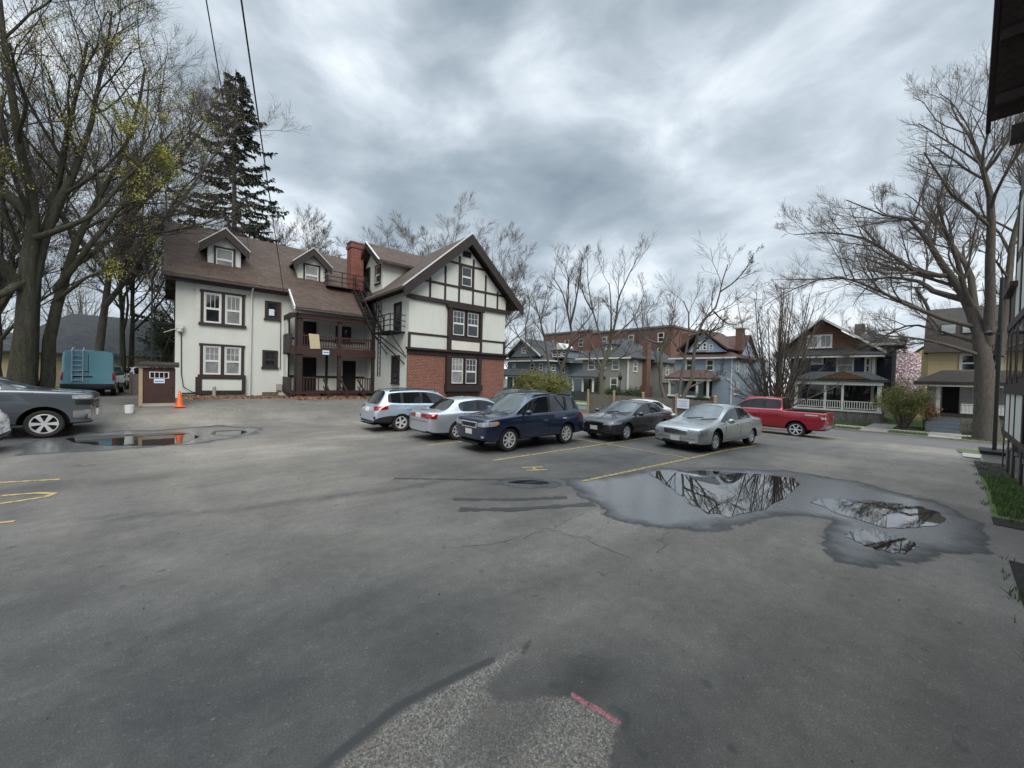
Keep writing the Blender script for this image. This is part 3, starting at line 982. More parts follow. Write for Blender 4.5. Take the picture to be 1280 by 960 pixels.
window(DW, dor, 26.9, 27.9, 8.15, 9.7, 'timber', .1, 'timber', flat=True, name='dormer_door')
# left wing
b = MB()
b.box((-.15, 27.32, -.2), (.70, 36, 7.0)); b.box((.70, 27.2, -.2), (9.95, 36, 7.0))
b.prism([(-.15, 27.3, 7.0), (-.15, 36, 7.0), (-.15, 31.65, 10.6)], (10, 0, 0))
b.build('wall', 'stucco', H)
b = MB()
WS = (11.02 - 7.08) / (31.5 - 26.65)
b.prism([(-.65, 26.65, 7.08), (-.65, 31.5, 11.02), (-.65, 31.5, 11.20), (-.65, 26.65, 7.26)], (13.0, 0, 0))
b.prism([(-.65, 36.35, 7.08), (-.65, 31.5, 11.02), (-.65, 31.5, 11.20), (-.65, 36.35, 7.26)], (13.0, 0, 0))
z_p = 7.08 - WS * 1.47
b.prism([(5.08, 25.18, z_p), (5.08, 26.65, 7.08), (5.08, 26.65, 7.26), (5.08, 25.18, z_p + .18)], (4.80, 0, 0))
b.build('roof', 'shingle_v', H)
b = MB()
for sgn in (-1, 1):
    b.prism([(-.72, 31.5 + sgn * 4.9, 7.12), (-.72, 31.5, 11.12), (-.72, 31.5, 10.75), (-.72, 31.5 + sgn * 4.86, 6.8)], (.07, 0, 0))
b.build('bargeboard', 'timber', H)
b = MB()
b.prism([(5.0, 25.12, z_p + .0), (5.0, 26.7, 7.12), (5.0, 26.7, 7.30), (5.0, 25.12, z_p + .2)], (.08, 0, 0)); b.build('roof_edge', 'flashing', H)
b = MB(); b.tube([(-.65, 26.58, 7.06), (5.05, 26.58, 7.06)], .07, 8); b.tube([(5.08, 25.1, z_p), (9.85, 25.1, z_p)], .07, 8); b.build('gutter', 'timber', H)
b = MB(); b.box((-.5, 26.66, 6.93), (5.0, 27.2, 7.05)); b.build('soffit', 'timber', H)
b = MB(); b.tube([(3.2, 26.6, 7.0), (3.2, 26.98, 6.75), (3.2, 27.11, 6.5), (3.17, 27.11, .75), (3.17, 26.9, .6)], .055, 8); b.build('downpipe', 'offwhite', H)
b = MB(); b.tube([(5.2, 25.1, 5.75), (5.15, 25.3, 5.5), (5.12, 25.3, .9)], .05, 8); b.build('downpipe', 'timber', H)
L = Wall('v', 27.2)
for (z0, z1, tag) in ((4.85, 6.52, 2), (1.98, 3.58, 1)):
    b = MB()
    L.box(b, .88, 1.02, 0, .075, z0, z1); L.box(b, 2.74, 2.88, 0, .075, z0, z1); L.box(b, 1.80, 1.96, 0, .075, z0, z1)
    L.box(b, .84, 2.92, 0, .09, z1, z1 + .12); L.box(b, .80, 2.96, 0, .14, z0 - .14, z0)
    b.build('window_surround', 'timber', H)
    for x0 in (1.025, 1.965):
        window(L, H, x0, x0 + .77, z0 + .01, z1 - .01, 'white_trim', .05, cols=3, rows=2 if tag == 1 else 1, sill=0, pane='pane_blind' if tag == 1 or x0 > 1.5 else 'pane')
b = MB()
L.box(b, .70, .98, 0, .16, 1.02, 1.84); L.box(b, 2.78, 2.96, 0, .16, 1.02, 1.84); L.box(b, .70, 2.96, 0, .18, .92, 1.10); L.box(b, .98, 2.78, 0, .16, 1.74, 1.84)
b.build('window_box', 'timber', H)
b = MB(); L.box(b, .98, 2.78, 0, .12, 1.10, 1.74); b.build('window_box_panel', 'stucco', H)
for (x0, x1, z0, z1) in ((3.87, 4.66, 5.42, 6.48), (3.78, 4.58, 2.50, 3.52)):
    window(L, H, x0, x1, z0, z1, 'timber', .12, 'timber', .06, sill=.1)
b = MB(); L.box(b, 4.08, 4.36, .02, .06, 5.62, 6.0); b.build('window_notice', 'paper', H)
for (x0, x1) in ((.14, .98), (3.8, 4.62)):
    b = MB(); L.box(b, x0, x1, 0, .05, .42, .98); 
    v_ = b.build('basement_vent', 'dark_void', H)
    b = MB()
    for k in range(4): L.box(b, x0, x1, .05, .08, .44 + k * .13, .52 + k * .13)
    b.build('louvre', 'stone', v_)
b = MB(); L.box(b, 4.52, 4.8, 0, .16, 1.1, 1.5); b.build('meter', 'concrete', H)
# side dormers of the left wing
for (x0, x1, xp, zp, half) in ((1.20, 2.74, 1.97, 10.2, 1.12), (5.76, 7.40, 6.58, 10.2, 1.12)):
    b = MB()
    b.prism([(x0, 28.0, 7.6), (x1, 28.0, 7.6), (x1, 28.0, 9.25), (xp, 28.0, 9.95), (x0, 28.0, 9.25)], (0, 2.2, 0))
    dm = b.build('dormer', 'stucco', H)
    b = MB(); gable_roof(b, 27.62, 30.8, xp, half, 9.18, zp, .12, 'v'); b.build('dormer_roof', 'shingle_u', dm)
    b = MB()
    for sgn in (-1, 1):
        b.prism([(xp + sgn * (half + .04), 27.55, 9.24), (xp, 27.55, zp + .12), (xp, 27.55, zp - .34), (xp + sgn * half, 27.55, 8.82)], (0, .07, 0))
    b.build('dormer_bargeboard', 'timber', dm)
    b = MB(); b.prism([(xp - half - .08, 27.53, 9.24), (xp, 27.53, zp + .14), (xp, 27.53, zp + .20), (xp - half - .08, 27.53, 9.30)], (0, .1, 0))
    b.prism([(xp + half + .08, 27.53, 9.24), (xp, 27.53, zp + .14), (xp, 27.53, zp + .20), (xp + half + .08, 27.53, 9.30)], (0, .1, 0)); b.build('dormer_flashing', 'flashing', dm)
    window(Wall('v', 28.0), dm, xp - .5, xp + .5, 8.0, 9.36, 'timber', .10, flat=True, name='dormer_window', pane='pane_blind')
# chimney
b = MB(); b.box((8.85, 27.3, 6.5), (9.7, 28.15, 10.9)); b.box((8.79, 27.24, 10.9), (9.76, 28.21, 11.12)); b.box((8.85, 27.3, 11.12), (9.7, 28.15, 11.25))
ch = b.build('chimney', 'chimney_brick', H)
b = MB(); b.box((8.8, 27.25, 11.25), (9.75, 28.2, 11.33)); b.build('chimney_cap', 'stone', ch)
# porch
b = MB()
b.box((4.92, 25.35, .95), (9.88, 27.19, 1.10)); b.box((4.92, 25.35, 3.40), (9.88, 27.19, 3.56)); b.box((4.95, 25.30, 3.32), (9.88, 25.42, 3.80)); b.box((4.95, 25.30, 5.45), (9.88, 25.5, 5.72))
b.box((5.75, 25.37, .4), (6.55, 25.45, .95)); 
for z in (1.95, 2.1):
    pass
porch = b.build('porch', 'timber_red', H)
b = MB(); b.box((5.15, 25.22, .3), (5.75, 25.72, .82)); b.build('pier', 'brick', porch)
for x, w in ((5.22, .34), (7.55, .20), (9.70, .18)):
    b = MB(); b.box((x, 25.38, .8 if x < 6 else 1.1), (x + w, 25.38 + w, 3.32)); b.box((x, 25.385, 3.8), (x + w, 25.38 + w, 5.45)); b.build('post', 'timber', porch)
for (x0, x1) in ((5.58, 7.54), (7.77, 9.69)):
    b = MB()
    b.box((x0, 25.42, 4.42), (x1, 25.50, 4.50)); b.box((x0, 25.42, 3.84), (x1, 25.50, 3.90))
    n = int((x1 - x0) / .14)
    for k in range(n):
        x = x0 + (k + .5) * (x1 - x0) / n
        b.box((x - .025, 25.44, 3.90), (x + .025, 25.48, 4.42))
    b.build('railing', 'timber_red', porch)
for (x0, x1) in ((5.58, 6.55), (8.9, 9.69)):
    b = MB()
    b.box((x0, 25.42, 1.90), (x1, 25.50, 1.97))
    n = int((x1 - x0) / .14)
    for k in range(n):
        x = x0 + (k + .5) * (x1 - x0) / n
        b.box((x - .025, 25.44, 1.10), (x + .025, 25.48, 1.90))
    b.build('railing', 'timber_red', porch)
b = MB()
for k in range(4):
    b.box((6.75, 25.36 - .28 * (k + 1), .35 - .1), (8.75, 25.36 - .28 * k, .95 - .17 * (k + 1) + .12))
b.build('steps', 'timber_red', porch)
for x in (6.72, 7.72, 8.78):
    b = MB(); b.bar((x, 25.35, 1.85), (x, 24.2, 1.2), .07, .1); b.box((x - .05, 24.15, .35), (x + .05, 24.25, 1.25)); b.bar((x, 25.35, 1.4), (x, 24.2, .8), .05); b.build('handrail', 'timber', porch)
# walls and doors seen inside the porch
P = Wall('v', 27.2)
b = MB()
P.box(b, 5.05, 5.2, .0, .05, 1.1, 5.6); P.box(b, 5.0, 9.85, 0, .04, 1.9, 2.05); P.box(b, 5.0, 9.85, 0, .04, 4.3, 4.42); P.box(b, 7.3, 7.45, 0, .05, 1.1, 3.4)
b.build('half_timbering', 'timber', H)
for (x0, x1, z0, z1) in ((5.7, 6.75, 1.12, 3.2), (8.4, 9.25, 1.12, 3.1), (5.7, 6.7, 3.58, 5.5)):
    b = MB(); P.box(b, x0, x1, .0, .06, z0, z1); P.box(b, x0 + .1, x1 - .1, .06, .075, z0 + .1, z1 - .1); P.box(b, x1 - .22, x1 - .17, .075, .14, z0 + .95, z0 + 1.05); b.build('door', 'dark_void', H)
window(P, H, 7.9, 8.9, 4.3, 5.4, 'timber', .12, 'timber')
for (z0, z1) in ((1.05, 1.95), (3.35, 4.5), (5.4, 5.7)):
    b = MB(); b.box((4.86, 25.36, z0), (5.0, 27.2, z1)); b.build('side_panel', 'timber', porch)
for (z0, z1) in ((1.95, 3.3), (4.55, 5.4)):
    b = MB(); b.box((4.88, 26.4, z0), (4.98, 27.19, z1)); b.build('side_screen', 'stucco', porch)
# fire escape on the yard side
fe = MB()
Y = 9.0
fe.box((7.3, 27.0, 7.95), (9.95, 27.9, 8.0))
fesc = fe.build('fire_escape', 'iron', H)
b = MB()
for z in (8.3, 8.6, 8.95):
    b.bar((7.3, 27.0, z), (10.0, 27.0, z), .045); 
for x in (7.3, 8.2, 9.1, 10.0):
    b.bar((x, 27.0, 7.95), (x, 27.0, 8.97), .05)
for z in (8.3, 8.6, 8.95):
    b.bar((7.3, 27.0, z), (7.3, 27.9, z), .045)
b.build('railing', 'iron', fesc)
b = MB()
for x in (8.95, 9.65):
    b.bar((x, 27.0, 7.95), (x, 23.5, 4.75), .05, .2)
    b.bar((x, 27.0, 8.9), (x, 23.5, 5.7), .05)
    for k in range(4):
        f = k / 3; b.bar((x, 27.0 - 3.5 * f, 7.95 - 3.2 * f), (x, 27.0 - 3.5 * f, 8.9 - 3.2 * f), .045)
for k in range(14):
    f = (k + .5) / 14; b.box((8.95, 26.88 - 3.5 * f, 7.9 - 3.2 * f), (9.65, 27.1 - 3.5 * f, 7.93 - 3.2 * f))
b.build('stair', 'iron', fesc)
b = MB(); b.box((8.95, 20.9, 4.70), (9.88, 23.5, 4.75))
for k in range(9):
    b.box((8.95, 20.95 + k * .29, 4.66), (9.88, 21.0 + k * .29, 4.70))
b.build('landing', 'iron', fesc)
b = MB()
for z in (5.05, 5.35, 5.68):
    b.bar((8.97, 20.9, z), (8.97, 23.5, z), .045); b.bar((8.97, 20.9, z), (9.88, 20.9, z), .045)
for v in (20.9, 21.75, 22.6, 23.5):
    b.bar((8.97, v, 4.7), (8.97, v, 5.7), .05)
b.build('railing', 'iron', fesc)
b = MB()
for v in (22.05, 22.4):
    b.bar((8.9, v, 2.1), (8.9, v, 6.5), .05)
for k in range(14):
    b.bar((8.9, 22.05, 2.3 + k * .3), (8.9, 22.4, 2.3 + k * .3), .03)
b.build('ladder', 'iron', fesc)
b = MB()
b.bar((9.0, 21.0, 4.66), (9.88, 21.0, 3.5), .045); b.bar((9.0, 23.4, 4.66), (9.88, 23.4, 3.5), .045)
b.bar((9.0, 23.5, 4.7), (9.86, 20.9, 2.9), .055); b.bar((8.98, 22.9, 4.7), (9.86, 20.7, 3.3), .055)
b.build('brace', 'iron', fesc)
# second fire escape on the far left end
b = MB(); b.box((-1.1, 28.3, 4.7), (-.15, 31.0, 4.76))
for z in (5.1, 5.4, 5.75, 6.05):
    b.bar((-1.1, 28.3, z), (-1.1, 31.0, z), .03); b.bar((-1.1, 28.3, z), (-.15, 28.3, z), .03)
b.bar((-1.1, 28.3, .6), (-1.1, 28.3, 7.2), .07); b.bar((-1.1, 31.0, .6), (-1.1, 31.0, 6.1), .06); b.bar((-1.05, 28.35, 4.7), (-.2, 28.6, 3.7), .06); b.bar((-.2, 28.35, 4.7), (-1.05, 31.0, 1.5), .05)
b.build('end_fire_escape', 'iron', H)
window(Wall('u', -.15), H, 29.2, 30.2, 4.9, 6.6, 'timber', .1, sill=.05); window(Wall('u', -.15), H, 29.2, 30.2, 1.9, 3.5, 'timber', .1, sill=.05)
# lamp and conduit on the left corner
b = MB(); b.box((-.1, 27.05, 4.42), (.18, 27.31, 4.62)); b.lathe([(.05, 4.2), (.13, 4.25), (.14, 4.42)], (.04, 27.17, 0)); b.bar((-.6, 27.2, 4.15), (.0, 27.25, 4.45), .03); b.build('wall_lamp', 'offwhite', H)
b = MB(); b.tube([(.10, 27.29, 4.3), (.12, 27.28, 2.0), (.2, 27.24, 1.3), (.6, 27.15, 1.0), (2.8, 27.12, 1.02 - .12)], .022, 5); b.build('cable', 'iron', H)
b = MB(); b.tube([(4.7, 27.15, 6.5), (4.72, 27.15, 2.4)], .02, 5); b.build('cable', 'iron', H)

# paper and notice hung on the porch rail
o = MB(); o.prism([(5.84, 25.29, 4.56), (6.40, 25.29, 4.55), (6.49, 25.27, 3.70), (5.93, 25.27, 3.66)], (0, -.008, 0))
o.build('hanging_sheet', 'cardboard', label='pale tan sheet hanging over the upper porch rail of the timbered house', cat='sheet')
o = MB(); o.prism([(6.62, 25.285, 3.62), (7.0, 25.285, 3.62), (7.0, 25.285, 3.36), (6.62, 25.285, 3.36)], (0, -.012, 0))
nb = o.build('notice_board', 'paper', label='small white and blue notice on the porch beam below the tan sheet', cat='notice')
o = MB(); o.box((6.66, 25.268, 3.46), (6.96, 25.272, 3.53)); o.build('notice_band', 'paper_blue', nb)
b = MB(); b.tube([(1.50, 26.7, .3), (1.50, 26.7, 1.28)], .085, 10); b.lathe([(.09, 1.28), (.07, 1.33), (.02, 1.35)], (1.50, 26.7, 0), sides=10)
b.build('bollard', 'concrete', label='short grey pipe bollard in front of the stucco wall', cat='bollard', smooth=True)

# ------------------------------------------------------------------ right-hand timbered house (its wall runs away from the camera at the right edge)
RH = thing('neighbour_house', 'dark brown timbered house wall and overhanging eave at the right edge of the yard', 'house', 19.6, -1.1, -.2)
def W2(b, u0, u1, z0, z1, d0, d1):
    return b.box((u0, -1.1 + d0, z0), (u1, -1.1 + d1, z1))
b = MB()
b.prism([(-14, -1.1, 2.3), (20.0, -1.1, 2.3), (20.0, -1.1, 5.2), (18.3, -1.1, 5.2), (18.3, -1.1, 8.7), (15.6, -1.1, 9.0), (9.5, -1.1, 14.6), (2, -1.1, 9.0), (-14, -1.1, 9.0)], (0, -12, 0))
W2(b, -14, 19.4, -.4, 2.3, -11.9, -.12)
b.build('wall', 'dark_siding', RH)
for (u0, u1, z0, z1) in ((18.4, 19.75, 1.0, 2.15), (17.0, 18.15, 1.0, 2.15), (15.4, 16.8, 1.0, 2.15), (17.1, 18.2, 4.35, 5.9), (17.0, 18.0, 6.2, 7.6), (15.2, 16.6, 4.35, 6.0), (15.2, 16.4, 6.4, 8.0), (13, 15, 4.35, 6)):
    b = MB(); W2(b, u0, u1, z0, z1, 0, .012); b.build('stucco_panel', 'stucco', RH)
b = MB()
for u in (19.85, 18.28, 16.9, 15.1):
    W2(b, u - .13, u + .13, -.4, 8.0 if u < 18.4 else 5.2, 0, .022)
W2(b, 14, 20.1, 2.15, 2.45, 0, .05); W2(b, 14, 20.1, .85, 1.0, 0, .03); W2(b, 14, 20.1, 4.1, 4.3, 0, .04)
b.build('half_timbering', 'timber', RH)
b = MB(); W2(b, -14, 19.4, -.4, .5, -.12, -.02); b.build('foundation', 'stone', RH)
WR = Wall('v', -1.1)
for (u0, u1, z0, z1) in ((18.7, 19.5, 2.6, 4.0), (17.2, 18.1, 2.6, 4.0), (15.4, 16.6, 2.6, 4.0)):
    b = MB(); W2(b, u0, u1, z0, z1, .0, .02); f_ = b.build('window', 'timber', RH)
    b = MB(); W2(b, u0 + .08, u1 - .08, z0 + .08, z1 - .08, .02, .028); b.build('pane', 'pane', f_)
b = MB()
b.prism([(15.4, -.40, 9.0), (9.5, -.40, 14.9), (9.5, -.40, 15.2), (15.55, -.40, 9.25)], (0, -13, 0))
b.prism([(9.5, -.40, 14.9), (1.5, -.40, 8.6), (1.3, -.40, 8.8), (9.5, -.40, 15.2)], (0, -13, 0))
b.build('roof', 'dark_shingle', RH)
b = MB(); b.prism([(15.6, -.34, 8.8), (9.5, -.34, 14.75), (9.5, -.34, 15.25), (15.65, -.34, 9.4)], (0, -.08, 0)); b.build('bargeboard', 'timber', RH)
for k in range(6):
    u = 14.9 - k * .95; z = 9.3 + k * .965
    b = MB(); b.box((u, -.46, z - .12), (u + .14, -1.1, z + .10)); b.build('bracket', 'timber', RH)
b = MB(); b.box((15.0, -1.1, 8.3), (15.5, -.72, 8.6)); b.build('bracket', 'timber', RH)
b = MB(); b.box((17.6, -1.1, 5.2), (20.3, -.95, 5.32)); b.build('cornice', 'timber', RH)
# white block, pole
b = MB(); b.box((21.2, -1.5, -.5), (22.3, -.72, .02)); b.build('concrete_block', 'white_trim', label='white concrete block under the black pole by the dark house', cat='block')
b = MB(); b.box((21.1, -1.55, .024), (22.4, -.66, .14)); b.tube([(21.75, -1.0, .14), (21.75, -1.0, 6.2)], .055, 8); b.tube([(21.75, -1.0, 4.2), (21.2, -.8, 4.25), (21.0, -.75, 4.2)], .03, 6); b.lathe([(.03, 4.1), (.1, 4.12), (.11, 4.22), (.02, 4.3)], (20.95, -.73, 0), sides=10)
b.build('lamp_pole', 'iron', label='thin black lamp pole on a white block beside the dark timbered house', cat='pole')
# ------------------------------------------------------------------ houses across the street (fronts face -u)
GZ = -.82


def posts(mb, u, vs_, z0, z1, w=.18):
    for v in vs_:
        mb.box((u, v - w / 2, z0), (u + w, v + w / 2, z1))
    return mb


def rail(mb, u, v0, v1, z0, h=.75, step=.16, w=.05):
    mb.box((u, v0, z0 + h - .07), (u + .07, v1, z0 + h)); mb.box((u, v0, z0 + .08), (u + .07, v1, z0 + .14))
    n = max(1, int(abs(v1 - v0) / step))
    for k in range(n):
        v = v0 + (k + .5) * (v1 - v0) / n
        mb.box((u + .015, v - w / 2, z0 + .14), (u + .055, v + w / 2, z0 + h - .07))
    return mb


# navy house with the brown gable
N1 = thing('frame_house', 'navy house with brown shingled front gable and long white porch', 'house', 46.3, 7.0, GZ)
b = MB(); b.box((46.3, 4.7, .5), (56, 10.8, 5.0)); b.box((48.0, 3.7, .5), (52, 4.7, 6.2)); b.build('wall', 'siding_navy', N1)
b = MB(); b.box((46.32, 4.72, -1.1), (56, 10.78, .5)); b.box((44.0, 3.9, -1.1), (46.3, 9.9, .0)); b.build('foundation', 'stone', N1)
b = MB(); b.prism([(46.25, 4.3, 5.45), (46.25, 11.2, 5.45), (46.25, 8.35, 8.3)], (9, 0, 0)); b.build('gable_wall', 'brown_shingle', N1)
b = MB()
b.prism([(45.7, 3.9, 5.15), (45.7, 8.35, 8.5), (45.7, 8.35, 8.68), (45.7, 3.9, 5.33)], (10, 0, 0)); b.prism([(45.7, 12.2, 5.15), (45.7, 8.35, 8.5), (45.7, 8.35, 8.68), (45.7, 12.2, 5.33)], (10, 0, 0))
b.prism([(45.4, 4.0, 5.0), (46.3, 4.0, 5.55), (46.3, 4.0, 5.7), (45.4, 4.0, 5.14)], (0, 7.9, 0))
hip(b, 47.6, 54, 3.1, 7.5, 6.2, 7.55, ridge='u')
rf = b.build('roof', 'grey_shingle', N1)
b = MB(); b.box((49.5, 5.8, 7.2), (50.3, 6.5, 8.3)); b.build('chimney', 'stone', rf)
b = MB()
b.prism([(45.62, 3.85, 5.12), (45.62, 8.35, 8.5), (45.62, 8.35, 8.72), (45.62, 3.85, 5.36)], (.08, 0, 0)); b.prism([(45.62, 12.25, 5.12), (45.62, 8.35, 8.5), (45.62, 8.35, 8.72), (45.62, 12.25, 5.36)], (.08, 0, 0))
b.box((45.35, 3.95, 4.86), (45.5, 12, 5.0)); b.box((46.1, 4.6, .5), (46.3, 4.8, 5.0)); b.box((47.5, 3.05, 6.0), (47.6, 7.5, 6.2))
b.build('fascia', 'offwhite', N1)
fw_ = Wall('u', 46.3)
window(Wall('u', 46.25), N1, 7.6, 8.58, 5.85, 7.1, hung=False, cols=2, pane='pane_blind'); window(Wall('u', 46.25), N1, 8.6, 9.55, 5.85, 7.1, hung=False, cols=2, pane='pane_blind')
window(fw_, N1, 8.2, 9.15, 4.3, 5.0, hung=False, pane='pane_blind'); window(fw_, N1, 6.0, 7.25, 3.5, 5.0, pane='pane_blind'); window(fw_, N1, 4.85, 5.3, 3.5, 4.9)
window(Wall('v', 4.7), N1, 46.6, 47.5, 3.3, 4.8)
b = MB(); b.box((44.0, 3.9, .05), (46.25, 9.9, .22)); b.box((43.9, 3.8, 2.45), (46.25, 10.0, 2.62))
hip(b, 43.75, 46.25, 3.6, 10.1, 2.85, 3.55, ridge='v', soff=.2)
pr = b.build('porch', 'grey_shingle', N1)
b = MB(); b.prism([(43.72, 4.6, 2.9), (43.72, 8.2, 2.9), (43.72, 6.4, 3.6)], (1.2, 0, 0)); b.build('pediment', 'brown_shingle', pr)
b = MB(); b.box((43.86, 3.8, 2.36), (44.1, 10.0, 2.66)); posts(b, 44.0, (4.05, 9.75), .22, 2.36, .26); posts(b, 44.02, (6.4, 7.6), .22, 2.36, .16); b.box((43.95, 3.85, .05), (44.02, 9.95, .22)); b.build('porch_post', 'white_trim', pr)
b = MB(); rail(b, 44.05, 4.2, 9.6, .22); b.build('railing', 'white_trim', pr)
b = MB(); b.box((46.2, 4.9, .3), (46.29, 9.7, 2.4)); b.build('porch_window', 'pane', pr)

# yellow house with the big dark roof
N2 = thing('frame_house', 'yellow house with huge dark brown roof and skylights behind the big bare tree', 'house', 43.5, -.5, GZ)
b = MB(); b.box((43.2, -6.0, .3), (53, 1.35, 5.0)); b.box((44.5, 1.35, 2.6), (50, 1.75, 5.2)); b.build('wall', 'siding_yellow', N2)
b = MB(); b.box((43.15, -6.0, .45), (43.2, 1.3, 2.6)); b.build('porch_wall', 'siding_white', N2)
b = MB()
b.prism([(42.6, -6.4, 4.95), (44.0, -6.4, 7.2), (46.5, -6.4, 8.7), (51, -6.4, 8.7), (53.6, -6.4, 4.95)], (0, 8.0, 0))
b.build('roof', 'dark_shingle', N2)
for (v0, v1) in ((.05, .75), (-.75, -.3)):
    b = MB(); b.prism([(43.42, v0, 6.35), (43.42, v1, 6.35), (43.84, v1, 7.05), (43.84, v0, 7.05)], (-.06, 0, .03)); b.build('skylight', 'pane_blind', N2)
window(Wall('u', 43.2), N2, -1.2, -.2, 3.55, 4.85, 'offwhite'); window(Wall('u', 43.2), N2, -2.2, -1.25, 3.55, 4.85, 'offwhite')
b = MB(); b.box((41.0, -6.0, .35), (43.15, 1.2, .5)); hip(b, 40.5, 43.2, -6.4, 1.95, 2.75, 3.6, soff=.22); pr = b.build('porch', 'dark_shingle', N2)
b = MB(); b.box((40.55, -6.3, 2.42), (40.7, 1.9, 2.53)); posts(b, 41.1, (.72, -3.0), .5, 2.5, .2); b.build('porch_post', 'offwhite', pr)
b = MB(); rail(b, 41.1, -2.9, -.35, .5); b.box((41.14, -2.9, .55), (41.16, -.35, 1.15)); b.build('railing', 'white_trim', pr)
b = MB(); b.box((41.05, -6, -1.0), (42.9, 1.15, .34)); b.build('foundation', 'stone', pr)
b = MB(); b.box((43.05, -.28, .5), (43.14, .55, 2.42)); b.build('door', 'dark_void', N2)
window(Wall('u', 43.15), N2, -1.55, -.85, 1.15, 2.4, pane='pane')
b = MB()
for k in range(4): b.box((41.0 - .3 * (k + 1), -.35, -1.0), (41.0 - .3 * k, 1.25, .34 - .24 * (k + 1) + .04))
b.build('steps', 'porch_grey', pr)

# light blue house with the red-brown roof
N3 = thing('frame_house', 'light blue house with red brown cross gabled roof and brick chimneys', 'house', 46, 19, GZ)
b = MB(); b.box((46, 16.1, -1.0), (56.5, 22.5, 5.05)); b.box((52.5, 15.3, -1.0), (55, 16.1, 5.0))
b.prism([(46.0, 16.9, 5.8), (46.0, 21.2, 5.8), (46.0, 19.3, 8.1)], (7, 0, 0))
b.prism([(48.2, 16.2, 5.2), (54.0, 16.2, 5.2), (51.1, 16.2, 7.7)], (0, 6, 0)); b.build('wall', 'siding_lightblue', N3)
b = MB()
hip(b, 45.5, 57, 15.55, 23.1, 5.15, 7.4, ridge='u')
b.prism([(45.6, 16.5, 5.95), (45.6, 19.4, 8.35), (45.6, 19.4, 8.5), (45.6, 16.4, 6.1)], (6.5, 0, 0)); b.prism([(45.6, 22.2, 5.95), (45.6, 19.4, 8.35), (45.6, 19.4, 8.5), (45.6, 22.3, 6.1)], (6.5, 0, 0))
gable_roof(b, 15.9, 22, 51.1, 3.2, 5.2, 7.9, .14, 'v')
rf = b.build('roof', 'redbrown_shingle', N3)
b = MB(); b.box((47.9, 15.75, 6), (48.6, 16.5, 8.4)); b.box((47.85, 15.7, 8.4), (48.65, 16.55, 8.52)); b.build('chimney', 'old_brick', rf)
b = MB(); b.box((48.4, 22.2, 5.5), (49.2, 23.0, 8.4)); b.build('chimney', 'old_brick', rf)
b = MB(); b.box((45.45, 15.5, 4.98), (45.52, 23.15, 5.15)); b.box((45.9, 16.02, -.9), (46.02, 16.14, 5.0)); b.box((45.97, 16.1, 2.6), (46.0, 22.5, 2.75)); b.build('trim', 'white_trim', N3)
f3 = Wall('u', 46)
window(f3, N3, 20.35, 21.2, 3.62, 5.0); window(f3, N3, 17.95, 18.85, 3.62, 4.95)
window(f3, N3, 19.5, 20.0, 6.0, 6.9, sill=0); window(f3, N3, 18.8, 19.35, 6.0, 6.9, sill=0); window(f3, N3, 18.1, 18.6, 6.0, 6.7, sill=0)
b = MB(); b.prism([(45.94, 16.6, 5.75), (45.94, 18.9, 5.75), (45.94, 17.8, 6.55)], (.06, 0, 0)); b.build('gable_panel', 'siding_lightblue', N3)
g3 = Wall('v', 16.1)
window(g3, N3, 46.7, 47.4, 1.0, 2.4); window(g3, N3, 47.6, 48.2, 1.0, 2.4); window(g3, N3, 47.3, 48.0, 3.6, 4.8); window(g3, N3, 50, 50.7, 3.0, 4.6); window(g3, N3, 51.5, 52.2, 1.4, 2.4)
b = MB(); b.box((44.0, 17.6, -.9), (45.95, 22.3, .65)); hip(b, 43.6, 45.98, 17.2, 22.6, 2.8, 3.7, soff=.2); pr = b.build('porch', 'redbrown_shingle', N3)
b = MB(); b.box((43.65, 17.3, 2.45), (43.85, 22.5, 2.62)); posts(b, 43.9, (17.75, 18.9, 20.9, 22.1), .65, 2.5, .2); b.box((43.85, 17.5, .55), (44.0, 22.3, .75)); b.build('porch_post', 'white_trim', pr)
b = MB(); b.box((45.9, 18.1, .7), (45.98, 19.0, 2.4)); b.box((45.9, 19.6, 1.2), (45.98, 21.2, 2.4)); b.build('porch_window', 'pane', pr)

# grey house with the brick side chimney
N4 = thing('frame_house', 'grey clapboard house with hipped slate roof and tall brick side chimney', 'house', 46, 33, GZ)
b = MB(); b.box((46, 29.0, -1), (56, 36.8, 5.3)); b.box((52, 27.6, -1), (56, 29.0, 5.0)); b.build('wall', 'siding_grey', N4)
b = MB(); hip(b, 45.3, 56.7, 28.3, 37.5, 5.4, 8.6, ridge='u', inset=4.6); hip(b, 51.4, 56.6, 27.0, 31, 5.0, 6.8, ridge='u'); rf = b.build('roof', 'grey_shingle', N4)
b = MB(); b.box((49.6, 28.3, -1), (50.6, 29.0, 7.9)); b.box((49.2, 28.2, -1), (51.0, 29.0, 1.6)); b.build('chimney', 'old_brick', rf)
def hip_dormer(parent, u0, v0, v1, z0, z1, wallm, roofm, win=True):
    b = MB(); b.box((u0, v0, z0), (u0 + 3, v1, z1)); d = b.build('dormer', wallm, parent)
    b = MB(); hip(b, u0 - .3, u0 + 3.2, v0 - .3, v1 + .3, z1, z1 + .7, ridge='u'); b.build('dormer_roof', roofm, d)
    if win:
        w = (v1 - v0)
        window(Wall('u', u0), d, v0 + w * .2, v1 - w * .2, z0 + .3, z1 - .1, flat=True, name='dormer_window')
    return d
hip_dormer(N4, 47.0, 32.0, 33.8, 6.0, 7.45, 'siding_grey', 'grey_shingle')
f4 = Wall('u', 46)
window(f4, N4, 34.5, 35.8, 3.7, 5.15); window(f4, N4, 30.4, 31.6, 3.7, 5.15); window(f4, N4, 30.6, 31.8, .8, 2.6); window(f4, N4, 32.6, 33.2, 3.9, 5.1)
g4 = Wall('v', 29.0)
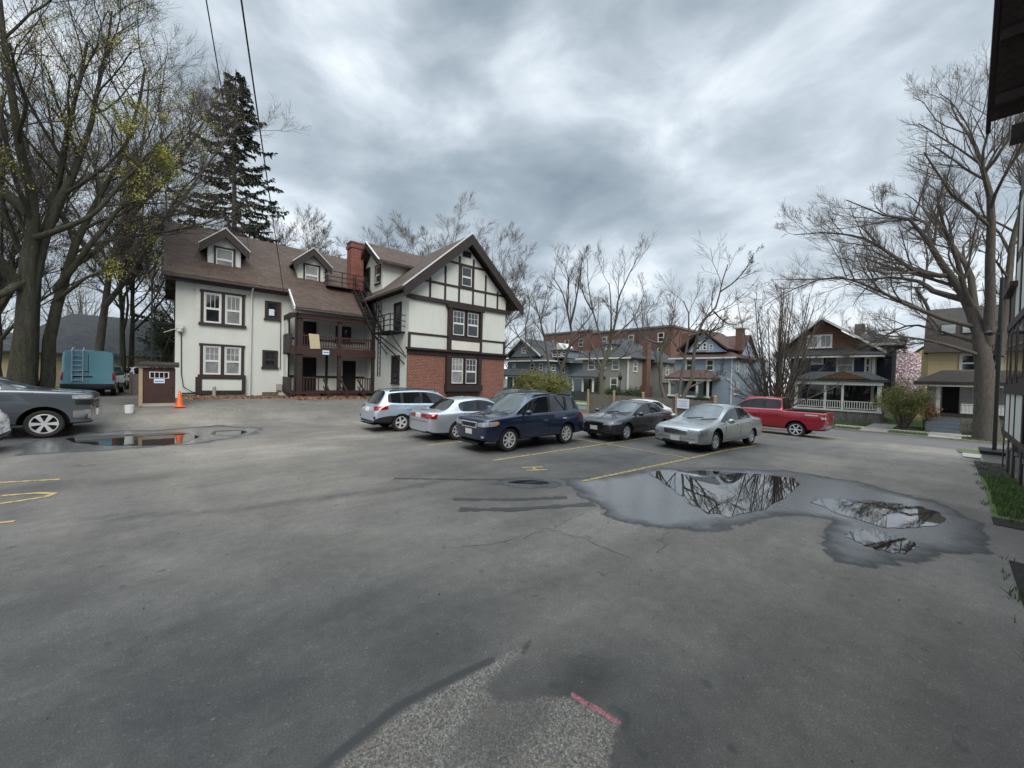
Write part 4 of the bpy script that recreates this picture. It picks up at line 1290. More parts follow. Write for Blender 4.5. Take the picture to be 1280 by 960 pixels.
window(g4, N4, 47.2, 48.2, 3.5, 5.1); window(Wall('v', 27.6), N4, 53.5, 54.5, 3.2, 4.8)
b = MB(); b.box((53, 26.7, -1), (55.5, 27.55, 2.0)); hip(b, 52.8, 55.7, 26.4, 27.58, 2.2, 2.7); b.build('side_bay', 'siding_grey', N4)
b = MB(); b.box((45.9, 28.9, -.9), (46.0, 29.1, 5.2)); b.box((45.2, 28.2, 5.2), (45.3, 37.6, 5.4)); b.build('trim', 'white_trim', N4)
b = MB(); b.box((43.8, 33, -.9), (45.98, 37.0, .5)); hip(b, 43.4, 45.98, 32.6, 37.4, 2.7, 3.6, soff=.2); pr = b.build('porch', 'grey_shingle', N4)
b = MB(); posts(b, 43.8, (33.2, 35, 36.8), .5, 2.5, .2); b.box((43.5, 32.7, 2.4), (43.7, 37.3, 2.55)); b.build('porch_post', 'white_trim', pr)
b = MB(); b.box((45.9, 33.4, .6), (45.98, 36.4, 2.3)); b.build('porch_window', 'pane', pr)

# blue house with the front gable
N5 = thing('frame_house', 'slate blue house with wide front gable, shed dormer and white window trim', 'house', 46, 48, GZ)
b = MB(); b.box((46, 44.6, -1), (58, 54.3, 5.2)); b.box((52, 40.5, -1), (58, 44.6, 5.0)); b.prism([(46.0, 46.4, 6.0), (46.0, 53.5, 6.0), (46.0, 49.9, 8.85)], (9, 0, 0)); b.build('wall', 'siding_blue', N5)
b = MB()
b.prism([(45.4, 45.3, 5.9), (45.4, 49.9, 9.0), (45.4, 49.9, 9.2), (45.4, 45.3, 6.1)], (12, 0, 0)); b.prism([(45.4, 54.5, 5.9), (45.4, 49.9, 9.0), (45.4, 49.9, 9.2), (45.4, 54.5, 6.1)], (12, 0, 0))
hip(b, 45.2, 58.5, 43.8, 55.0, 5.3, 8.3, ridge='u', inset=5.0)
hip(b, 51.5, 58.5, 39.8, 46, 5.05, 7.4, ridge='u')
b.build('roof', 'grey_shingle', N5)
b = MB(); b.prism([(45.3, 45.2, 5.85), (45.3, 49.9, 9.02), (45.3, 49.9, 9.25), (45.3, 45.2, 6.1)], (.1, 0, 0)); b.prism([(45.3, 54.6, 5.85), (45.3, 49.9, 9.02), (45.3, 49.9, 9.25), (45.3, 54.6, 6.1)], (.1, 0, 0)); b.box((45.1, 43.7, 5.1), (45.2, 55.1, 5.3)); b.box((45.15, 43.65, 5.1), (58, 43.75, 5.3)); b.build('trim', 'white_trim', N5)
f5 = Wall('u', 46)
window(f5, N5, 49.4, 50.5, 6.6, 7.6, cols=2); window(f5, N5, 52.0, 52.9, 3.6, 4.8); window(f5, N5, 47.3, 48.2, 3.6, 4.8); window(f5, N5, 45.2, 46.0, 3.6, 4.8)
g5 = Wall('v', 44.6); h5 = Wall('v', 40.5)
window(g5, N5, 47.5, 48.4, 3.6, 4.7); window(g5, N5, 50, 50.9, 3.3, 4.7); window(h5, N5, 53, 53.9, 3.2, 4.5); window(h5, N5, 55.5, 56.4, 3.2, 4.5)
d5 = hip_dormer(N5, 47.8, 41.5, 44.8, 5.7, 7.0, 'siding_blue', 'grey_shingle', False)
for k in range(3): window(Wall('u', 47.8), d5, 41.7 + k * 1.05, 42.6 + k * 1.05, 5.95, 6.9, flat=True, name='dormer_window')
b = MB(); b.prism([(47.4, 42.0, 7.1), (47.4, 44.4, 7.1), (47.4, 43.2, 8.2)], (3, 0, 0)); b.build('dormer_gable', 'siding_white', d5)
b = MB(); b.box((43.5, 47, -.9), (45.98, 54.8, .4)); hip(b, 43.1, 45.98, 46.6, 55.2, 2.7, 3.8, soff=.25); pr = b.build('porch', 'grey_shingle', N5)
b = MB(); posts(b, 43.5, (47.2, 49.8, 52.2, 54.5), .4, 2.5, .22); b.box((43.2, 46.7, 2.35), (43.4, 55.1, 2.5)); b.build('porch_post', 'white_trim', pr)
b = MB(); b.box((45.9, 48, .5), (45.98, 53, 2.3)); b.build('porch_window', 'dark_void', pr)

# brick apartment block behind them
N6 = thing('apartment_block', 'long flat roofed dark red brick apartment block behind the wooden houses', 'building', 66, 50, GZ)
b = MB(); b.box((66, 33.2, -1), (82, 50.5, 12.0)); b.box((66.2, 50.5, -1), (82, 65, 12.6)); b.build('wall', 'old_brick', N6)
b = MB(); b.box((65.8, 33.0, 12.0), (82.2, 50.5, 12.35)); b.box((66, 50.5, 12.6), (82.2, 65.2, 12.95)); b.build('parapet', 'stone', N6)
for z in (3.6, 6.6, 9.4):
    for v in np.arange(34.5, 49, 6.1 if z > 9 else 4.3):
        window(Wall('u', 66), N6, v, v + 1.2, z, z + 1.7, 'offwhite', .1)
    for v in (53, 57, 61):
        window(Wall('u', 66.2), N6, v, v + 1.2, z, z + 1.7, 'offwhite', .1)
b = MB(); b.box((70, 31.4, -1), (80, 33.2, 9.2)); b.build('stair_tower', 'old_brick', N6)

# pale houses in the gap on the right
N7 = thing('frame_house', 'small cream gabled house far behind the blossoming tree', 'house', 66, 5, GZ)
b = MB(); b.box((66, 3.4, -1), (76, 7.4, 6.0)); b.prism([(66, 3.4, 6.0), (66, 7.4, 6.0), (66, 5.4, 7.6)], (10, 0, 0)); b.build('wall', 'siding_cream', N7)
b = MB(); gable_roof(b, 65.6, 76.4, 5.4, 2.4, 5.85, 7.75, .15, 'u'); rf = b.build('roof', 'dark_shingle', N7)
b = MB(); b.box((69, 4.0, 6.5), (69.8, 4.7, 8.6)); b.build('chimney', 'old_brick', rf)
window(Wall('u', 66), N7, 4.6, 6.0, 4.7, 5.8)
N8 = thing('frame_house', 'pale yellow house gable showing between the cream house and the yellow house', 'house', 60, 1.6, GZ)
b = MB(); b.box((60, .2, -1), (70, 2.9, 5.9)); b.prism([(60, .2, 5.9), (60, 2.9, 5.9), (60, 1.5, 7.1)], (10, 0, 0)); b.build('wall', 'siding_yellow', N8)
b = MB(); gable_roof(b, 59.7, 70.3, 1.55, 1.65, 5.75, 7.2, .15, 'u'); b.build('roof', 'dark_shingle', N8)
b = MB(); b.box((58, 4.2, -1), (64, 6.4, 2.6)); gable_roof(b, 57.7, 64.3, 5.3, 1.5, 2.6, 3.8, .12, 'u'); b.build('garage', 'siding_grey', label='small grey garage roof behind the navy house, under the blossom', cat='garage')

# tan garage and another building at the far left
N9 = thing('garage', 'long tan garage with a big dark hipped roof behind the teal van', 'garage', -6, 44, .7)
b = MB(); b.box((-9.5, 44.0, .5), (.8, 52, 3.2)); b.build('wall', 'siding_tan', N9)
b = MB(); hip(b, -10.2, 1.5, 43.3, 52.7, 3.2, 6.6, ridge='u', inset=3.5); b.build('roof', 'grey_shingle', N9)
b = MB(); b.box((-1.4, 43.95, .6), (-.4, 44.0, 2.7)); b.build('door', 'siding_white', N9)
b = MB(); b.box((-8.3, 43.95, .6), (-5.2, 44.0, 2.9)); b.build('garage_door', 'siding_tan', N9)
N10 = thing('apartment_block', 'grey shingled building with pale windows far left beyond the tree trunks', 'building', -22, 60, .7)
b = MB(); b.box((-26, 58, .5), (-14, 70, 5.0)); b.build('wall', 'siding_tan', N10)
b = MB(); hip(b, -26.6, -13.4, 57.4, 70.6, 5.0, 9.0, ridge='u', inset=4); b.build('roof', 'grey_shingle', N10)
for u in (-24, -20.5, -17): window(Wall('v', 58), N10, u, u + 1.6, 2.2, 4.0, 'offwhite', .1)

# ------------------------------------------------------------------ fence, shed, small things in the yard
FN = thing('wooden_fence', 'weathered grey picket fence with taller pale posts behind the parked cars', 'fence', 25, 14, None)
v0f, v1f = 9.6, 19.3
n = int((v1f - v0f) / .15)
b = MB()
for k in range(n):
    v = v0f + (v1f - v0f) * k / n
    z = float(gz(25, v)); h = 1.52 + .03 * math.sin(k * 2.3) + .02 * random.random()
    b.box((24.98, v, z + .04), (25.005, v + .135, z + h))
for z in (.4, 1.25):
    for k in range(4):
        a = v0f + (v1f - v0f) * k / 4; c = v0f + (v1f - v0f) * (k + 1) / 4
        b.box((25.006, a + .002, float(gz(25, (a + c) / 2)) + z), (25.05, c - .002, float(gz(25, (a + c) / 2)) + z + .09))
b.build('picket_panel', 'weathered_wood', FN)
for k in range(5):
    v = v0f + (v1f - v0f) * k / 4
    z = float(gz(25, v))
    b = MB(); b.box((24.88, v - .07, z - .1), (24.975, v + .07, z + 1.82)); b.add([(24.86, v - .09, z + 1.82), (24.995, v - .09, z + 1.82), (24.995, v + .09, z + 1.82), (24.86, v + .09, z + 1.82), (24.93, v, z + 1.9)], [(0, 1, 2, 3), (0, 1, 4), (1, 2, 4), (2, 3, 4), (3, 0, 4)])
    b.build('post', 'new_wood', FN)
zf = float(gz(25, 11.6))
b = MB(); b.box((24.84, 11.15, zf + .95), (24.87, 11.95, zf + 1.58)); sg = b.build('sign', 'paper', label='white board sign fixed to the wooden fence behind the silver sedan', cat='sign')
b = MB()
for k, (a, c) in enumerate(((11.25, 11.85), (11.3, 11.7), (11.28, 11.8))): b.box((24.835, a, zf + 1.1 + .15 * k), (24.839, c, zf + 1.14 + .15 * k))
b.build('faded_marks', 'concrete', sg)
for (v, lab) in ((9.0, 'reddish brick gate pillar behind the red pickup'),):
    b = MB(); b.box((26.0, v - .3, -.7), (26.6, v + .3, .75)); b.box((25.92, v - .38, .75), (26.68, v + .38, .88)); b.build('gate_pillar', 'old_brick', label=lab, cat='pillar')

SH = thing('garbage_shed', 'small dark red wooden shed with a four pane window beside the stucco house', 'shed', -.6, 22.4, None)
zs = float(gz(-.6, 22.4))
b = MB(); b.box((-1.12, 22.2, zs + .12), (-.10, 23.2, zs + 1.62)); b.build('wall', 'timber_red', SH)
b = MB(); b.prism([(-1.25, 22.05, zs + 1.66), (-1.25, 23.35, zs + 1.78), (-1.25, 23.35, zs + 1.90), (-1.25, 22.05, zs + 1.78)], (1.28, 0, 0)); b.build('roof', 'timber', SH)
b = MB(); b.box((-1.14, 22.17, zs - .02), (-.08, 23.2, zs + .12)); b.build('base', 'concrete', SH)
b = MB(); b.box((-1.24, 22.16, zs), (-1.12, 22.28, zs + 1.60)); b.build('corner_post', 'new_wood', SH)
w_ = Wall('v', 22.2)
b = MB(); w_.box(b, -.92, -.30, 0, .03, zs + 1.18, zs + 1.46); f_ = b.build('window', 'white_trim', SH)
b = MB()
for k in range(4): w_.box(b, -.89 + k * .145, -.89 + k * .145 + .12, .03, .036, zs + 1.21, zs + 1.43)
b.build('pane', 'pane', f_)
b = MB(); w_.box(b, -.22, -.17, 0, .03, zs + .62, zs + .67); w_.box(b, -.22, -.17, 0, .03, zs + .78, zs + .83); b.build('hasp', 'chrome', SH)
b = MB(); w_.box(b, -.78, -.44, 0, .012, zs + .98, zs + 1.16); nb = b.build('notice', 'paper', label='small white and blue notice on the dark red shed under its window', cat='notice')
b = MB(); w_.box(b, -.75, -.47, .012, .016, zs + 1.03, zs + 1.08); b.build('notice_band', 'paper_blue', nb)


def cone(u, v, lab):
    z = float(gz(u, v)) + .005
    o = thing('traffic_cone', lab, 'traffic cone', u, v, z)
    b = MB(); b.box((u - .19, v - .19, z), (u + .19, v + .19, z + .035)); b.build('base', 'orange', o)
    b = MB(); b.lathe([(.145, z + .036), (.13, z + .07), (.03, z + .71), (.022, z + .72)], (u, v, 0), sides=18); b.build('body', 'orange', o, smooth=True)
    return o


cone(.05, 22.05, 'orange traffic cone at the right foot of the dark red shed')
cone(-1.9, 33.5, 'orange traffic cone beyond the teal van near the garage')
zb_ = float(gz(-1.45, 21.3))
b = MB(); b.lathe([(.125, zb_), (.14, zb_ + .30), (.148, zb_ + .30), (.148, zb_ + .33), (.135, zb_ + .33), (.128, zb_ + .28), (.11, zb_ + .03)], (-1.45, 21.3, 0), sides=18); b.build('bucket', 'paint_white', label='white plastic bucket left of the dark red shed', cat='bucket', smooth=True)
b = MB(); b.box((-2.1, 30.6, .7), (-1.1, 30.7, 1.9)); b.box((-2.1, 30.55, .75), (-2.0, 31.4, 2.0)); b.box((-1.2, 30.55, .75), (-1.1, 31.4, 2.0)); b.build('bin_screen', 'weathered_wood', label='low dark timber screen left of the shed', cat='screen')

LP = thing('street_lamp', 'black lantern style street lamp in front of the grey house', 'street lamp', 37.3, 24.5, None)
zl = float(gz(37.3, 24.5))
b = MB(); b.lathe([(.16, zl), (.14, zl + .4), (.07, zl + .5), (.05, zl + 3.1)], (37.3, 24.5, 0), sides=12); b.build('pole', 'iron', LP)
b = MB(); b.lathe([(.08, zl + 3.1), (.2, zl + 3.2), (.24, zl + 3.6)], (37.3, 24.5, 0), sides=8); b.build('lantern', 'pane', LP)
b = MB(); b.lathe([(.28, zl + 3.6), (.12, zl + 3.8), (.03, zl + 4.0)], (37.3, 24.5, 0), sides=8); b.build('cap', 'iron', LP)

# overhead wires: from the house corner and past the roof towards the camera and up
def wire(name, p, q, sag, r, lab):
    pts = []
    for k in range(25):
        t = k / 24
        pts.append(tuple(p[i] + (q[i] - p[i]) * t for i in range(2)) + (p[2] + (q[2] - p[2]) * t - sag * 4 * t * (1 - t),))
    b = MB(); b.tube(pts, r, 6); return b.build(name, 'iron', label=lab, cat='wire')
def ray_pt(px, py, D):
    """where a sight line of the photograph is D metres in front of the camera (used for the two wires, measured once)"""
    x = (px - 640) / 480 * D; y = D; z = EYE + (472 + .026 * (px - 640) - py) / 480 * D
    return (x * E1[0] + y * E1[1], x * E2[0] + y * E2[1], z)


def ext(p, q, f):
    return tuple(p[i] + (q[i] - p[i]) * f for i in range(3))


_a = (4.75, 26.6, 6.98)
wire('overhead_wire', _a, ext(_a, ray_pt(290, -30, 7.0), 1.5), .12, .017, 'thick black overhead cable running down to the eave of the stucco house')
_a = ray_pt(318, 360, 44)
wire('overhead_wire', _a, ext(_a, ray_pt(247, -20, 6.0), 1.25), .05, .010, 'thin grey overhead wire passing left of the thick black cable, over the spruce')

# ------------------------------------------------------------------ trees
def tubes(P, R, sides):
    """P (n,k,3) polylines, R (n,k) radii -> verts, quads"""
    n, k, _ = P.shape
    T = np.empty_like(P)
    T[:, 1:-1] = P[:, 2:] - P[:, :-2]; T[:, 0] = P[:, 1] - P[:, 0]; T[:, -1] = P[:, -1] - P[:, -2]
    T /= np.linalg.norm(T, axis=2, keepdims=True) + 1e-9
    ref = np.where(np.abs(T[:, :1, 2:3]) > .9, np.array([1., 0, 0]), np.array([0, 0, 1.]))
    A = np.cross(T, np.broadcast_to(ref, T.shape)); A /= np.linalg.norm(A, axis=2, keepdims=True) + 1e-9
    B = np.cross(T, A)
    th = np.arange(sides) * 2 * PI / sides
    V = P[:, :, None] + R[:, :, None, None] * (np.cos(th)[:, None] * A[:, :, None] + np.sin(th)[:, None] * B[:, :, None])
    V = V.reshape(-1, 3)
    b = (np.arange(n)[:, None, None] * k + np.arange(k - 1)[None, :, None]) * sides
    i = np.arange(sides)[None, None]; j = (i + 1) % sides
    F = np.stack([b + i, b + j, b + j + sides, b + i + sides], -1).reshape(-1, 4)
    return V, F


def grow(rng, P, R, nch, t0, ang, ln, k=5, wig=.10, upb=.12, rr=.55, jit=.35, rmin=.005):
    """children along every parent branch"""
    n, kp, _ = P.shape
    L = np.linalg.norm(np.diff(P, axis=1), axis=2).sum(1)
    t = (t0 + (1 - t0) * ((np.arange(nch)[None] + rng.uniform(0, 1, (n, nch))) / nch)).clip(0, .995)
    x = t * (kp - 1); i = x.astype(int); f = (x - i)[..., None]
    ar = np.arange(n)[:, None]
    S = P[ar, i] * (1 - f) + P[ar, i + 1] * f
    rp = R[ar, i] * (1 - f[..., 0]) + R[ar, i + 1] * f[..., 0]
    T = P[ar, i + 1] - P[ar, i]; T /= np.linalg.norm(T, axis=2, keepdims=True) + 1e-9
    S = S.reshape(-1, 3); T = T.reshape(-1, 3); rp = rp.reshape(-1); t = t.reshape(-1)
    m = len(S)
    rv = rng.normal(0, 1, (m, 3)); rv -= (rv * T).sum(1)[:, None] * T; rv /= np.linalg.norm(rv, axis=1)[:, None] + 1e-9
    a = np.radians(ang) * rng.uniform(.65, 1.3, m)[:, None]
    D = np.cos(a) * T + np.sin(a) * rv
    D[:, 2] += upb; D /= np.linalg.norm(D, axis=1)[:, None]
    l = np.repeat(L, nch) * ln * (1.15 - .6 * t) * rng.uniform(1 - jit, 1 + jit, m)
    C = np.empty((m, k, 3)); C[:, 0] = S
    for q in range(1, k):
        D = D + rng.normal(0, wig, (m, 3)); D[:, 2] += upb * .4; D /= np.linalg.norm(D, axis=1)[:, None]
        C[:, q] = C[:, q - 1] + D * (l / (k - 1))[:, None]
    r0_ = np.maximum(np.minimum(rp * rr, l * .021), rmin)
    return C, r0_[:, None] * np.linspace(1, .42, k)[None]


def resample(pts, radii, k=10):
    P = np.array(pts, float); s = np.concatenate([[0], np.cumsum(np.linalg.norm(np.diff(P, axis=0), axis=1))])
    n = len(P)
    q = np.linspace(0, n - 1, k); i = np.minimum(q.astype(int), n - 2); f = (q - i)[:, None]
    p0 = P[np.maximum(i - 1, 0)]; p1 = P[i]; p2 = P[i + 1]; p3 = P[np.minimum(i + 2, n - 1)]
    C = .5 * (2 * p1 + (p2 - p0) * f + (2 * p0 - 5 * p1 + 4 * p2 - p3) * f ** 2 + (3 * p1 - p0 - 3 * p2 + p3) * f ** 3)
    f_ = np.linspace(0, 1, k)
    return C, radii[-1] + (radii[0] - radii[-1]) * (1 - f_) ** 1.35


def mesh_np(name, V, F, m, parent, smooth=True):
    me = bpy.data.meshes.new(name)
    me.vertices.add(len(V)); me.vertices.foreach_set('co', V.astype(np.float32).reshape(-1))
    nv_ = F.shape[1]
    me.loops.add(F.size); me.loops.foreach_set('vertex_index', F.astype(np.int32).reshape(-1))
    me.polygons.add(len(F)); me.polygons.foreach_set('loop_start', np.arange(len(F), dtype=np.int32) * nv_)
    me.polygons.foreach_set('use_smooth', np.full(len(F), smooth))
    me.update(calc_edges=True)
    me.materials.append(MATS[m])
    o = bpy.data.objects.new(name, me)
    COL.objects.link(o); o.parent = parent
    ORG[o.name] = ORG[parent.name]
    return o


def join_tubes(parts):
    Vs, Fs, off = [], [], 0
    for V, F in parts:
        Vs.append(V); Fs.append(F + off); off += len(V)
    return np.concatenate(Vs), np.concatenate(Fs)


def bare_tree(name, label, u, v, limbs, levels, seed, bark='bark_grey', twig='twig', cat='tree', group=None, leaf=None, leafsize=.09, leafn=1.0, leafmax=99, z=None, split=1, flare=1.6, kind_name='tree'):
    """limbs: list of (points (across, z, away), start radius, end radius) as seen from the yard; levels: kwargs for grow()"""
    rng = np.random.default_rng(seed)
    o = thing(name, label, cat, u, v, z, group)
    z0 = ORG[o.name][2]
    x, y = xy(u, v)
    d = np.array([x, y]); d /= np.linalg.norm(d)
    r_ = np.array([d[1], -d[0]])
    # back to u, v components
    ru = np.array([r_ @ np.array(E1), r_ @ np.array(E2)]); du = np.array([d @ np.array(E1), d @ np.array(E2)])
    Ps, Rs = [], []
    for pts, ra, rb in limbs:
        pts3 = [(p[0], p[1], p[2] if len(p) > 2 else 0.) for p in pts]
        W = [(p[0] * ru[0] + p[2] * du[0], p[0] * ru[1] + p[2] * du[1], p[1]) for p in pts3]
        C, R = resample(W, [ra, rb], 12)
        C[1:-1] += rng.normal(0, .03, C[1:-1].shape) * min(1, ra * 5)
        if pts3[0][1] < .1 and flare > 1:
            R[0] *= flare; R[1] *= 1 + (flare - 1) * .25
        Ps.append(C); Rs.append(R)
    P = np.array(Ps); R = np.array(Rs)
    trunk = [tubes(P, R, 10)]
    crown = []
    tips = []
    for i, lv in enumerate(levels):
        P, R = grow(rng, P, R, **lv)
        sd = 6 if i == 0 else (4 if i == 1 else 3)
        (trunk if i < split else crown).append(tubes(P, R, sd))
        if i >= len(levels) - 2:
            tips.append(P.reshape(-1, 3))
    V, F = join_tubes(trunk); mesh_np('trunk', V, F, bark, o)
    V, F = join_tubes(crown); mesh_np('crown', V, F, twig, o)
    if leaf:
        T = np.concatenate(tips)
        # leaves come in clumps: keep points where a cheap 3-D wave field is high
        f = np.sin(T[:, 0] * 1.7 + seed) * np.sin(T[:, 1] * 1.9 + 1) * np.sin(T[:, 2] * 1.6 + 2) + .35 * np.sin(T[:, 0] * 4.1) * np.sin(T[:, 2] * 3.7 + T[:, 1] * 3.1)
        keep = (f > rng.uniform(.0, .8, len(T))) & (T[:, 2] < leafmax)
        T = T[keep]
        T = T[rng.uniform(0, 1, len(T)) < leafn]
        T = np.concatenate([T + rng.normal(0, .10, T.shape) for _ in range(3)])
        u0_, v0_, zz = ORG[o.name]
        scatter_cards('foliage', leaf, T + np.array([u0_, v0_, zz]), leafsize, None, False, o, seed)
    return o


def lv(nch, t0, ang, ln, **k):
    d = dict(nch=nch, t0=t0, ang=ang, ln=ln); d.update(k); return d


STD = [lv(8, .25, 40, .46, k=7, wig=.12, upb=.12), lv(7, .2, 40, .58, k=6, wig=.10), lv(7, .12, 36, .62, k=5, wig=.08, rmin=.008), lv(6, .1, 34, .66, k=3, wig=.06, rmin=.006)]


def fork(h, n, spread, r, seed, base=.35, lean=0.):
    """a trunk that forks into n rising limbs"""
    rg = np.random.default_rng(seed + 500)
    out = [([(0, 0), (lean * .3, h * base * .5), (lean * .6, h * base), (lean + rg.normal(0, .5), h * .58, rg.normal(0, .5)), (lean * 1.1 + rg.normal(0, 1.), h * .86, rg.normal(0, .8))], r, r * .08)]
    for k in range(n):
        a = 2 * PI * k / n + rg.uniform(-.4, .4)
        s = spread * rg.uniform(.7, 1.15)
        z0 = h * base * rg.uniform(.65, 1.15); s *= 1.1 if k % 2 else .7; zt_ = h * (.92 if k % 2 == 0 else .70) * rg.uniform(.92, 1.04)
        out.append(([(lean * .55, z0, 0), (lean * .6 + s * .35 * math.cos(a), z0 + (zt_ - z0) * .25, s * .35 * math.sin(a)), (lean * .8 + s * .75 * math.cos(a), z0 + (zt_ - z0) * .65, s * .75 * math.sin(a)), (lean + s * math.cos(a), zt_, s * math.sin(a))], r * .5, r * .06))
    return out


def dome(h, n, spread, r, seed, base=.26):
    """a round-headed tree: limbs radiate to the surface of a dome"""
    rg = np.random.default_rng(seed + 900)
    out = [([(0, -.2), (0, h * base * .6), (0, h * base), (rg.normal(0, .3), h * .5, rg.normal(0, .3))], r, r * .35)]
    for k in range(n):
        a = k * 2.4 + rg.uniform(-.3, .3); q = math.sqrt((k + .5) / n)
        s = spread * q; zt = h * (.88 - .42 * q ** 2.2) * rg.uniform(.95, 1.03)
        z0 = h * base * rg.uniform(.7, 1.25)
        out.append(([(0, z0, 0), (s * .28 * math.cos(a), z0 + (zt - z0) * .34, s * .28 * math.sin(a)), (s * .66 * math.cos(a), z0 + (zt - z0) * .72, s * .66 * math.sin(a)), (s * math.cos(a), zt, s * math.sin(a))], r * .42, r * .04))
    return out


# big double-stemmed maple on the left, coming into leaf
GL = 'old trees coming into leaf on the left'
LTW = [lv(9, .36, 42, .36, k=7, wig=.12, upb=.14), lv(7, .2, 40, .58, k=6, wig=.10, upb=.08), lv(7, .12, 36, .62, k=5, wig=.08, rmin=.006), lv(5, .1, 34, .66, k=3, wig=.06, rmin=.005)]
bare_tree('maple_tree', 'huge mossy double trunked tree with yellow green buds behind the grey pickup', -4.8, 26.2, [
    ([(-.3, -.2), (-.2, 2.5), (-.1, 5.5), (.0, 8), (-.4, 11, -1), (-.8, 15, -1.5), (-1.0, 19, -2)], .40, .05),
    ([(-.1, 4.4), (.35, 7.2, .3), (1.3, 11, .5), (2.0, 15, .8), (2.4, 19, 1)], .25, .04),
    ([(-.15, 4.6), (-.9, 5.8, -.6), (-1.8, 7.2, -1.4), (-3.0, 9.5, -2.0), (-4.4, 12, -2.4)], .24, .05),
    ([(-.1, 5.2), (-1.2, 4.0, -1.0), (-2.6, 3.2, -1.8), (-4, 3.0, -2.2)], .16, .06),
    ([(0, 7), (1.5, 8.0, -1.5), (2.6, 10.0, -2.2), (3.8, 12.2, -2.6)], .14, .025),
    ([(0, 8), (-1.5, 10, 1.5), (-2.6, 13, 2), (-3, 17, 2)], .25, .05)],
    LTW, 41, 'bark_moss', 'twig', leaf='bud_leaf', leafsize=.08, leafn=1., leafmax=20, flare=1.15)
bare_tree('maple_tree', 'mossy tree with two leaning stems just right of the huge double trunked one', -4.4, 27.4, [
    ([(-.75, -.2), (-.65, 3), (-.45, 6), (.0, 9), (.5, 13), (1.0, 17)], .33, .05),
    ([(-.25, -.2), (-.05, 3), (.5, 6.5), (1.3, 9.5), (2.4, 13), (3.0, 17)], .26, .05),
    ([(.1, 5.0), (1.0, 7.0, -.8), (2.2, 9.5, -1.2), (3.8, 12.5, -1.5), (4.8, 14.5, -1.6)], .15, .03),
    ([(.3, 6.0), (1.6, 7.6, .6), (2.8, 9.9, 1), (4.2, 12.3, 1.2)], .14, .03),
    ([(.0, 4.4), (.9, 5.6, -1.0), (1.9, 6.4, -1.5), (3.0, 7.8, -1.8)], .10, .02)],
    LTW, 42, 'bark_moss', 'twig', leaf='bud_leaf', leafsize=.08, leafn=.35, leafmax=17, flare=1.15)
bare_tree('maple_tree', 'tall tree with spreading bare limbs arching right towards the stucco house', -2.0, 32.5, [
    ([(-1.6, -.2), (-1.4, 3), (-1.2, 6), (-.6, 10), (0.2, 14), (.5, 19)], .25, .04),
    ([(-1.3, 5), (.2, 8, -.6), (1.8, 11.6, -1), (3.6, 15.4, -1.2), (4.9, 18.0, -1.4)], .15, .03),
    ([(-1.2, 7), (.8, 10.2, .5), (2.4, 13.6, .8), (4.2, 16.8, 1.0)], .15, .03),
    ([(-.6, 10), (1.2, 13.4, .4), (2.8, 17, .5), (4.0, 20.4, .6)], .16, .04),
    ([(-1.0, 7), (-3.0, 10, .6), (-4.4, 14, .8), (-5.0, 18, 1)], .18, .04)],
    LTW, 43, 'bark', 'twig', leaf='bud_leaf', leafsize=.09, leafn=.08)
for i, (u, v, h, s, lb) in enumerate(((-3.0, 38.2, 14.5, 51, 'slender straight tree right of the teal van, left of a matching pair'), (-2.6, 38.9, 15.5, 52, 'slender straight tree right of the teal van, right of a matching pair'))):
    bare_tree('slender_tree', lb, u, v, [([(0, -.2), (.05, 4), (-.1 + .2 * i, 8), (.1, h)], .21, .04)] + fork(h, 4, 2.4, .16, s, .5)[1:], STD[:4], s, 'bark_moss', 'twig', leaf='bud_pale', leafsize=.11, leafn=.10, group=None)
for i, (u, v, h, r, s, lb) in enumerate(((-7.2, 33.0, 12, .3, 61, 'dark trunk at the far left edge of the view beyond the pickup'), (-8.6, 38.0, 15, .3, 62, 'tree with mossy limbs behind the teal van and the mossy trunks'), (.6, 43, 13, .25, 64, 'budding tree filling the gap between the garage and the stucco house'))):
    bare_tree('tree', lb, u, v, fork(h, 5, 4.0, r * .8, s, .34), STD, s, 'bark_moss', 'twig', leaf='bud_leaf' if i in (0, 1) else 'bud_pale', leafsize=.10, leafn=.10)


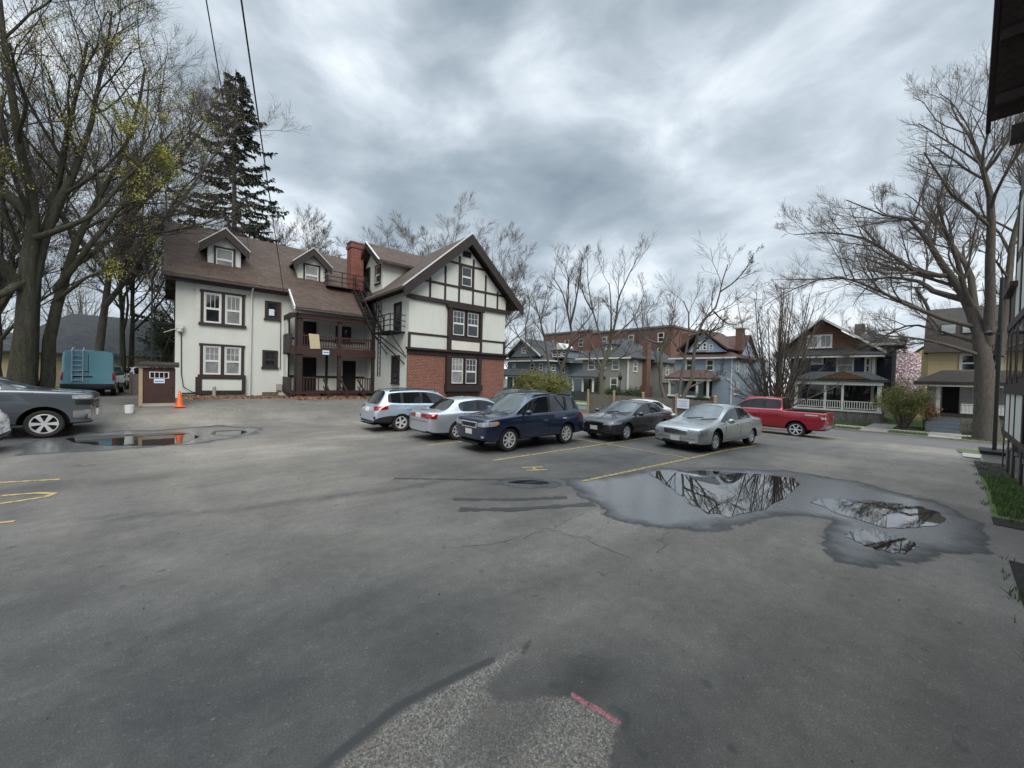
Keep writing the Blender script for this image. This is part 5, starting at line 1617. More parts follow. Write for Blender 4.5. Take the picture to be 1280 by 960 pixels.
def spruce(label, u, v, h, r, seed):
    rng = np.random.default_rng(seed)
    o = thing('spruce_tree', label, 'tree', u, v, None)
    u0_, v0_, zz = ORG[o.name]
    P, R = resample([(0, 0, -.3), (0.05, 0, h * .4), (-.05, .05, h * .8), (0, 0, h)], [.42, .04], 14)
    parts = [tubes(P[None], R[None], 8)]
    pts = []; brs = []
    zq = h * .12
    while zq < h * .985:
        f = (zq / h - .12) / .88
        for k in range(rng.integers(3, 6)):
            a = rng.uniform(0, 2 * PI)
            l = r * (1 - f) ** .72 * rng.uniform(.5, 1.15) + .35
            if rng.uniform() < .10: l *= .5
            t = np.linspace(0, 1, 9)
            droop = -.35 * l * t + .30 * l * t ** 2.4
            B = np.stack([np.cos(a) * l * t, np.sin(a) * l * t, zq + droop], 1) + rng.normal(0, .04, (9, 3)) * t[:, None]
            brs.append((B, l))
        zq += .36 + .18 * (1 - f)
    BP = np.array([b for b, l in brs]); BR = np.array([np.linspace(.012 + .012 * l, .008, 9) for b, l in brs])
    parts.append(tubes(BP, BR, 4))
    V, F = join_tubes(parts); mesh_np('trunk', V, F, 'bark', o)
    # hanging sprays: short strips dropping from the branches
    n_per = 85
    Q = []; D = []
    for B, l in brs:
        t = rng.uniform(.22, 1, int(n_per * (l + .6) / 3))
        x = t * 8; i = np.minimum(x.astype(int), 7); f = (x - i)[:, None]
        p = B[i] * (1 - f) + B[i + 1] * f
        side = np.array([-B[-1, 1], B[-1, 0], 0.]); side /= np.linalg.norm(side) + 1e-9
        outw = np.array([B[-1, 0], B[-1, 1], 0.]); outw /= np.linalg.norm(outw) + 1e-9
        s = rng.normal(0, .5, len(t))[:, None] * side + .55 * outw * rng.uniform(.3, 1, len(t))[:, None]
        s[:, 2] = rng.uniform(-.9, .15, len(t))
        Q.append(p); D.append(s * rng.uniform(.25, .6, len(t))[:, None])
    Q = np.concatenate(Q); D = np.concatenate(D)
    n = len(Q)
    W = rng.normal(0, 1, (n, 3)); W = np.cross(D, W); W /= np.linalg.norm(W, axis=1)[:, None] + 1e-9
    W *= rng.uniform(.05, .12, n)[:, None]
    V = np.stack([Q - W * .6, Q + W * .6, Q + D * .6 + W, Q + D, Q + D * .6 - W], 1).reshape(-1, 3)
    F = np.arange(5 * n).reshape(n, 5)
    mesh_np('crown', V, F, 'needle', o, False)
    return o


spruce('tall dark green spruce rising behind the left end of the stucco house', 4.2, 49.3, 32.5, 7.6, 5)
GB = 'bare trees on the skyline behind the gabled house'
for (u, v, h, sp, r, s, lb) in ((10.4, 50.6, 22, 6.5, .32, 71, 'pale bare tree behind the roof, right of the tall spruce'),
                               (25.2, 57.6, 26.5, 10.5, .42, 72, 'bare rounded tree behind the chimney of the timbered house'),
                               (31.0, 52.5, 30.5, 11.0, .45, 73, 'tallest bare tree on the skyline above the front gable'),
                               (36.2, 46.0, 26.5, 8.5, .40, 74, 'bare tree on the skyline right of the front gable peak')):
    bare_tree('tree', lb, u, v, dome(h, 15, sp, r, s), [lv(7, .25, 34, .30, k=7, wig=.10, upb=.06), lv(8, .15, 34, .55, k=6, wig=.08, upb=.06), lv(7, .1, 32, .6, k=4, wig=.07, rmin=.010), lv(5, .1, 30, .64, k=3, wig=.05, rmin=.008)], s, 'bark_grey', 'twig_pale', group=None)

# street trees behind the fence
S4 = [lv(6, .3, 36, .36, k=6, wig=.12, upb=.12), lv(6, .2, 36, .55, k=5, wig=.10), lv(6, .15, 34, .60, k=4, wig=.08, rmin=.005), lv(4, .15, 32, .62, k=3, wig=.06, rmin=.004)]
k15 = 1 / 15.5
def im(ox, oy, s, *pp):
    return [((p[0] - ox) / 3.428 / s, -(p[1] - oy) / 3.428 / s, (p[2] if len(p) > 2 else 0.)) for p in pp]
def rise(limbs, lift):
    out = []
    for pts, a, b in limbs:
        out.append(([(p[0], p[1] + lift, p[2]) for p in pts], a * .85, b * .7))
    return out
t690 = rise([(im(270, 960, 15.5, (268, 1010), (270, 960), (310, 830), (345, 700), (338, 620), (300, 500), (262, 440)), .24, .05),
        (im(270, 960, 15.5, (345, 700), (395, 640, .5), (430, 590, 1), (450, 540, 1)), .11, .035),
        (im(270, 960, 15.5, (340, 640), (360, 540, -.6), (372, 440, -1), (380, 370, -1)), .12, .03),
        (im(270, 960, 15.5, (325, 580), (330, 480, .8), (322, 400, 1.2), (300, 350, 1.5)), .09, .03),
        (im(270, 960, 15.5, (262, 960), (250, 810), (236, 710), (205, 600), (180, 520)), .15, .035),
        (im(270, 960, 15.5, (236, 710), (215, 640, .6), (226, 540, 1), (240, 460, 1.2)), .08, .03),
        (im(270, 960, 15.5, (248, 975), (205, 850, -.4), (155, 745, -.8), (120, 690, -1), (100, 640, -1)), .13, .03),
        (im(270, 960, 15.5, (160, 750, -.8), (150, 660, -.2), (165, 560, 0), (150, 480, 0)), .07, .03)], .9)
bare_tree('street_tree', 'bare tree with several leaning trunks between the gabled house and the hedge', 22.8, 21.3, t690, S4, 81, 'bark', 'twig', flare=1.2)
t750 = rise([(im(515, 960, 15.5, (515, 1010), (515, 900), (516, 820), (540, 750), (550, 690), (548, 560), (535, 450)), .29, .05),
        (im(515, 960, 15.5, (545, 720), (565, 620, -.4), (578, 520, -.8), (620, 420, -1), (650, 350, -1)), .13, .03),
        (im(515, 960, 15.5, (530, 780), (500, 660, .5), (470, 560, .8), (446, 440, 1), (440, 330, 1)), .13, .03),
        (im(515, 960, 15.5, (550, 690), (600, 640, .6), (650, 580, 1), (690, 470, 1.2)), .11, .03),
        (im(515, 960, 15.5, (516, 830), (470, 780, -.6), (420, 745, -1.2), (390, 735, -1.4)), .08, .03),
        (im(515, 960, 15.5, (520, 810), (590, 770, -.5), (650, 745, -1), (720, 725, -1.2)), .08, .025),
        (im(515, 960, 15.5, (470, 560, .8), (440, 520, 0), (418, 450, -.6), (420, 390, -.8)), .08, .03)], .9)
bare_tree('street_tree', 'bare tree with one straight mossy trunk in front of the grey house', 25.8, 18.7, t750, S4, 82, 'bark_green', 'twig', flare=1.2)
t845 = rise([(im(820, 960, 16.5, (800, 1020), (795, 960), (768, 850), (770, 700), (735, 682), (700, 665, -.3), (670, 620, -.5), (650, 560, -.6)), .22, .05),
        (im(820, 960, 16.5, (768, 740), (790, 650, .4), (812, 560, .8), (800, 500, 1)), .11, .03),
        (im(820, 960, 16.5, (835, 1020), (840, 920), (858, 760), (872, 660), (872, 570), (850, 510)), .19, .05),
        (im(820, 960, 16.5, (872, 660), (920, 648, -.4), (990, 630, -.6), (998, 600, -.6)), .09, .05),
        (im(820, 960, 16.5, (838, 1000), (855, 930), (893, 820), (905, 665), (932, 585), (970, 545), (985, 470), (1010, 370)), .23, .05),
        (im(820, 960, 16.5, (965, 560), (1000, 590, .5), (1040, 610, .8), (1075, 590, 1)), .08, .03),
        (im(820, 960, 16.5, (985, 480), (1030, 450, -.5), (1070, 400, -.8), (1090, 350, -1)), .07, .03),
        (im(820, 960, 16.5, (870, 880), (930, 850, .6), (990, 820, 1), (1010, 800, 1)), .09, .03),
        (im(820, 960, 16.5, (768, 830), (740, 720, .8), (700, 560, 1.2), (730, 500, 1.4)), .09, .03)], .9)
bare_tree('street_tree', 'bare pruned tree of forked crooked trunks in front of the light blue house', 28.2, 13.9, t845, S4, 83, 'bark_grey', 'twig', flare=1.2)
rg = np.random.default_rng(9)
lim = []
for k in range(15):
    a = rg.uniform(0, 2 * PI); s = rg.uniform(.5, 2.6)
    h = 9.8 - .9 * s * rg.uniform(.6, 1.2)
    lim.append(([(.12 * math.cos(a), 0.3, .12 * math.sin(a)), (s * .35 * math.cos(a), 2.2, s * .35 * math.sin(a)), (s * .7 * math.cos(a), 5.2, s * .7 * math.sin(a)), (s * math.cos(a), h, s * math.sin(a))], .11, .02))
for k in range(8):
    a = 2 * PI * k / 8; s = rg.uniform(2.2, 3.4)
    lim.append(([(.1 * math.cos(a), 1.0, .1 * math.sin(a)), (s * .5 * math.cos(a), 1.9, s * .5 * math.sin(a)), (s * math.cos(a), 2.6 + .8 * rg.uniform(), s * math.sin(a))], .07, .02))
lim.append(([(0, -.2), (0, .6), (0, 1.4)], .34, .2))
bare_tree('ornamental_tree', 'low bare many stemmed tree fanning up behind the red pickup', 30.4, 7.9, lim, [lv(8, .2, 34, .34, k=5, wig=.12, upb=.15), lv(7, .15, 34, .42, k=4, wig=.12, rmin=.006), lv(5, .1, 34, .5, k=3, rmin=.005)], 84, 'bark', 'twig', flare=1)

# the big bare tree by the yellow house
def ir(*pp):       # outline points measured on the photograph, 26 px to the metre at the tree
    return [((960 + p[0] / 2.667 - 1238) / 21.2, (-(60 + p[1] / 2.667 - 548) / 20.4) * (.93 if p[1] < 500 else .97), (p[2] * 1.25 if len(p) > 2 else 0.)) for p in pp]
tr = [([(0.25, -.3, 0), (.1, .6, 0)] + ir((742, 1150), (735, 1000), (715, 880), (690, 800), (640, 700), (590, 590, -.6), (545, 500, -1), (470, 430, -1.6), (350, 335, -2)), .58, .03),
      (ir((690, 800), (600, 745, .8), (560, 700, 1.2), (480, 660, 1.6), (360, 640, 2), (250, 620, 2.2), (90, 590, 2.4)), .20, .02),
      (ir((715, 880), (690, 700, .5), (650, 590, 1), (600, 460, 1.6), (550, 350, 2), (490, 250, 2.4)), .20, .025),
      (ir((742, 960), (745, 700, -.8), (735, 500, -1.4), (715, 350, -1.6), (690, 240, -1.6), (650, 140, -1.6), (630, 60, -1.6)), .25, .025),
      (ir((715, 360, -1.6), (760, 290, -2), (790, 200, -2), (800, 120, -2)), .1, .03),
      (ir((770, 1000, .6), (785, 700, 1.2), (800, 480, 1.6), (830, 350, 1.8), (830, 200, 2)), .22, .03),
      (ir((720, 900, .1), (640, 870, -1), (560, 830, -2), (450, 750, -3), (340, 700, -3.6), (200, 740, -4), (110, 790, -4)), .15, .02),
      (ir((735, 960), (660, 920, .6), (540, 865, 1.2), (470, 890, 1.6), (390, 935, 2), (320, 965, 2.2)), .11, .02),
      (ir((730, 1000), (640, 960, -1.2), (520, 930, -2), (430, 940, -2.6)), .13, .03),
      (ir((600, 850, -1), (585, 800, -1.2), (560, 755, -1.4)), .10, .06),
      (ir((640, 700), (560, 690, -1.5), (440, 570, -2.4), (330, 520, -3), (200, 500, -3.4)), .16, .025),
      (ir((590, 590, -.6), (580, 480, .2), (550, 420, .8), (440, 350, 1.4), (400, 290, 1.6)), .12, .03)]
bare_tree('beech_tree', 'largest bare grey tree at the right, spreading its limbs over the street and yellow house', 37.0, -1.25, [([(q_[0] * .93, q_[1] * .97, q_[2]) for q_ in p_], a_ * 1.02, b_) for p_, a_, b_ in tr],
          [lv(13, .22, 36, .32, k=7, wig=.10, upb=.05), lv(8, .2, 34, .50, k=6, wig=.08, upb=.04), lv(7, .12, 32, .58, k=4, wig=.06, rmin=.0055), lv(5, .15, 30, .62, k=3, wig=.05, rmin=.004)], 85, 'bark', 'twig_pale', flare=1.4)

# blossom and shrubs
def shrub(name, label, u, v, w, d, h, n, leaf, seed, cat='shrub', stems=14, size=.11, bark='bark', z=None, group=None, thin=1., shape=.5):
    rng = np.random.default_rng(seed)
    o = thing(name, label, cat, u, v, z, group)
    u0_, v0_, zz = ORG[o.name]
    lim = []
    P = []; R = []
    for k in range(stems):
        a = rng.uniform(0, 2 * PI); s = math.sqrt(rng.uniform(.05, 1))
        C, r = resample([(.1 * math.cos(a), .1 * math.sin(a), -.05), (.25 * w * s * math.cos(a), .25 * d * s * math.sin(a), h * .45), (.46 * w * s * math.cos(a), .46 * d * s * math.sin(a), h * (1 - .35 * s * s) * rng.uniform(.85, 1.02))], [.022, .008], 7)
        P.append(C); R.append(r)
    P = np.array(P); R = np.array(R)
    parts = [tubes(P, R, 5)]
    for L_ in (lv(7, .25, 34, .42, k=5, wig=.14, rmin=.005), lv(6, .15, 36, .5, k=4, wig=.14, rmin=.004)):
        P, R = grow(rng, P, R, **L_); parts.append(tubes(P, R, 3))
    V, F = join_tubes(parts); mesh_np('stem', V, F, bark, o)
    tips = P.reshape(-1, 3)
    q = tips[rng.integers(0, len(tips), n)] + rng.normal(0, size * 1.1, (n, 3))
    q = q[q[:, 2] > .02]
    scatter_cards('foliage', leaf, q + np.array([u0_, v0_, zz]), size, None, False, o, seed)
    return o


shrub('hedge_bush', 'wide yellow green hedge bush behind the blue car, left of the fence', 21.6, 21.4, 3.4, 5.4, 2.75, 22000, 'hedge_leaf', 1, stems=48, size=.10)
shrub('hedge_bush', 'smaller green bush left of the hedge, below the slate blue house', 23.5, 25.6, 1.8, 2.0, 1.9, 4000, 'shrub_leaf', 2, stems=16, size=.10)
shrub('evergreen_bush', 'round dark evergreen bush beside the lamp, in front of the grey house', 44.0, 29.8, 2.6, 2.6, 2.0, 5000, 'ever_leaf', 3, stems=16, size=.13)
shrub('evergreen_bush', 'round dark evergreen bush right of the brick side chimney', 44.0, 26.8, 2.6, 2.6, 2.0, 5000, 'ever_leaf', 4, stems=16, size=.13)
shrub('potted_shrub', 'small green shrub on the light blue porch front', 43.2, 18.2, 1.0, 1.0, 1.9, 1500, 'ever_leaf', 5, stems=8, size=.1)
shrub('forsythia_bush', 'loose olive green bush between the navy and yellow houses', 39.9, 2.3, 3.2, 3.0, 3.1, 12000, 'hedge_leaf', 6, stems=40, size=.08)
shrub('rusty_bush', 'reddish brown bush at the foot of the yellow house steps', 40.9, 1.25, 1.0, 1.0, 2.3, 1500, 'dead_leaf', 7, stems=10, size=.09)
shrub('porch_shrub', 'low dark shrub in front of the white porch rail of the yellow house', 40.2, -1.8, 1.2, 2.8, 1.0, 1600, 'shrub_leaf', 8, stems=14, size=.09)
shrub('blossom_tree', 'pale pink blossoming cherry tree between the navy and yellow houses', 58.5, 3.9, 6.5, 5.0, 6.6, 9000, 'blossom', 9, cat='tree', stems=24, size=.20)
shrub('evergreen_bush', 'dark evergreen mass between the garage and the shed', -.3, 38.6, 3.0, 2.5, 5.5, 6000, 'shrub_leaf', 10, stems=20, size=.16)
shrub('evergreen_bush', 'dark bush below the small evergreen by the gabled house corner', 24.0, 24.3, .9, .9, 2.6, 1500, 'ever_leaf', 11, stems=8, size=.1)
for i, (u, v, h, sp, r, s, lb) in enumerate(((62, 14, 13, 4, .3, 91, 'thin bare tree behind the navy house'), (64, 38, 14, 5, .3, 92, 'bare tree behind the grey house'), (56, 64, 13, 5, .3, 93, 'pale budding tree left of the slate blue house'), (70, -4, 17, 6, .35, 94, 'bare tree behind the yellow house'), (60, 9.5, 11, 3.5, .25, 95, 'small bare tree left of the pink blossom'))):
    bare_tree('tree', lb, u, v, fork(h, 5, sp, r, s, .3), S4, s, 'bark_grey', 'twig_pale', leaf='bud_pale' if i == 2 else None, leafsize=.16, leafn=.3)
_o = thing('woods', 'distant belt of bare trees along the skyline', 'trees', -20, 110, .7)
_o['kind'] = 'stuff'
_rw = np.random.default_rng(77)
_ps = []
for k in range(46):
    u = -70 + k * 4.6 + _rw.uniform(-2, 2); v = 118 - (u + 70) * .33 + _rw.uniform(-8, 8); h = _rw.uniform(9, 15)
    P = []; R = []
    for q in range(7):
        a = _rw.uniform(0, 2 * PI); s = _rw.uniform(.5, 4)
        C, r = resample([(0, 0, -1), (s * .2 * math.cos(a), s * .2 * math.sin(a), h * .4), (s * math.cos(a), s * math.sin(a), h * _rw.uniform(.8, 1))], [.25, .04], 6)
        P.append(C + np.array([u + 20, v - 110, 0])); R.append(r)
    P = np.array(P); R = np.array(R)
    _ps.append(tubes(P, R, 4))
    for L_ in (lv(6, .3, 40, .42, k=4, rmin=.03), lv(5, .2, 40, .5, k=3, rmin=.02)):
        P, R = grow(_rw, P, R, **L_); _ps.append(tubes(P, R, 3))
V, F = join_tubes(_ps); mesh_np('crown', V, F, 'twig_pale', _o)
# ------------------------------------------------------------------ vehicles (local frame: x from nose to tail, y left, z up; heading -x)
CARMATS = ['paint', 'glass', 'ws', 'rw', 'trim', 'void']


def car_cage(st, hw, roof):
    """st: (x, kind, ztop, zshoulder, half-width scale, zbottom[, zwin_top, half-width at window top])"""
    V = []; rows = 11
    for s in st:
        x, kind, zt, zs, ws, zb = s[:6]
        w = hw * ws
        if kind == 'b':
            c = zs + .02
            half = [(0, zb), (w - .14, zb), (w - .03, zb + .07), (w, zb + (zs - zb) * .42), (w * .995, zs - (zs - zb) * .22), (w - .025, zs), (w - .09, zs + (zt - zs) * .42),
                    (w * .84, zs + (zt - zs) * .62), (w * .74, zs + (zt - zs) * .78), (w * .40, zt - (zt - zs) * .05), (0, zt)]
        else:
            zw, wt = s[6:8]
            half = [(0, zb), (w - .14, zb), (w - .03, zb + .07), (w, zb + (zs - zb) * .42), (w * .995, zs - (zs - zb) * .22), (w - .025, zs), (w - .085, zs + .03),
                    (wt, zw), (wt - .07, zw + (zt - zw) * .55), (wt * .55, zt - .012), (0, zt)]
        V.append([(x, y, z) for y, z in half])
    return V


def build_car(name, label, cat, spec, paintm, u, v, rot, z=None, group=None, glass_ws='car_glass_bright'):
    L, hw, st = spec['L'], spec['hw'], spec['st']
    rows = car_cage(st, hw, None)
    nr = 11; ns = len(st)
    verts = []; idx = {}
    for i in range(ns):
        for k in range(nr):
            for sgn in ((1, -1) if k not in (0, nr - 1) else (1,)):
                x, y, zz = rows[i][k]
                idx[i, k, sgn] = len(verts)
                verts.append((x - L / 2, y * sgn, zz))
            if k in (0, nr - 1):
                idx[i, k, -1] = idx[i, k, 1]
    faces = []; fm = []
    for i in range(ns - 1):
        a, b = st[i], st[i + 1]
        for k in range(nr - 1):
            m = 0
            if k < 1: m = 4
            elif k == 1: m = 4
            elif k == 2 and spec.get('clad'): m = 4
            g = (a[1] == 'g') + (b[1] == 'g')
            seglen = b[0] - a[0]
            if k == 6:
                if g == 2: m = 4 if seglen < .13 else (1 if (i not in spec.get('blank', ())) else 0)
                elif g == 1 and a[1] == 'b': m = 1
                elif g == 1 and i in spec.get('rearside', ()): m = 1
            if k == 7 and g == 1 and a[1] == 'b': m = 0
            if k in (8, 9) and g == 1:
                m = 2 if a[1] == 'b' else 3
            if k == 7 and g == 1 and a[1] == 'g' and spec.get('wraprear'): m = 3
            for sgn in (1, -1):
                q = (idx[i, k, sgn], idx[i + 1, k, sgn], idx[i + 1, k + 1, sgn], idx[i, k + 1, sgn])
                q = tuple(dict.fromkeys(q))
                faces.append(q if sgn == 1 else q[::-1]); fm.append(m)
    for i, fl in ((0, 0), (ns - 1, 1)):
        for k in range(nr - 1):
            q = (idx[i, k, 1], idx[i, k + 1, 1], idx[i, k + 1, -1], idx[i, k, -1])
            q = tuple(dict.fromkeys(q))
            faces.append(q if fl == 0 else q[::-1]); fm.append(4 if k < 1 else 0)
    me = bpy.data.meshes.new('cage')
    me.from_pydata(verts, [], faces)
    names = {0: paintm, 1: 'car_glass', 2: glass_ws, 3: spec.get('rearglass', 'car_glass'), 4: 'black_plastic', 5: 'dark_void'}
    for k in range(6):
        me.materials.append(MATS[names[k]])
    me.polygons.foreach_set('material_index', fm)
    bm = bmesh.new(); bm.from_mesh(me)
    bmesh.ops.recalc_face_normals(bm, faces=bm.faces)
    cl = bm.edges.layers.float.new('crease_edge')
    mi = [f.material_index for f in bm.faces]
    for e in bm.edges:
        if len(e.link_faces) == 2 and e.link_faces[0].material_index != e.link_faces[1].material_index:
            e[cl] = .75
        elif len(e.link_faces) == 2 and e.calc_face_angle(0) > .9:
            e[cl] = .35
    bm.to_mesh(me); bm.free()
    o = bpy.data.objects.new('cage', me); COL.objects.link(o)
    md = o.modifiers.new('s', 'SUBSURF'); md.levels = 2; md.render_levels = 2
    r = spec['r']
    cb = MB()
    for ax in spec['axles']:
        for sg in (1, -1):
            cb.lathe([(r + spec.get('gap', .055), 0), (r + spec.get('gap', .055), .42)], (ax - L / 2, (hw - .36) if sg == 1 else -(hw + .06), r), 'y', 36, 5)
    if spec.get('bed'):
        x0, x1, z0 = spec['bed']
        cb.box((x0 - L / 2, -hw + .10, z0), (x1 - L / 2, hw - .10, 3.0), 4)
    cme = bpy.data.meshes.new('cut')
    cme.from_pydata(cb.v, [], cb.f)
    for k in range(6): cme.materials.append(MATS[names[k]])
    cme.polygons.foreach_set('material_index', cb.m)
    bm = bmesh.new(); bm.from_mesh(cme); bmesh.ops.recalc_face_normals(bm, faces=bm.faces); bm.to_mesh(cme); bm.free()
    co = bpy.data.objects.new('cut', cme); COL.objects.link(co)
    bo = o.modifiers.new('b', 'BOOLEAN'); bo.operation = 'DIFFERENCE'; bo.object = co; bo.solver = 'EXACT'
    for attempt in range(6):
        dg = bpy.context.evaluated_depsgraph_get()
        ev = bpy.data.meshes.new_from_object(o.evaluated_get(dg))
        if max(abs(vv.co.y) for vv in ev.vertices) < hw + .02:
            break
        co.location = (.0013 * (attempt + 1), .0007 * (attempt + 1), .0011 * (attempt + 1)); co.rotation_euler = (0, .013 * (attempt + 1), 0)
        if attempt == 3:
            bo.solver = 'FAST'
    bpy.data.objects.remove(o); bpy.data.objects.remove(co)
    EV = np.array([vv.co[:] for vv in ev.vertices])
    polys = [tuple(p.vertices) for p in ev.polygons]; pm = [p.material_index for p in ev.polygons]
    bvh = BVHTree.FromPolygons(EV.tolist(), polys)
    # the thing
    if z is None:
        z = float(gz(u, v))
    root = bpy.data.objects.new(name, None); COL.objects.link(root)
    root.location = (*xy(u, v), z); root.rotation_euler = (0, 0, rot); ORG[root.name] = (0, 0, 0)
    tagobj(root, label, cat, group)
    nrm = np.array([vv.normal[:] for vv in ev.vertices])

    def piece(nm, ids, matn, parent, sink=0., comps=None):
        fs = [polys[i] for i in range(len(polys)) if pm[i] in ids and (comps is None or comps(EV[list(polys[i])].mean(0)))]
        if not fs: return None
        used = sorted({k for f in fs for k in f}); mp = {k: j for j, k in enumerate(used)}
        m2 = bpy.data.meshes.new(nm)
        m2.from_pydata((EV[used] - sink * nrm[used]).tolist(), [], [tuple(mp[k] for k in f) for f in fs])
        for k in (matn if isinstance(matn, list) else [matn]): m2.materials.append(MATS[k])
        if isinstance(matn, list):
            m2.polygons.foreach_set('material_index', [ids.index(pm[i]) for i in range(len(polys)) if pm[i] in ids and (comps is None or comps(EV[list(polys[i])].mean(0)))])
        m2.polygons.foreach_set('use_smooth', [True] * len(m2.polygons)); m2.set_sharp_from_angle(angle=math.radians(38))
        ob = bpy.data.objects.new(nm, m2); COL.objects.link(ob); ob.parent = parent; ORG[ob.name] = (0, 0, 0)
        return ob
    body = piece('body', [0, 4, 5], [paintm, 'black_plastic', 'dark_void'], root)
    piece('windshield', [2], glass_ws, root, .010)
    piece('rear_window', [3], spec.get('rearglass', 'car_glass'), root, .010)
    piece('side_window', [1], 'car_glass', root, .010, lambda c: c[1] > 0)
    piece('side_window', [1], 'car_glass', root, .010, lambda c: c[1] < 0)

    def patch(nm, corners, d, m, parent=None, off=.012, nx=6, ny=3, mirror=False, sink=.02):
        """a lens / trim piece laid on the body: four corners, dropped onto the body along d"""
        out = []
        for sg in ((1, -1) if mirror else (1,)):
            c = [Vector((p[0] - L / 2, p[1] * sg, p[2])) for p in corners]
            dd = Vector((d[0], d[1] * sg, d[2])).normalized()
            F_, B_ = [], []; ok = True
            for i in range(nx + 1):
                for j in range(ny + 1):
                    s, t = i / nx, j / ny
                    p = (1 - s) * (1 - t) * c[0] + s * (1 - t) * c[1] + s * t * c[2] + (1 - s) * t * c[3]
                    hit = bvh.ray_cast(p - dd * 3, dd)
                    q = hit[0] if hit[0] is not None else p
                    F_.append(q - dd * off); B_.append(q + dd * sink)
            W = ny + 1; n = len(F_)
            fs = []
            for i in range(nx):
                for j in range(ny):
                    k = i * W + j
                    fs.append((k, k + W, k + W + 1, k + 1)); 
            edge = [i * W for i in range(nx + 1)] + [nx * W + j for j in range(1, ny + 1)] + [i * W + ny for i in range(nx - 1, -1, -1)] + [j for j in range(ny - 1, 0, -1)]
            for a_, b_ in zip(edge, edge[1:] + edge[:1]):
                fs.append((a_, b_, b_ + n, a_ + n))
            mb = MB(); mb.add(F_ + B_, fs)
            ob = mb.build(nm, m, parent or root, smooth=True)
            out.append(ob)
        return out
    # wheels
    prof = [(r - .115, -.10), (r - .03, -.112), (r - .004, -.09), (r, -.05), (r, .05), (r - .004, .09), (r - .03, .112), (r - .115, .10)]
    nsp = spec.get('spokes', 8)
    for ax in spec['axles']:
        for sg in (1, -1):
            yc = sg * (hw - .175)
            b = MB(); b.lathe(prof, (ax - L / 2, yc, r), 'y', 40, caps=False); wh = b.build('wheel', 'rubber', root, smooth=True)
            b = MB()
            rr = r - .112
            b.lathe([(rr + .004, -.09 * sg), (rr + .004, .098 * sg), (rr - .022, .104 * sg), (rr - .03, .085 * sg), (rr - .035, -.02 * sg)], (ax - L / 2, yc, r), 'y', 36, caps=False)
            b.lathe([(.0, .088 * sg), (.045, .088 * sg), (.058, .075 * sg), (.06, .0)], (ax - L / 2, yc, r), 'y', 16)
            for k in range(nsp):
                for off in ((0,) if not spec.get('pair') else (-.11, .11)):
                    a = 2 * PI * k / nsp + off; a2 = 2 * PI * k / nsp + off * .6
                    p = Vector((ax - L / 2 + .04 * math.cos(a2), yc + .072 * sg, r + .04 * math.sin(a2))); q = Vector((ax - L / 2 + (rr - .01) * math.cos(a), yc + .085 * sg, r + (rr - .01) * math.sin(a)))
                    b.bar(p, q, .035, spec.get('spw', .045), upv=(0, 1, 0) if False else (-math.sin(a), 0, math.cos(a)))
            rim = b.build('rim', spec.get('rimm', 'alloy'), wh, smooth=True)
            b = MB(); b.lathe([(rr - .012, .01 * sg), (rr - .012, .018 * sg), (.01, .02 * sg)], (ax - L / 2, yc, r), 'y', 24); b.build('brake', 'dark_void', wh)
    # mirrors
    mx, mz = spec['mirror']
    for sg in (1, -1):
        b = MB()
        w0 = hw - .06
        prof_ = [(.0, .3), (.03, .75), (.10, 1), (.16, .95), (.19, .6)]
        for i, (dx, s) in enumerate(prof_):
            pass
        ring = []
        for dx, s in prof_:
            for k in range(10):
                a = 2 * PI * k / 10
                ring.append((mx - L / 2 + dx, sg * (w0 + .17 + .115 * s * math.cos(a)), mz + .085 * s * math.sin(a)))
        fs = [(i * 10 + k, i * 10 + (k + 1) % 10, (i + 1) * 10 + (k + 1) % 10, (i + 1) * 10 + k) for i in range(4) for k in range(10)] + [tuple(range(10))[::-1], tuple(range(40, 50))]
        b.add(ring, fs); b.bar((mx - L / 2 + .1, sg * (w0 - .06), mz - .05), (mx - L / 2 + .1, sg * (w0 + .1), mz - .02), .06, .04)
        b.build('mirror', spec.get('mirrorm', paintm), root, smooth=True)
    # door gaps, handles
    yb = hw + .3
    for x0, z0, x1, z1 in spec.get('gaps', ()):
        dx, dz = x1 - x0, z1 - z0; l = math.hypot(dx, dz); nx_, nz_ = -dz / l * .006, dx / l * .006
        patch('panel_gap', [(x0 - nx_, yb, z0 - nz_), (x1 - nx_, yb, z1 - nz_), (x1 + nx_, yb, z1 + nz_), (x0 + nx_, yb, z0 + nz_)], (0, -1, 0), 'dark_void', body, .003, 10, 1, True, .004)
    for x0, z0 in spec.get('handles', ()):
        patch('door_handle', [(x0, yb, z0 - .018), (x0 + .2, yb, z0 - .014), (x0 + .2, yb, z0 + .022), (x0, yb, z0 + .018)], (0, -1, 0), spec.get('handlem', paintm), None, .035, 4, 1, True, .0)
    for nm, cs, d, m, mir, off in spec.get('patches', ()):
        patch(nm, cs, d, m, None, off, 8, 4, mir)
    for x0, x1, y, z0, z1, zf in spec.get('rails', ()):
        for sg in (1, -1):
            b = MB(); b.tube([(x0 - L / 2, sg * y, z0 - .06), (x0 - L / 2 + .10, sg * y, z0 + .035), ((x0 + x1) / 2 - L / 2, sg * (y + .01), zf + .045), (x1 - L / 2 - .1, sg * y, z1 + .035), (x1 - L / 2, sg * y, z1 - .06)], .024, 6); b.build('roof_rail', 'black_plastic', root, smooth=True)
    for x0, y0, z0, dy in spec.get('wipers', ()):
        b = MB(); b.bar((x0 - L / 2, y0, z0), (x0 - L / 2 + .12, y0 + dy, z0 + .06), .02); b.build('wiper', 'black_plastic', root)
    return root


def lamp(x0, x1, y0, y1, z0, z1, z2, z3):
    """corner lens quad: inner (x0, y0) to outer (x1, y1)"""
    return [(x0, y0, z0), (x1, y1, z1), (x1, y1, z2), (x0, y0, z3)]


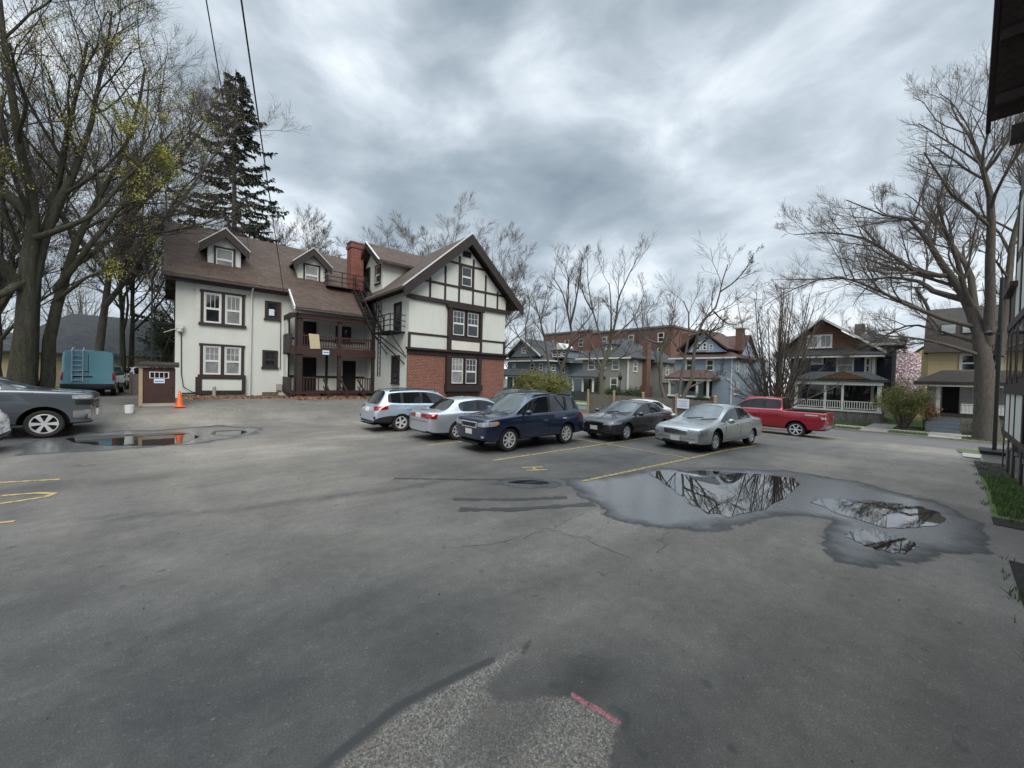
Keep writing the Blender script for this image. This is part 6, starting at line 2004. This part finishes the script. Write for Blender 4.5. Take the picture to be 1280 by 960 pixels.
def plate_front(z, w=.16): return ('licence_plate', [(0, -w, z - .07), (0, w, z - .07), (0, w, z + .08), (0, -w, z + .08)], (1, 0, 0), 'plate', False, .02)
def plate_rear(L, z, w=.16): return ('licence_plate', [(L, -w, z - .07), (L, w, z - .07), (L, w, z + .08), (L, -w, z + .08)], (-1, 0, 0), 'plate', False, .015)


def front(hz, hw, yin, zl0, zl1, back, grille=None, gm='grille_black', low=True):
    """headlights wrapped round the corners, upper grille, lower intake"""
    out = [('headlight', lamp(.0, back, yin, hw * .97, zl0, zl0 + .05, zl1 + .03, zl1 - .02), (.85, -.52, 0), 'lens_clear', True, .012)]
    if grille:
        g0, g1, gw = grille
        out.append(('grille', [(0, -gw * .92, g0), (0, gw * .92, g0), (0, gw, g1), (0, -gw, g1)], (1, 0, 0), gm, False, .012))
    if low:
        out.append(('lower_intake', [(0, -.5, .24), (0, .5, .24), (0, .45, .36), (0, -.45, .36)], (1, 0, 0), 'grille_black', False, .012))
    return out


def sedan(L, hw, H, hood, cowl, xr, xq, xd, deck, bp=.0, tail=None):
    zc = cowl[1]; b = .22; sh = zc - .10
    return [
        (.0, 'b', hood - .13, hood - .26, .72, .28), (.05, 'b', hood - .06, hood - .15, .86, .23), (.24, 'b', hood, hood - .08, .955, b), (.75, 'b', hood + (zc - hood) * .55, hood - .03, .99, b), (cowl[0], 'b', zc, zc - .07, 1, b),
        (xr, 'g', H - .035, zc - .04, 1, b, H - .14, hw * .72), (xr + (xq - xr) * .42, 'g', H, zc - .02, 1, b, H - .105, hw * .735), (xr + (xq - xr) * .42 + .10, 'g', H, zc - .02, 1, b, H - .105, hw * .735),
        (xq - .10, 'g', H - .03, zc + .0, 1, b, H - .15, hw * .70), (xq + .12, 'g', H - .075, zc + .01, 1, b, H - .21, hw * .68),
        (xd, 'b', deck + .005, deck - .10, .985, b), (L - .22, 'b', deck, deck - .09, .95, b + .02), (L - .05, 'b', deck - .03, deck - .13, .86, .27), (L, 'b', deck - .13, deck - .24, .74, .33)]


def suv(L, hw, H, hood, cowl, xr, xq, tailx, belt, b=.31, taper=.95):
    zc = cowl[1]; m = xr + (xq - xr) * .34; n = xr + (xq - xr) * .72
    return [
        (.0, 'b', hood - .12, hood - .24, .78, .40), (.05, 'b', hood - .05, hood - .13, .90, .35), (.20, 'b', hood + .01, hood - .06, .965, b), (.75, 'b', hood + (zc - hood) * .55, hood - .01, .99, b), (cowl[0], 'b', zc, zc - .06, 1, b),
        (xr, 'g', H - .03, belt - .02, 1, b, H - .13, hw * .77), (m, 'g', H, belt, 1, b, H - .10, hw * .785), (m + .10, 'g', H, belt, 1, b, H - .10, hw * .785),
        (n, 'g', H - .01, belt + .02, 1, b, H - .11, hw * .775), (n + .10, 'g', H - .015, belt + .02, 1, b, H - .115, hw * .775), (xq - .12, 'g', H - .035, belt + .05, .985, b, H - .15, hw * .75), (xq, 'g', H - .05, belt + .05, .98, b, H - .17, hw * .74),
        (tailx, 'b', belt + .02, belt - .10, .95, b + .02), (L - .05, 'b', belt - .10, belt - .25, .90, b + .04), (L, 'b', belt - .28, belt - .42, .80, .36)]


# ---- dark blue crossover, nose towards the camera's left
sp = dict(L=4.56, hw=.89, r=.36, gap=.065, axles=(.93, 3.545), mirror=(1.42, 1.18), spokes=8,
          st=suv(4.56, .89, 1.76, 1.05, (1.20, 1.13), 1.90, 4.06, 4.44, 1.10), rearside=(),
          gaps=((1.42, .42, 1.42, 1.0), (2.58, .42, 2.60, 1.02), (3.48, .95, 3.40, 1.05), (1.44, .40, 3.1, .40)), handles=((2.28, .90), (3.22, .92)), handlem='chrome',
          rails=((2.0, 3.95, .62, 1.66, 1.645, 1.70),), wipers=((1.24, .35, 1.16, -.5), (1.24, -.1, 1.16, -.5)),
          patches=front(.9, .89, .44, .77, .92, .42, (.73, .91, .40), 'alloy') + [('grille_mesh', [(-.0, -.34, .76), (0, .34, .76), (0, .36, .88), (0, -.36, .88)], (1, 0, 0), 'grille_black', False, .02),
                   ('fog_lamp', [(0, .62, .46), (.1, .70, .47), (.1, .70, .52), (0, .62, .52)], (.9, -.4, 0), 'lens_clear', True, .014), plate_front(.60), ('headlight_corner', lamp(.32, .46, .80, .9, .84, .86, .92, .90), (.5, -.85, 0), 'lens_amber', True, .014),
                   ('tail_light', [(4.5, .55, .86), (4.2, .9, .90), (4.2, .9, 1.08), (4.48, .55, 1.02)], (-.6, -.8, 0), 'lens_red', True, .014), plate_rear(4.56, .80)])
build_car('crossover_car', 'dark blue crossover parked nose towards the stucco house', 'car', sp, 'paint_blue', 8.94, 9.60, ROT)
# ---- champagne full-size sedan
sp = dict(L=5.0, hw=.925, r=.33, axles=(1.0, 3.82), mirror=(1.55, 1.0), spokes=6, pair=True,
          st=sedan(5.0, .925, 1.51, .86, (1.42, .97), 2.22, 3.62, 4.22, 1.02),
          gaps=((1.55, .38, 1.62, .94), (2.72, .38, 2.74, .95), (3.72, .70, 3.55, .98), (1.58, .36, 3.4, .36)), handles=((2.45, .83), (3.42, .85)),
          wipers=((1.44, .40, .99, -.55), (1.44, -.12, .99, -.5)),
          patches=front(.8, .925, .46, .58, .72, .50, (.56, .74, .42), 'chrome') + [('grille_bar', [(0, -.38, .575 + k * .045), (0, .38, .575 + k * .045), (0, .39, .598 + k * .045), (0, -.39, .598 + k * .045)], (1, 0, 0), 'grille_black', False, .016) for k in range(3)] +
                  [plate_front(.42), ('bumper_strip', [(0, -.8, .44), (0, .8, .44), (0, .8, .47), (0, -.8, .47)], (1, 0, 0), 'chrome', False, .014), ('tail_light', [(4.96, .48, .76), (4.68, .92, .78), (4.68, .92, .95), (4.95, .48, .93)], (-.7, -.7, 0), 'lens_red', True, .014), plate_rear(5, .7)])
build_car('sedan_car', 'champagne silver full size sedan parked alone nearest the large puddle', 'car', sp, 'paint_champagne', 14.95, 5.85, ROT - .065)
# ---- charcoal compact sedan
sp = dict(L=4.63, hw=.90, r=.325, axles=(.92, 3.62), mirror=(1.45, .99), spokes=5, pair=True, rimm='alloy',
          st=sedan(4.63, .90, 1.45, .82, (1.32, .95), 2.15, 3.40, 4.12, 1.02),
          gaps=((1.42, .36, 1.5, .92), (2.56, .36, 2.6, .94), (3.55, .70, 3.42, .97), (1.45, .34, 3.2, .34)), handles=((2.3, .82), (3.25, .84)),
          wipers=((1.34, .38, .97, -.5), (1.34, -.12, .97, -.5)),
          patches=front(.8, .90, .42, .60, .70, .50, (.62, .69, .45), 'chrome') + [('grille', [(0, -.4, .46), (0, .4, .46), (0, .42, .60), (0, -.42, .60)], (1, 0, 0), 'grille_black', False, .012), plate_front(.47),
                   ('fog_surround', [(0, .52, .30), (.12, .76, .32), (.12, .76, .46), (0, .6, .44)], (.9, -.4, 0), 'black_plastic', True, .012), ('bumper_strip', [(0, -.6, .25), (0, .6, .25), (0, .6, .27), (0, -.6, .27)], (1, 0, 0), 'chrome', False, .014),
                   ('tail_light', [(4.6, .5, .80), (4.3, .9, .82), (4.3, .9, .98), (4.58, .5, .96)], (-.7, -.7, 0), 'lens_red', True, .014)])
civic_spec = sp
build_car('sedan_car', 'charcoal compact sedan between the blue crossover and the champagne sedan', 'car', sp, 'paint_charcoal', 14.08, 8.80, ROT)
# ---- white car beyond it
sp2 = dict(sp); sp2['L'] = 4.63
build_car('sedan_car', 'white sedan mostly hidden behind the charcoal sedan', 'car', sp2, 'paint_white', 18.0, 10.7, ROT)
# ---- silver sedan seen from behind
sp = dict(L=4.82, hw=.91, r=.325, axles=(.98, 3.72), mirror=(1.5, 1.0), spokes=7,
          st=sedan(4.82, .91, 1.50, .84, (1.36, .96), 2.18, 3.50, 4.12, 1.03),
          gaps=((1.5, .36, 1.56, .93), (2.64, .36, 2.66, .94), (3.62, .70, 3.46, .97), (1.5, .34, 3.3, .34)), handles=((2.38, .82), (3.32, .84)),
          patches=front(.8, .91, .44, .60, .72, .46, (.58, .70, .40)) + [
              ('tail_light', [(4.80, .20, .80), (4.62, .90, .78), (4.60, .90, .95), (4.79, .20, .93)], (-.75, -.62, 0), 'lens_red', True, .014),
              plate_rear(4.82, .86, .155), ('bumper_step', [(4.82, -.80, .665), (4.82, .80, .665), (4.82, .80, .68), (4.82, -.80, .68)], (-1, 0, 0), 'dark_void', False, .003)])
acc_spec = sp
build_car('sedan_car', 'silver sedan seen from behind between the ice blue wagon and the blue crossover', 'car', sp, 'paint_silver', 8.75, 12.25, ROT + PI)
# ---- ice-blue wagon seen from behind
sp = dict(L=4.82, hw=.92, r=.355, gap=.065, axles=(1.0, 3.745), mirror=(1.5, 1.08), spokes=5, pair=True, clad=True,
          st=suv(4.82, .92, 1.67, .95, (1.30, 1.05), 2.08, 4.28, 4.62, 1.05),
          gaps=((1.5, .42, 1.5, .98), (2.70, .42, 2.72, 1.0), (3.66, .95, 3.55, 1.03), (1.5, .40, 3.3, .40)), handles=((2.4, .88), (3.36, .90)),
          rails=((2.1, 4.2, .62, 1.60, 1.575, 1.625),),
          patches=front(.9, .92, .44, .70, .84, .42, (.62, .82, .40)) + [
              ('tail_light', [(4.76, .50, .84), (4.34, .94, .90), (4.36, .94, 1.03), (4.72, .50, 1.00)], (-.62, -.78, 0), 'lens_red', True, .016), ('reverse_lamp', [(4.78, .42, .84), (4.72, .60, .85), (4.72, .60, .93), (4.77, .42, .92)], (-.9, -.4, 0), 'lens_clear', True, .018),
              plate_rear(4.82, .86), ('lower_bumper', [(4.82, -.75, .30), (4.82, .75, .30), (4.82, .78, .46), (4.82, -.78, .46)], (-1, 0, 0), 'black_plastic', False, .012), ('reflector', [(4.8, .68, .52), (4.74, .78, .52), (4.74, .78, .62), (4.8, .68, .62)], (-.8, -.5, 0), 'dark_void', True, .012)])
wag_spec = sp
build_car('wagon_car', 'ice blue wagon with roof rails seen from behind, nearest the porch steps', 'car', sp, 'paint_iceblue', 8.04, 15.20, ROT + PI)
# ---- dark car peeping over, and the pale car by the garage
build_car('wagon_car', 'dark car roof showing between the silver sedan and the blue crossover', 'car', dict(wag_spec), 'paint_black', 13.2, 15.0, ROT)
build_car('wagon_car', 'white car far off between the garage and the shed', 'car', dict(wag_spec), 'paint_white', -2.4, 46.5 - 6.2, ROT - PI / 2 + .3, group=None)


# ---- pickups: nose, cab with open bed
def pickup(L, hw, H, hood, zc, xc, xr, xe, belt, b=.36, rim=1.28):
    m = xr + (xe - xr) * .47
    return [
        (.0, 'b', hood - .14, hood - .26, .84, .42), (.05, 'b', hood - .05, hood - .13, .92, .38), (.22, 'b', hood, hood - .06, .97, b), (.9, 'b', hood + (zc - hood) * .5, hood - .02, 1, b), (xc, 'b', zc, zc - .06, 1, b),
        (xr, 'g', H - .03, belt, 1, b, H - .13, hw * .78), (m, 'g', H, belt, 1, b, H - .10, hw * .79), (m + .10, 'g', H, belt, 1, b, H - .10, hw * .79), (xe - .16, 'g', H - .01, belt + .02, 1, b, H - .12, hw * .78), (xe - .05, 'g', H - .03, belt + .02, 1, b, H - .14, hw * .77),
        (xe + .03, 'b', rim + .01, rim - .05, 1, b), (xe + .10, 'b', rim, rim - .06, 1, b), (L - .5, 'b', rim, rim - .06, 1, b), (L - .04, 'b', rim, rim - .06, .99, b + .05), (L, 'b', rim - .03, rim - .10, .96, b + .12)]


sp = dict(L=5.88, hw=.98, r=.385, axles=(.98, 4.68), mirror=(1.95, 1.25), spokes=6, gap=.09, spw=.055,
          st=pickup(5.88, .98, 2.0, 1.24, 1.34, 1.72, 2.42, 4.05, 1.31, rim=1.33), bed=(4.20, 5.78, .85),
          gaps=((1.98, .5, 1.98, 1.24), (3.05, .5, 3.05, 1.26), (4.11, .5, 4.11, 1.27), (2.0, .48, 4.1, .48)), handles=((2.78, 1.08), (3.75, 1.10)), rearglass='car_glass',
          patches=front(1, .98, .55, .92, 1.08, .40, (.74, 1.12, .52), 'chrome') + [plate_rear(5.88, .62),
              ('tail_light', [(5.86, .70, .92), (5.62, .98, .92), (5.62, .98, 1.24), (5.85, .72, 1.24)], (-.72, -.7, 0), 'lens_red', True, .014), ('reverse_lamp', [(5.87, .84, 1.0), (5.7, .98, 1.0), (5.7, .98, 1.10), (5.86, .84, 1.10)], (-.72, -.7, 0), 'lens_clear', True, .02),
              ('rear_bumper', [(5.88, -.95, .52), (5.88, .95, .52), (5.88, .95, .72), (5.88, -.95, .72)], (-1, 0, 0), 'chrome', False, .14),
              ('bed_decal', [(5.05, 1.2, 1.14), (5.56, 1.2, 1.14), (5.56, 1.2, 1.19), (5.05, 1.2, 1.19)], (0, -1, 0), 'offwhite', True, .004)])
build_car('pickup_truck', 'bright red pickup truck parked by the fence at the street end of the yard', 'pickup', sp, 'paint_red', 24.62, 6.95, ROT - PI / 2)
sp = dict(L=5.88, hw=.98, r=.415, axles=(1.0, 4.75), mirror=(1.98, 1.28), spokes=6, pair=True, gap=.13, spw=.05, mirrorm='black_plastic',
          st=pickup(5.88, .98, 1.98, 1.42, 1.51, 1.50, 2.25, 4.15, 1.45), bed=(4.30, 5.78, .85), rearglass='car_glass',
          gaps=((2.02, .5, 2.02, 1.26), (3.1, .5, 3.1, 1.27), (4.2, .5, 4.2, 1.27)), handles=((2.85, 1.08), (3.8, 1.1)),
          patches=[('headlight', lamp(.0, .38, .60, .97, 1.17, 1.19, 1.30, 1.29), (.85, -.52, 0), 'lens_clear', True, .014), ('grille', [(0, -.66, .90), (0, .66, .90), (0, .68, 1.31), (0, -.68, 1.31)], (1, 0, 0), 'grille_black', False, .014),
                   ('grille_bar', [(0, -.68, 1.13), (0, .68, 1.13), (0, .68, 1.19), (0, -.68, 1.19)], (1, 0, 0), 'chrome', False, .03), ('grille_bar', [(0, -.66, .98), (0, .66, .98), (0, .66, 1.01), (0, -.66, 1.01)], (1, 0, 0), 'chrome', False, .025),
                   ('front_bumper', [(0, -.80, .54), (0, .80, .54), (0, .80, .86), (0, -.80, .86)], (1, 0, 0), 'chrome', False, .10), ('bumper_end', [(.02, .78, .56), (.40, .98, .58), (.40, .98, .80), (.02, .78, .86)], (.55, -.83, 0), 'chrome', True, .03),
                   ('headlight_surround', lamp(.0, .32, .60, .97, .96, 1.00, 1.15, 1.15), (.85, -.52, 0), 'grille_black', True, .012),
                   ('tail_light', [(5.86, .70, .92), (5.62, .98, .92), (5.62, .98, 1.24), (5.85, .72, 1.24)], (-.72, -.7, 0), 'lens_red', True, .014)])
build_car('pickup_truck', 'steel grey pickup truck with chrome bumper at the left edge', 'pickup', sp, 'paint_steel', -5.05, 19.25, ROT + PI, z=.03)
# ---- white hatchback corner at the extreme left
sp = dict(wag_spec)
build_car('hatchback_car', 'white car whose bumper corner shows at the far left edge before the grey pickup', 'car', sp, 'paint_white', -5.84, 16.15, ROT, z=.0)
# ---- teal van seen from behind
vb = .32; vh = 2.42
sp = dict(L=5.9, hw=.99, r=.345, axles=(1.0, 4.6), mirror=(1.35, 1.35), spokes=6, gap=.07, mirrorm='black_plastic', rearglass='paint_teal',
          st=[(.0, 'b', .92, .80, .78, .4), (.06, 'b', 1.02, .92, .88, .36), (.4, 'b', 1.15, 1.05, .97, vb), (.85, 'b', 1.30, 1.2, 1, vb),
              (1.75, 'g', vh - .08, 1.25, 1, vb, vh - .25, .88), (2.5, 'g', vh, 1.25, 1, vb, vh - .16, .91), (2.6, 'g', vh, 1.25, 1, vb, vh - .16, .91), (5.6, 'g', vh - .01, 1.25, 1, vb, vh - .18, .91), (5.86, 'g', vh - .03, 1.25, .99, vb + .05, vh - .20, .90),
              (5.90, 'b', 1.3, 1.15, .965, vb + .1), (5.93, 'b', .9, .8, .95, .5)], blank=(5, 6, 7, 8),
          gaps=((1.5, .5, 1.5, 1.2), (2.55, .5, 2.55, 2.1)), patches=[
              ('tail_light', [(5.9, .86, .85), (5.85, .98, .85), (5.85, .98, 1.25), (5.9, .86, 1.25)], (-1, -.2, 0), 'lens_red', True, .02), ('rear_bumper', [(5.9, -.95, .42), (5.9, .95, .42), (5.9, .95, .66), (5.9, -.95, .66)], (-1, 0, 0), 'black_plastic', False, .08),
              ('door_gap', [(5.9, -.008, .68), (5.9, .008, .68), (5.9, .008, 2.2), (5.9, -.008, 2.2)], (-1, 0, 0), 'dark_void', False, .004), ('plate_recess', [(5.9, .15, 1.0), (5.9, -.5, 1.0), (5.9, -.5, 1.06), (5.9, .15, 1.06)], (-1, 0, 0), 'dark_void', False, .02),
              ('door_handle', [(5.9, -.3, 1.28), (5.9, .02, 1.28), (5.9, .02, 1.32), (5.9, -.3, 1.32)], (-1, 0, 0), 'black_plastic', False, .03)])
VAN = build_car('panel_van', 'teal panel van seen from behind with a ladder on its rear door', 'van', sp, 'paint_teal', -3.5, 29.2 + 2.95, ROT - PI / 2, z=.7)
b = MB()
for y in (-.18, -.56):
    b.bar((3.03, y, .75), (3.0, y, 2.3), .045); b.bar((3.0, y, 2.3), (2.7, y, 2.5), .045)
for k in range(6):
    b.bar((3.03, -.18, .85 + k * .25), (3.03, -.56, .85 + k * .25), .035)
b.build('ladder', 'siding_lightblue', VAN)

# ------------------------------------------------------------------ repeats share a group
GROUPS = dict(sedan_car='cars parked in the yard', wagon_car='cars parked in the yard', crossover_car='cars parked in the yard', hatchback_car='cars parked in the yard', pickup_truck='pickup trucks',
              frame_house='houses across the street', apartment_block='apartment blocks', maple_tree='old trees coming into leaf on the left', slender_tree='pair of slender trees by the van',
              street_tree='bare street trees behind the fence', tree='bare trees on the skyline', evergreen_bush='dark evergreen bushes', hedge_bush='yellow green bushes by the fence',
              traffic_cone='orange traffic cones', notice='small notices', notice_board='small notices', overhead_wire='overhead wires')
for o in list(SC.objects):
    if o.parent is None and o.get('label'):
        g = GROUPS.get(o.name.split('.')[0])
        if g: o['group'] = g
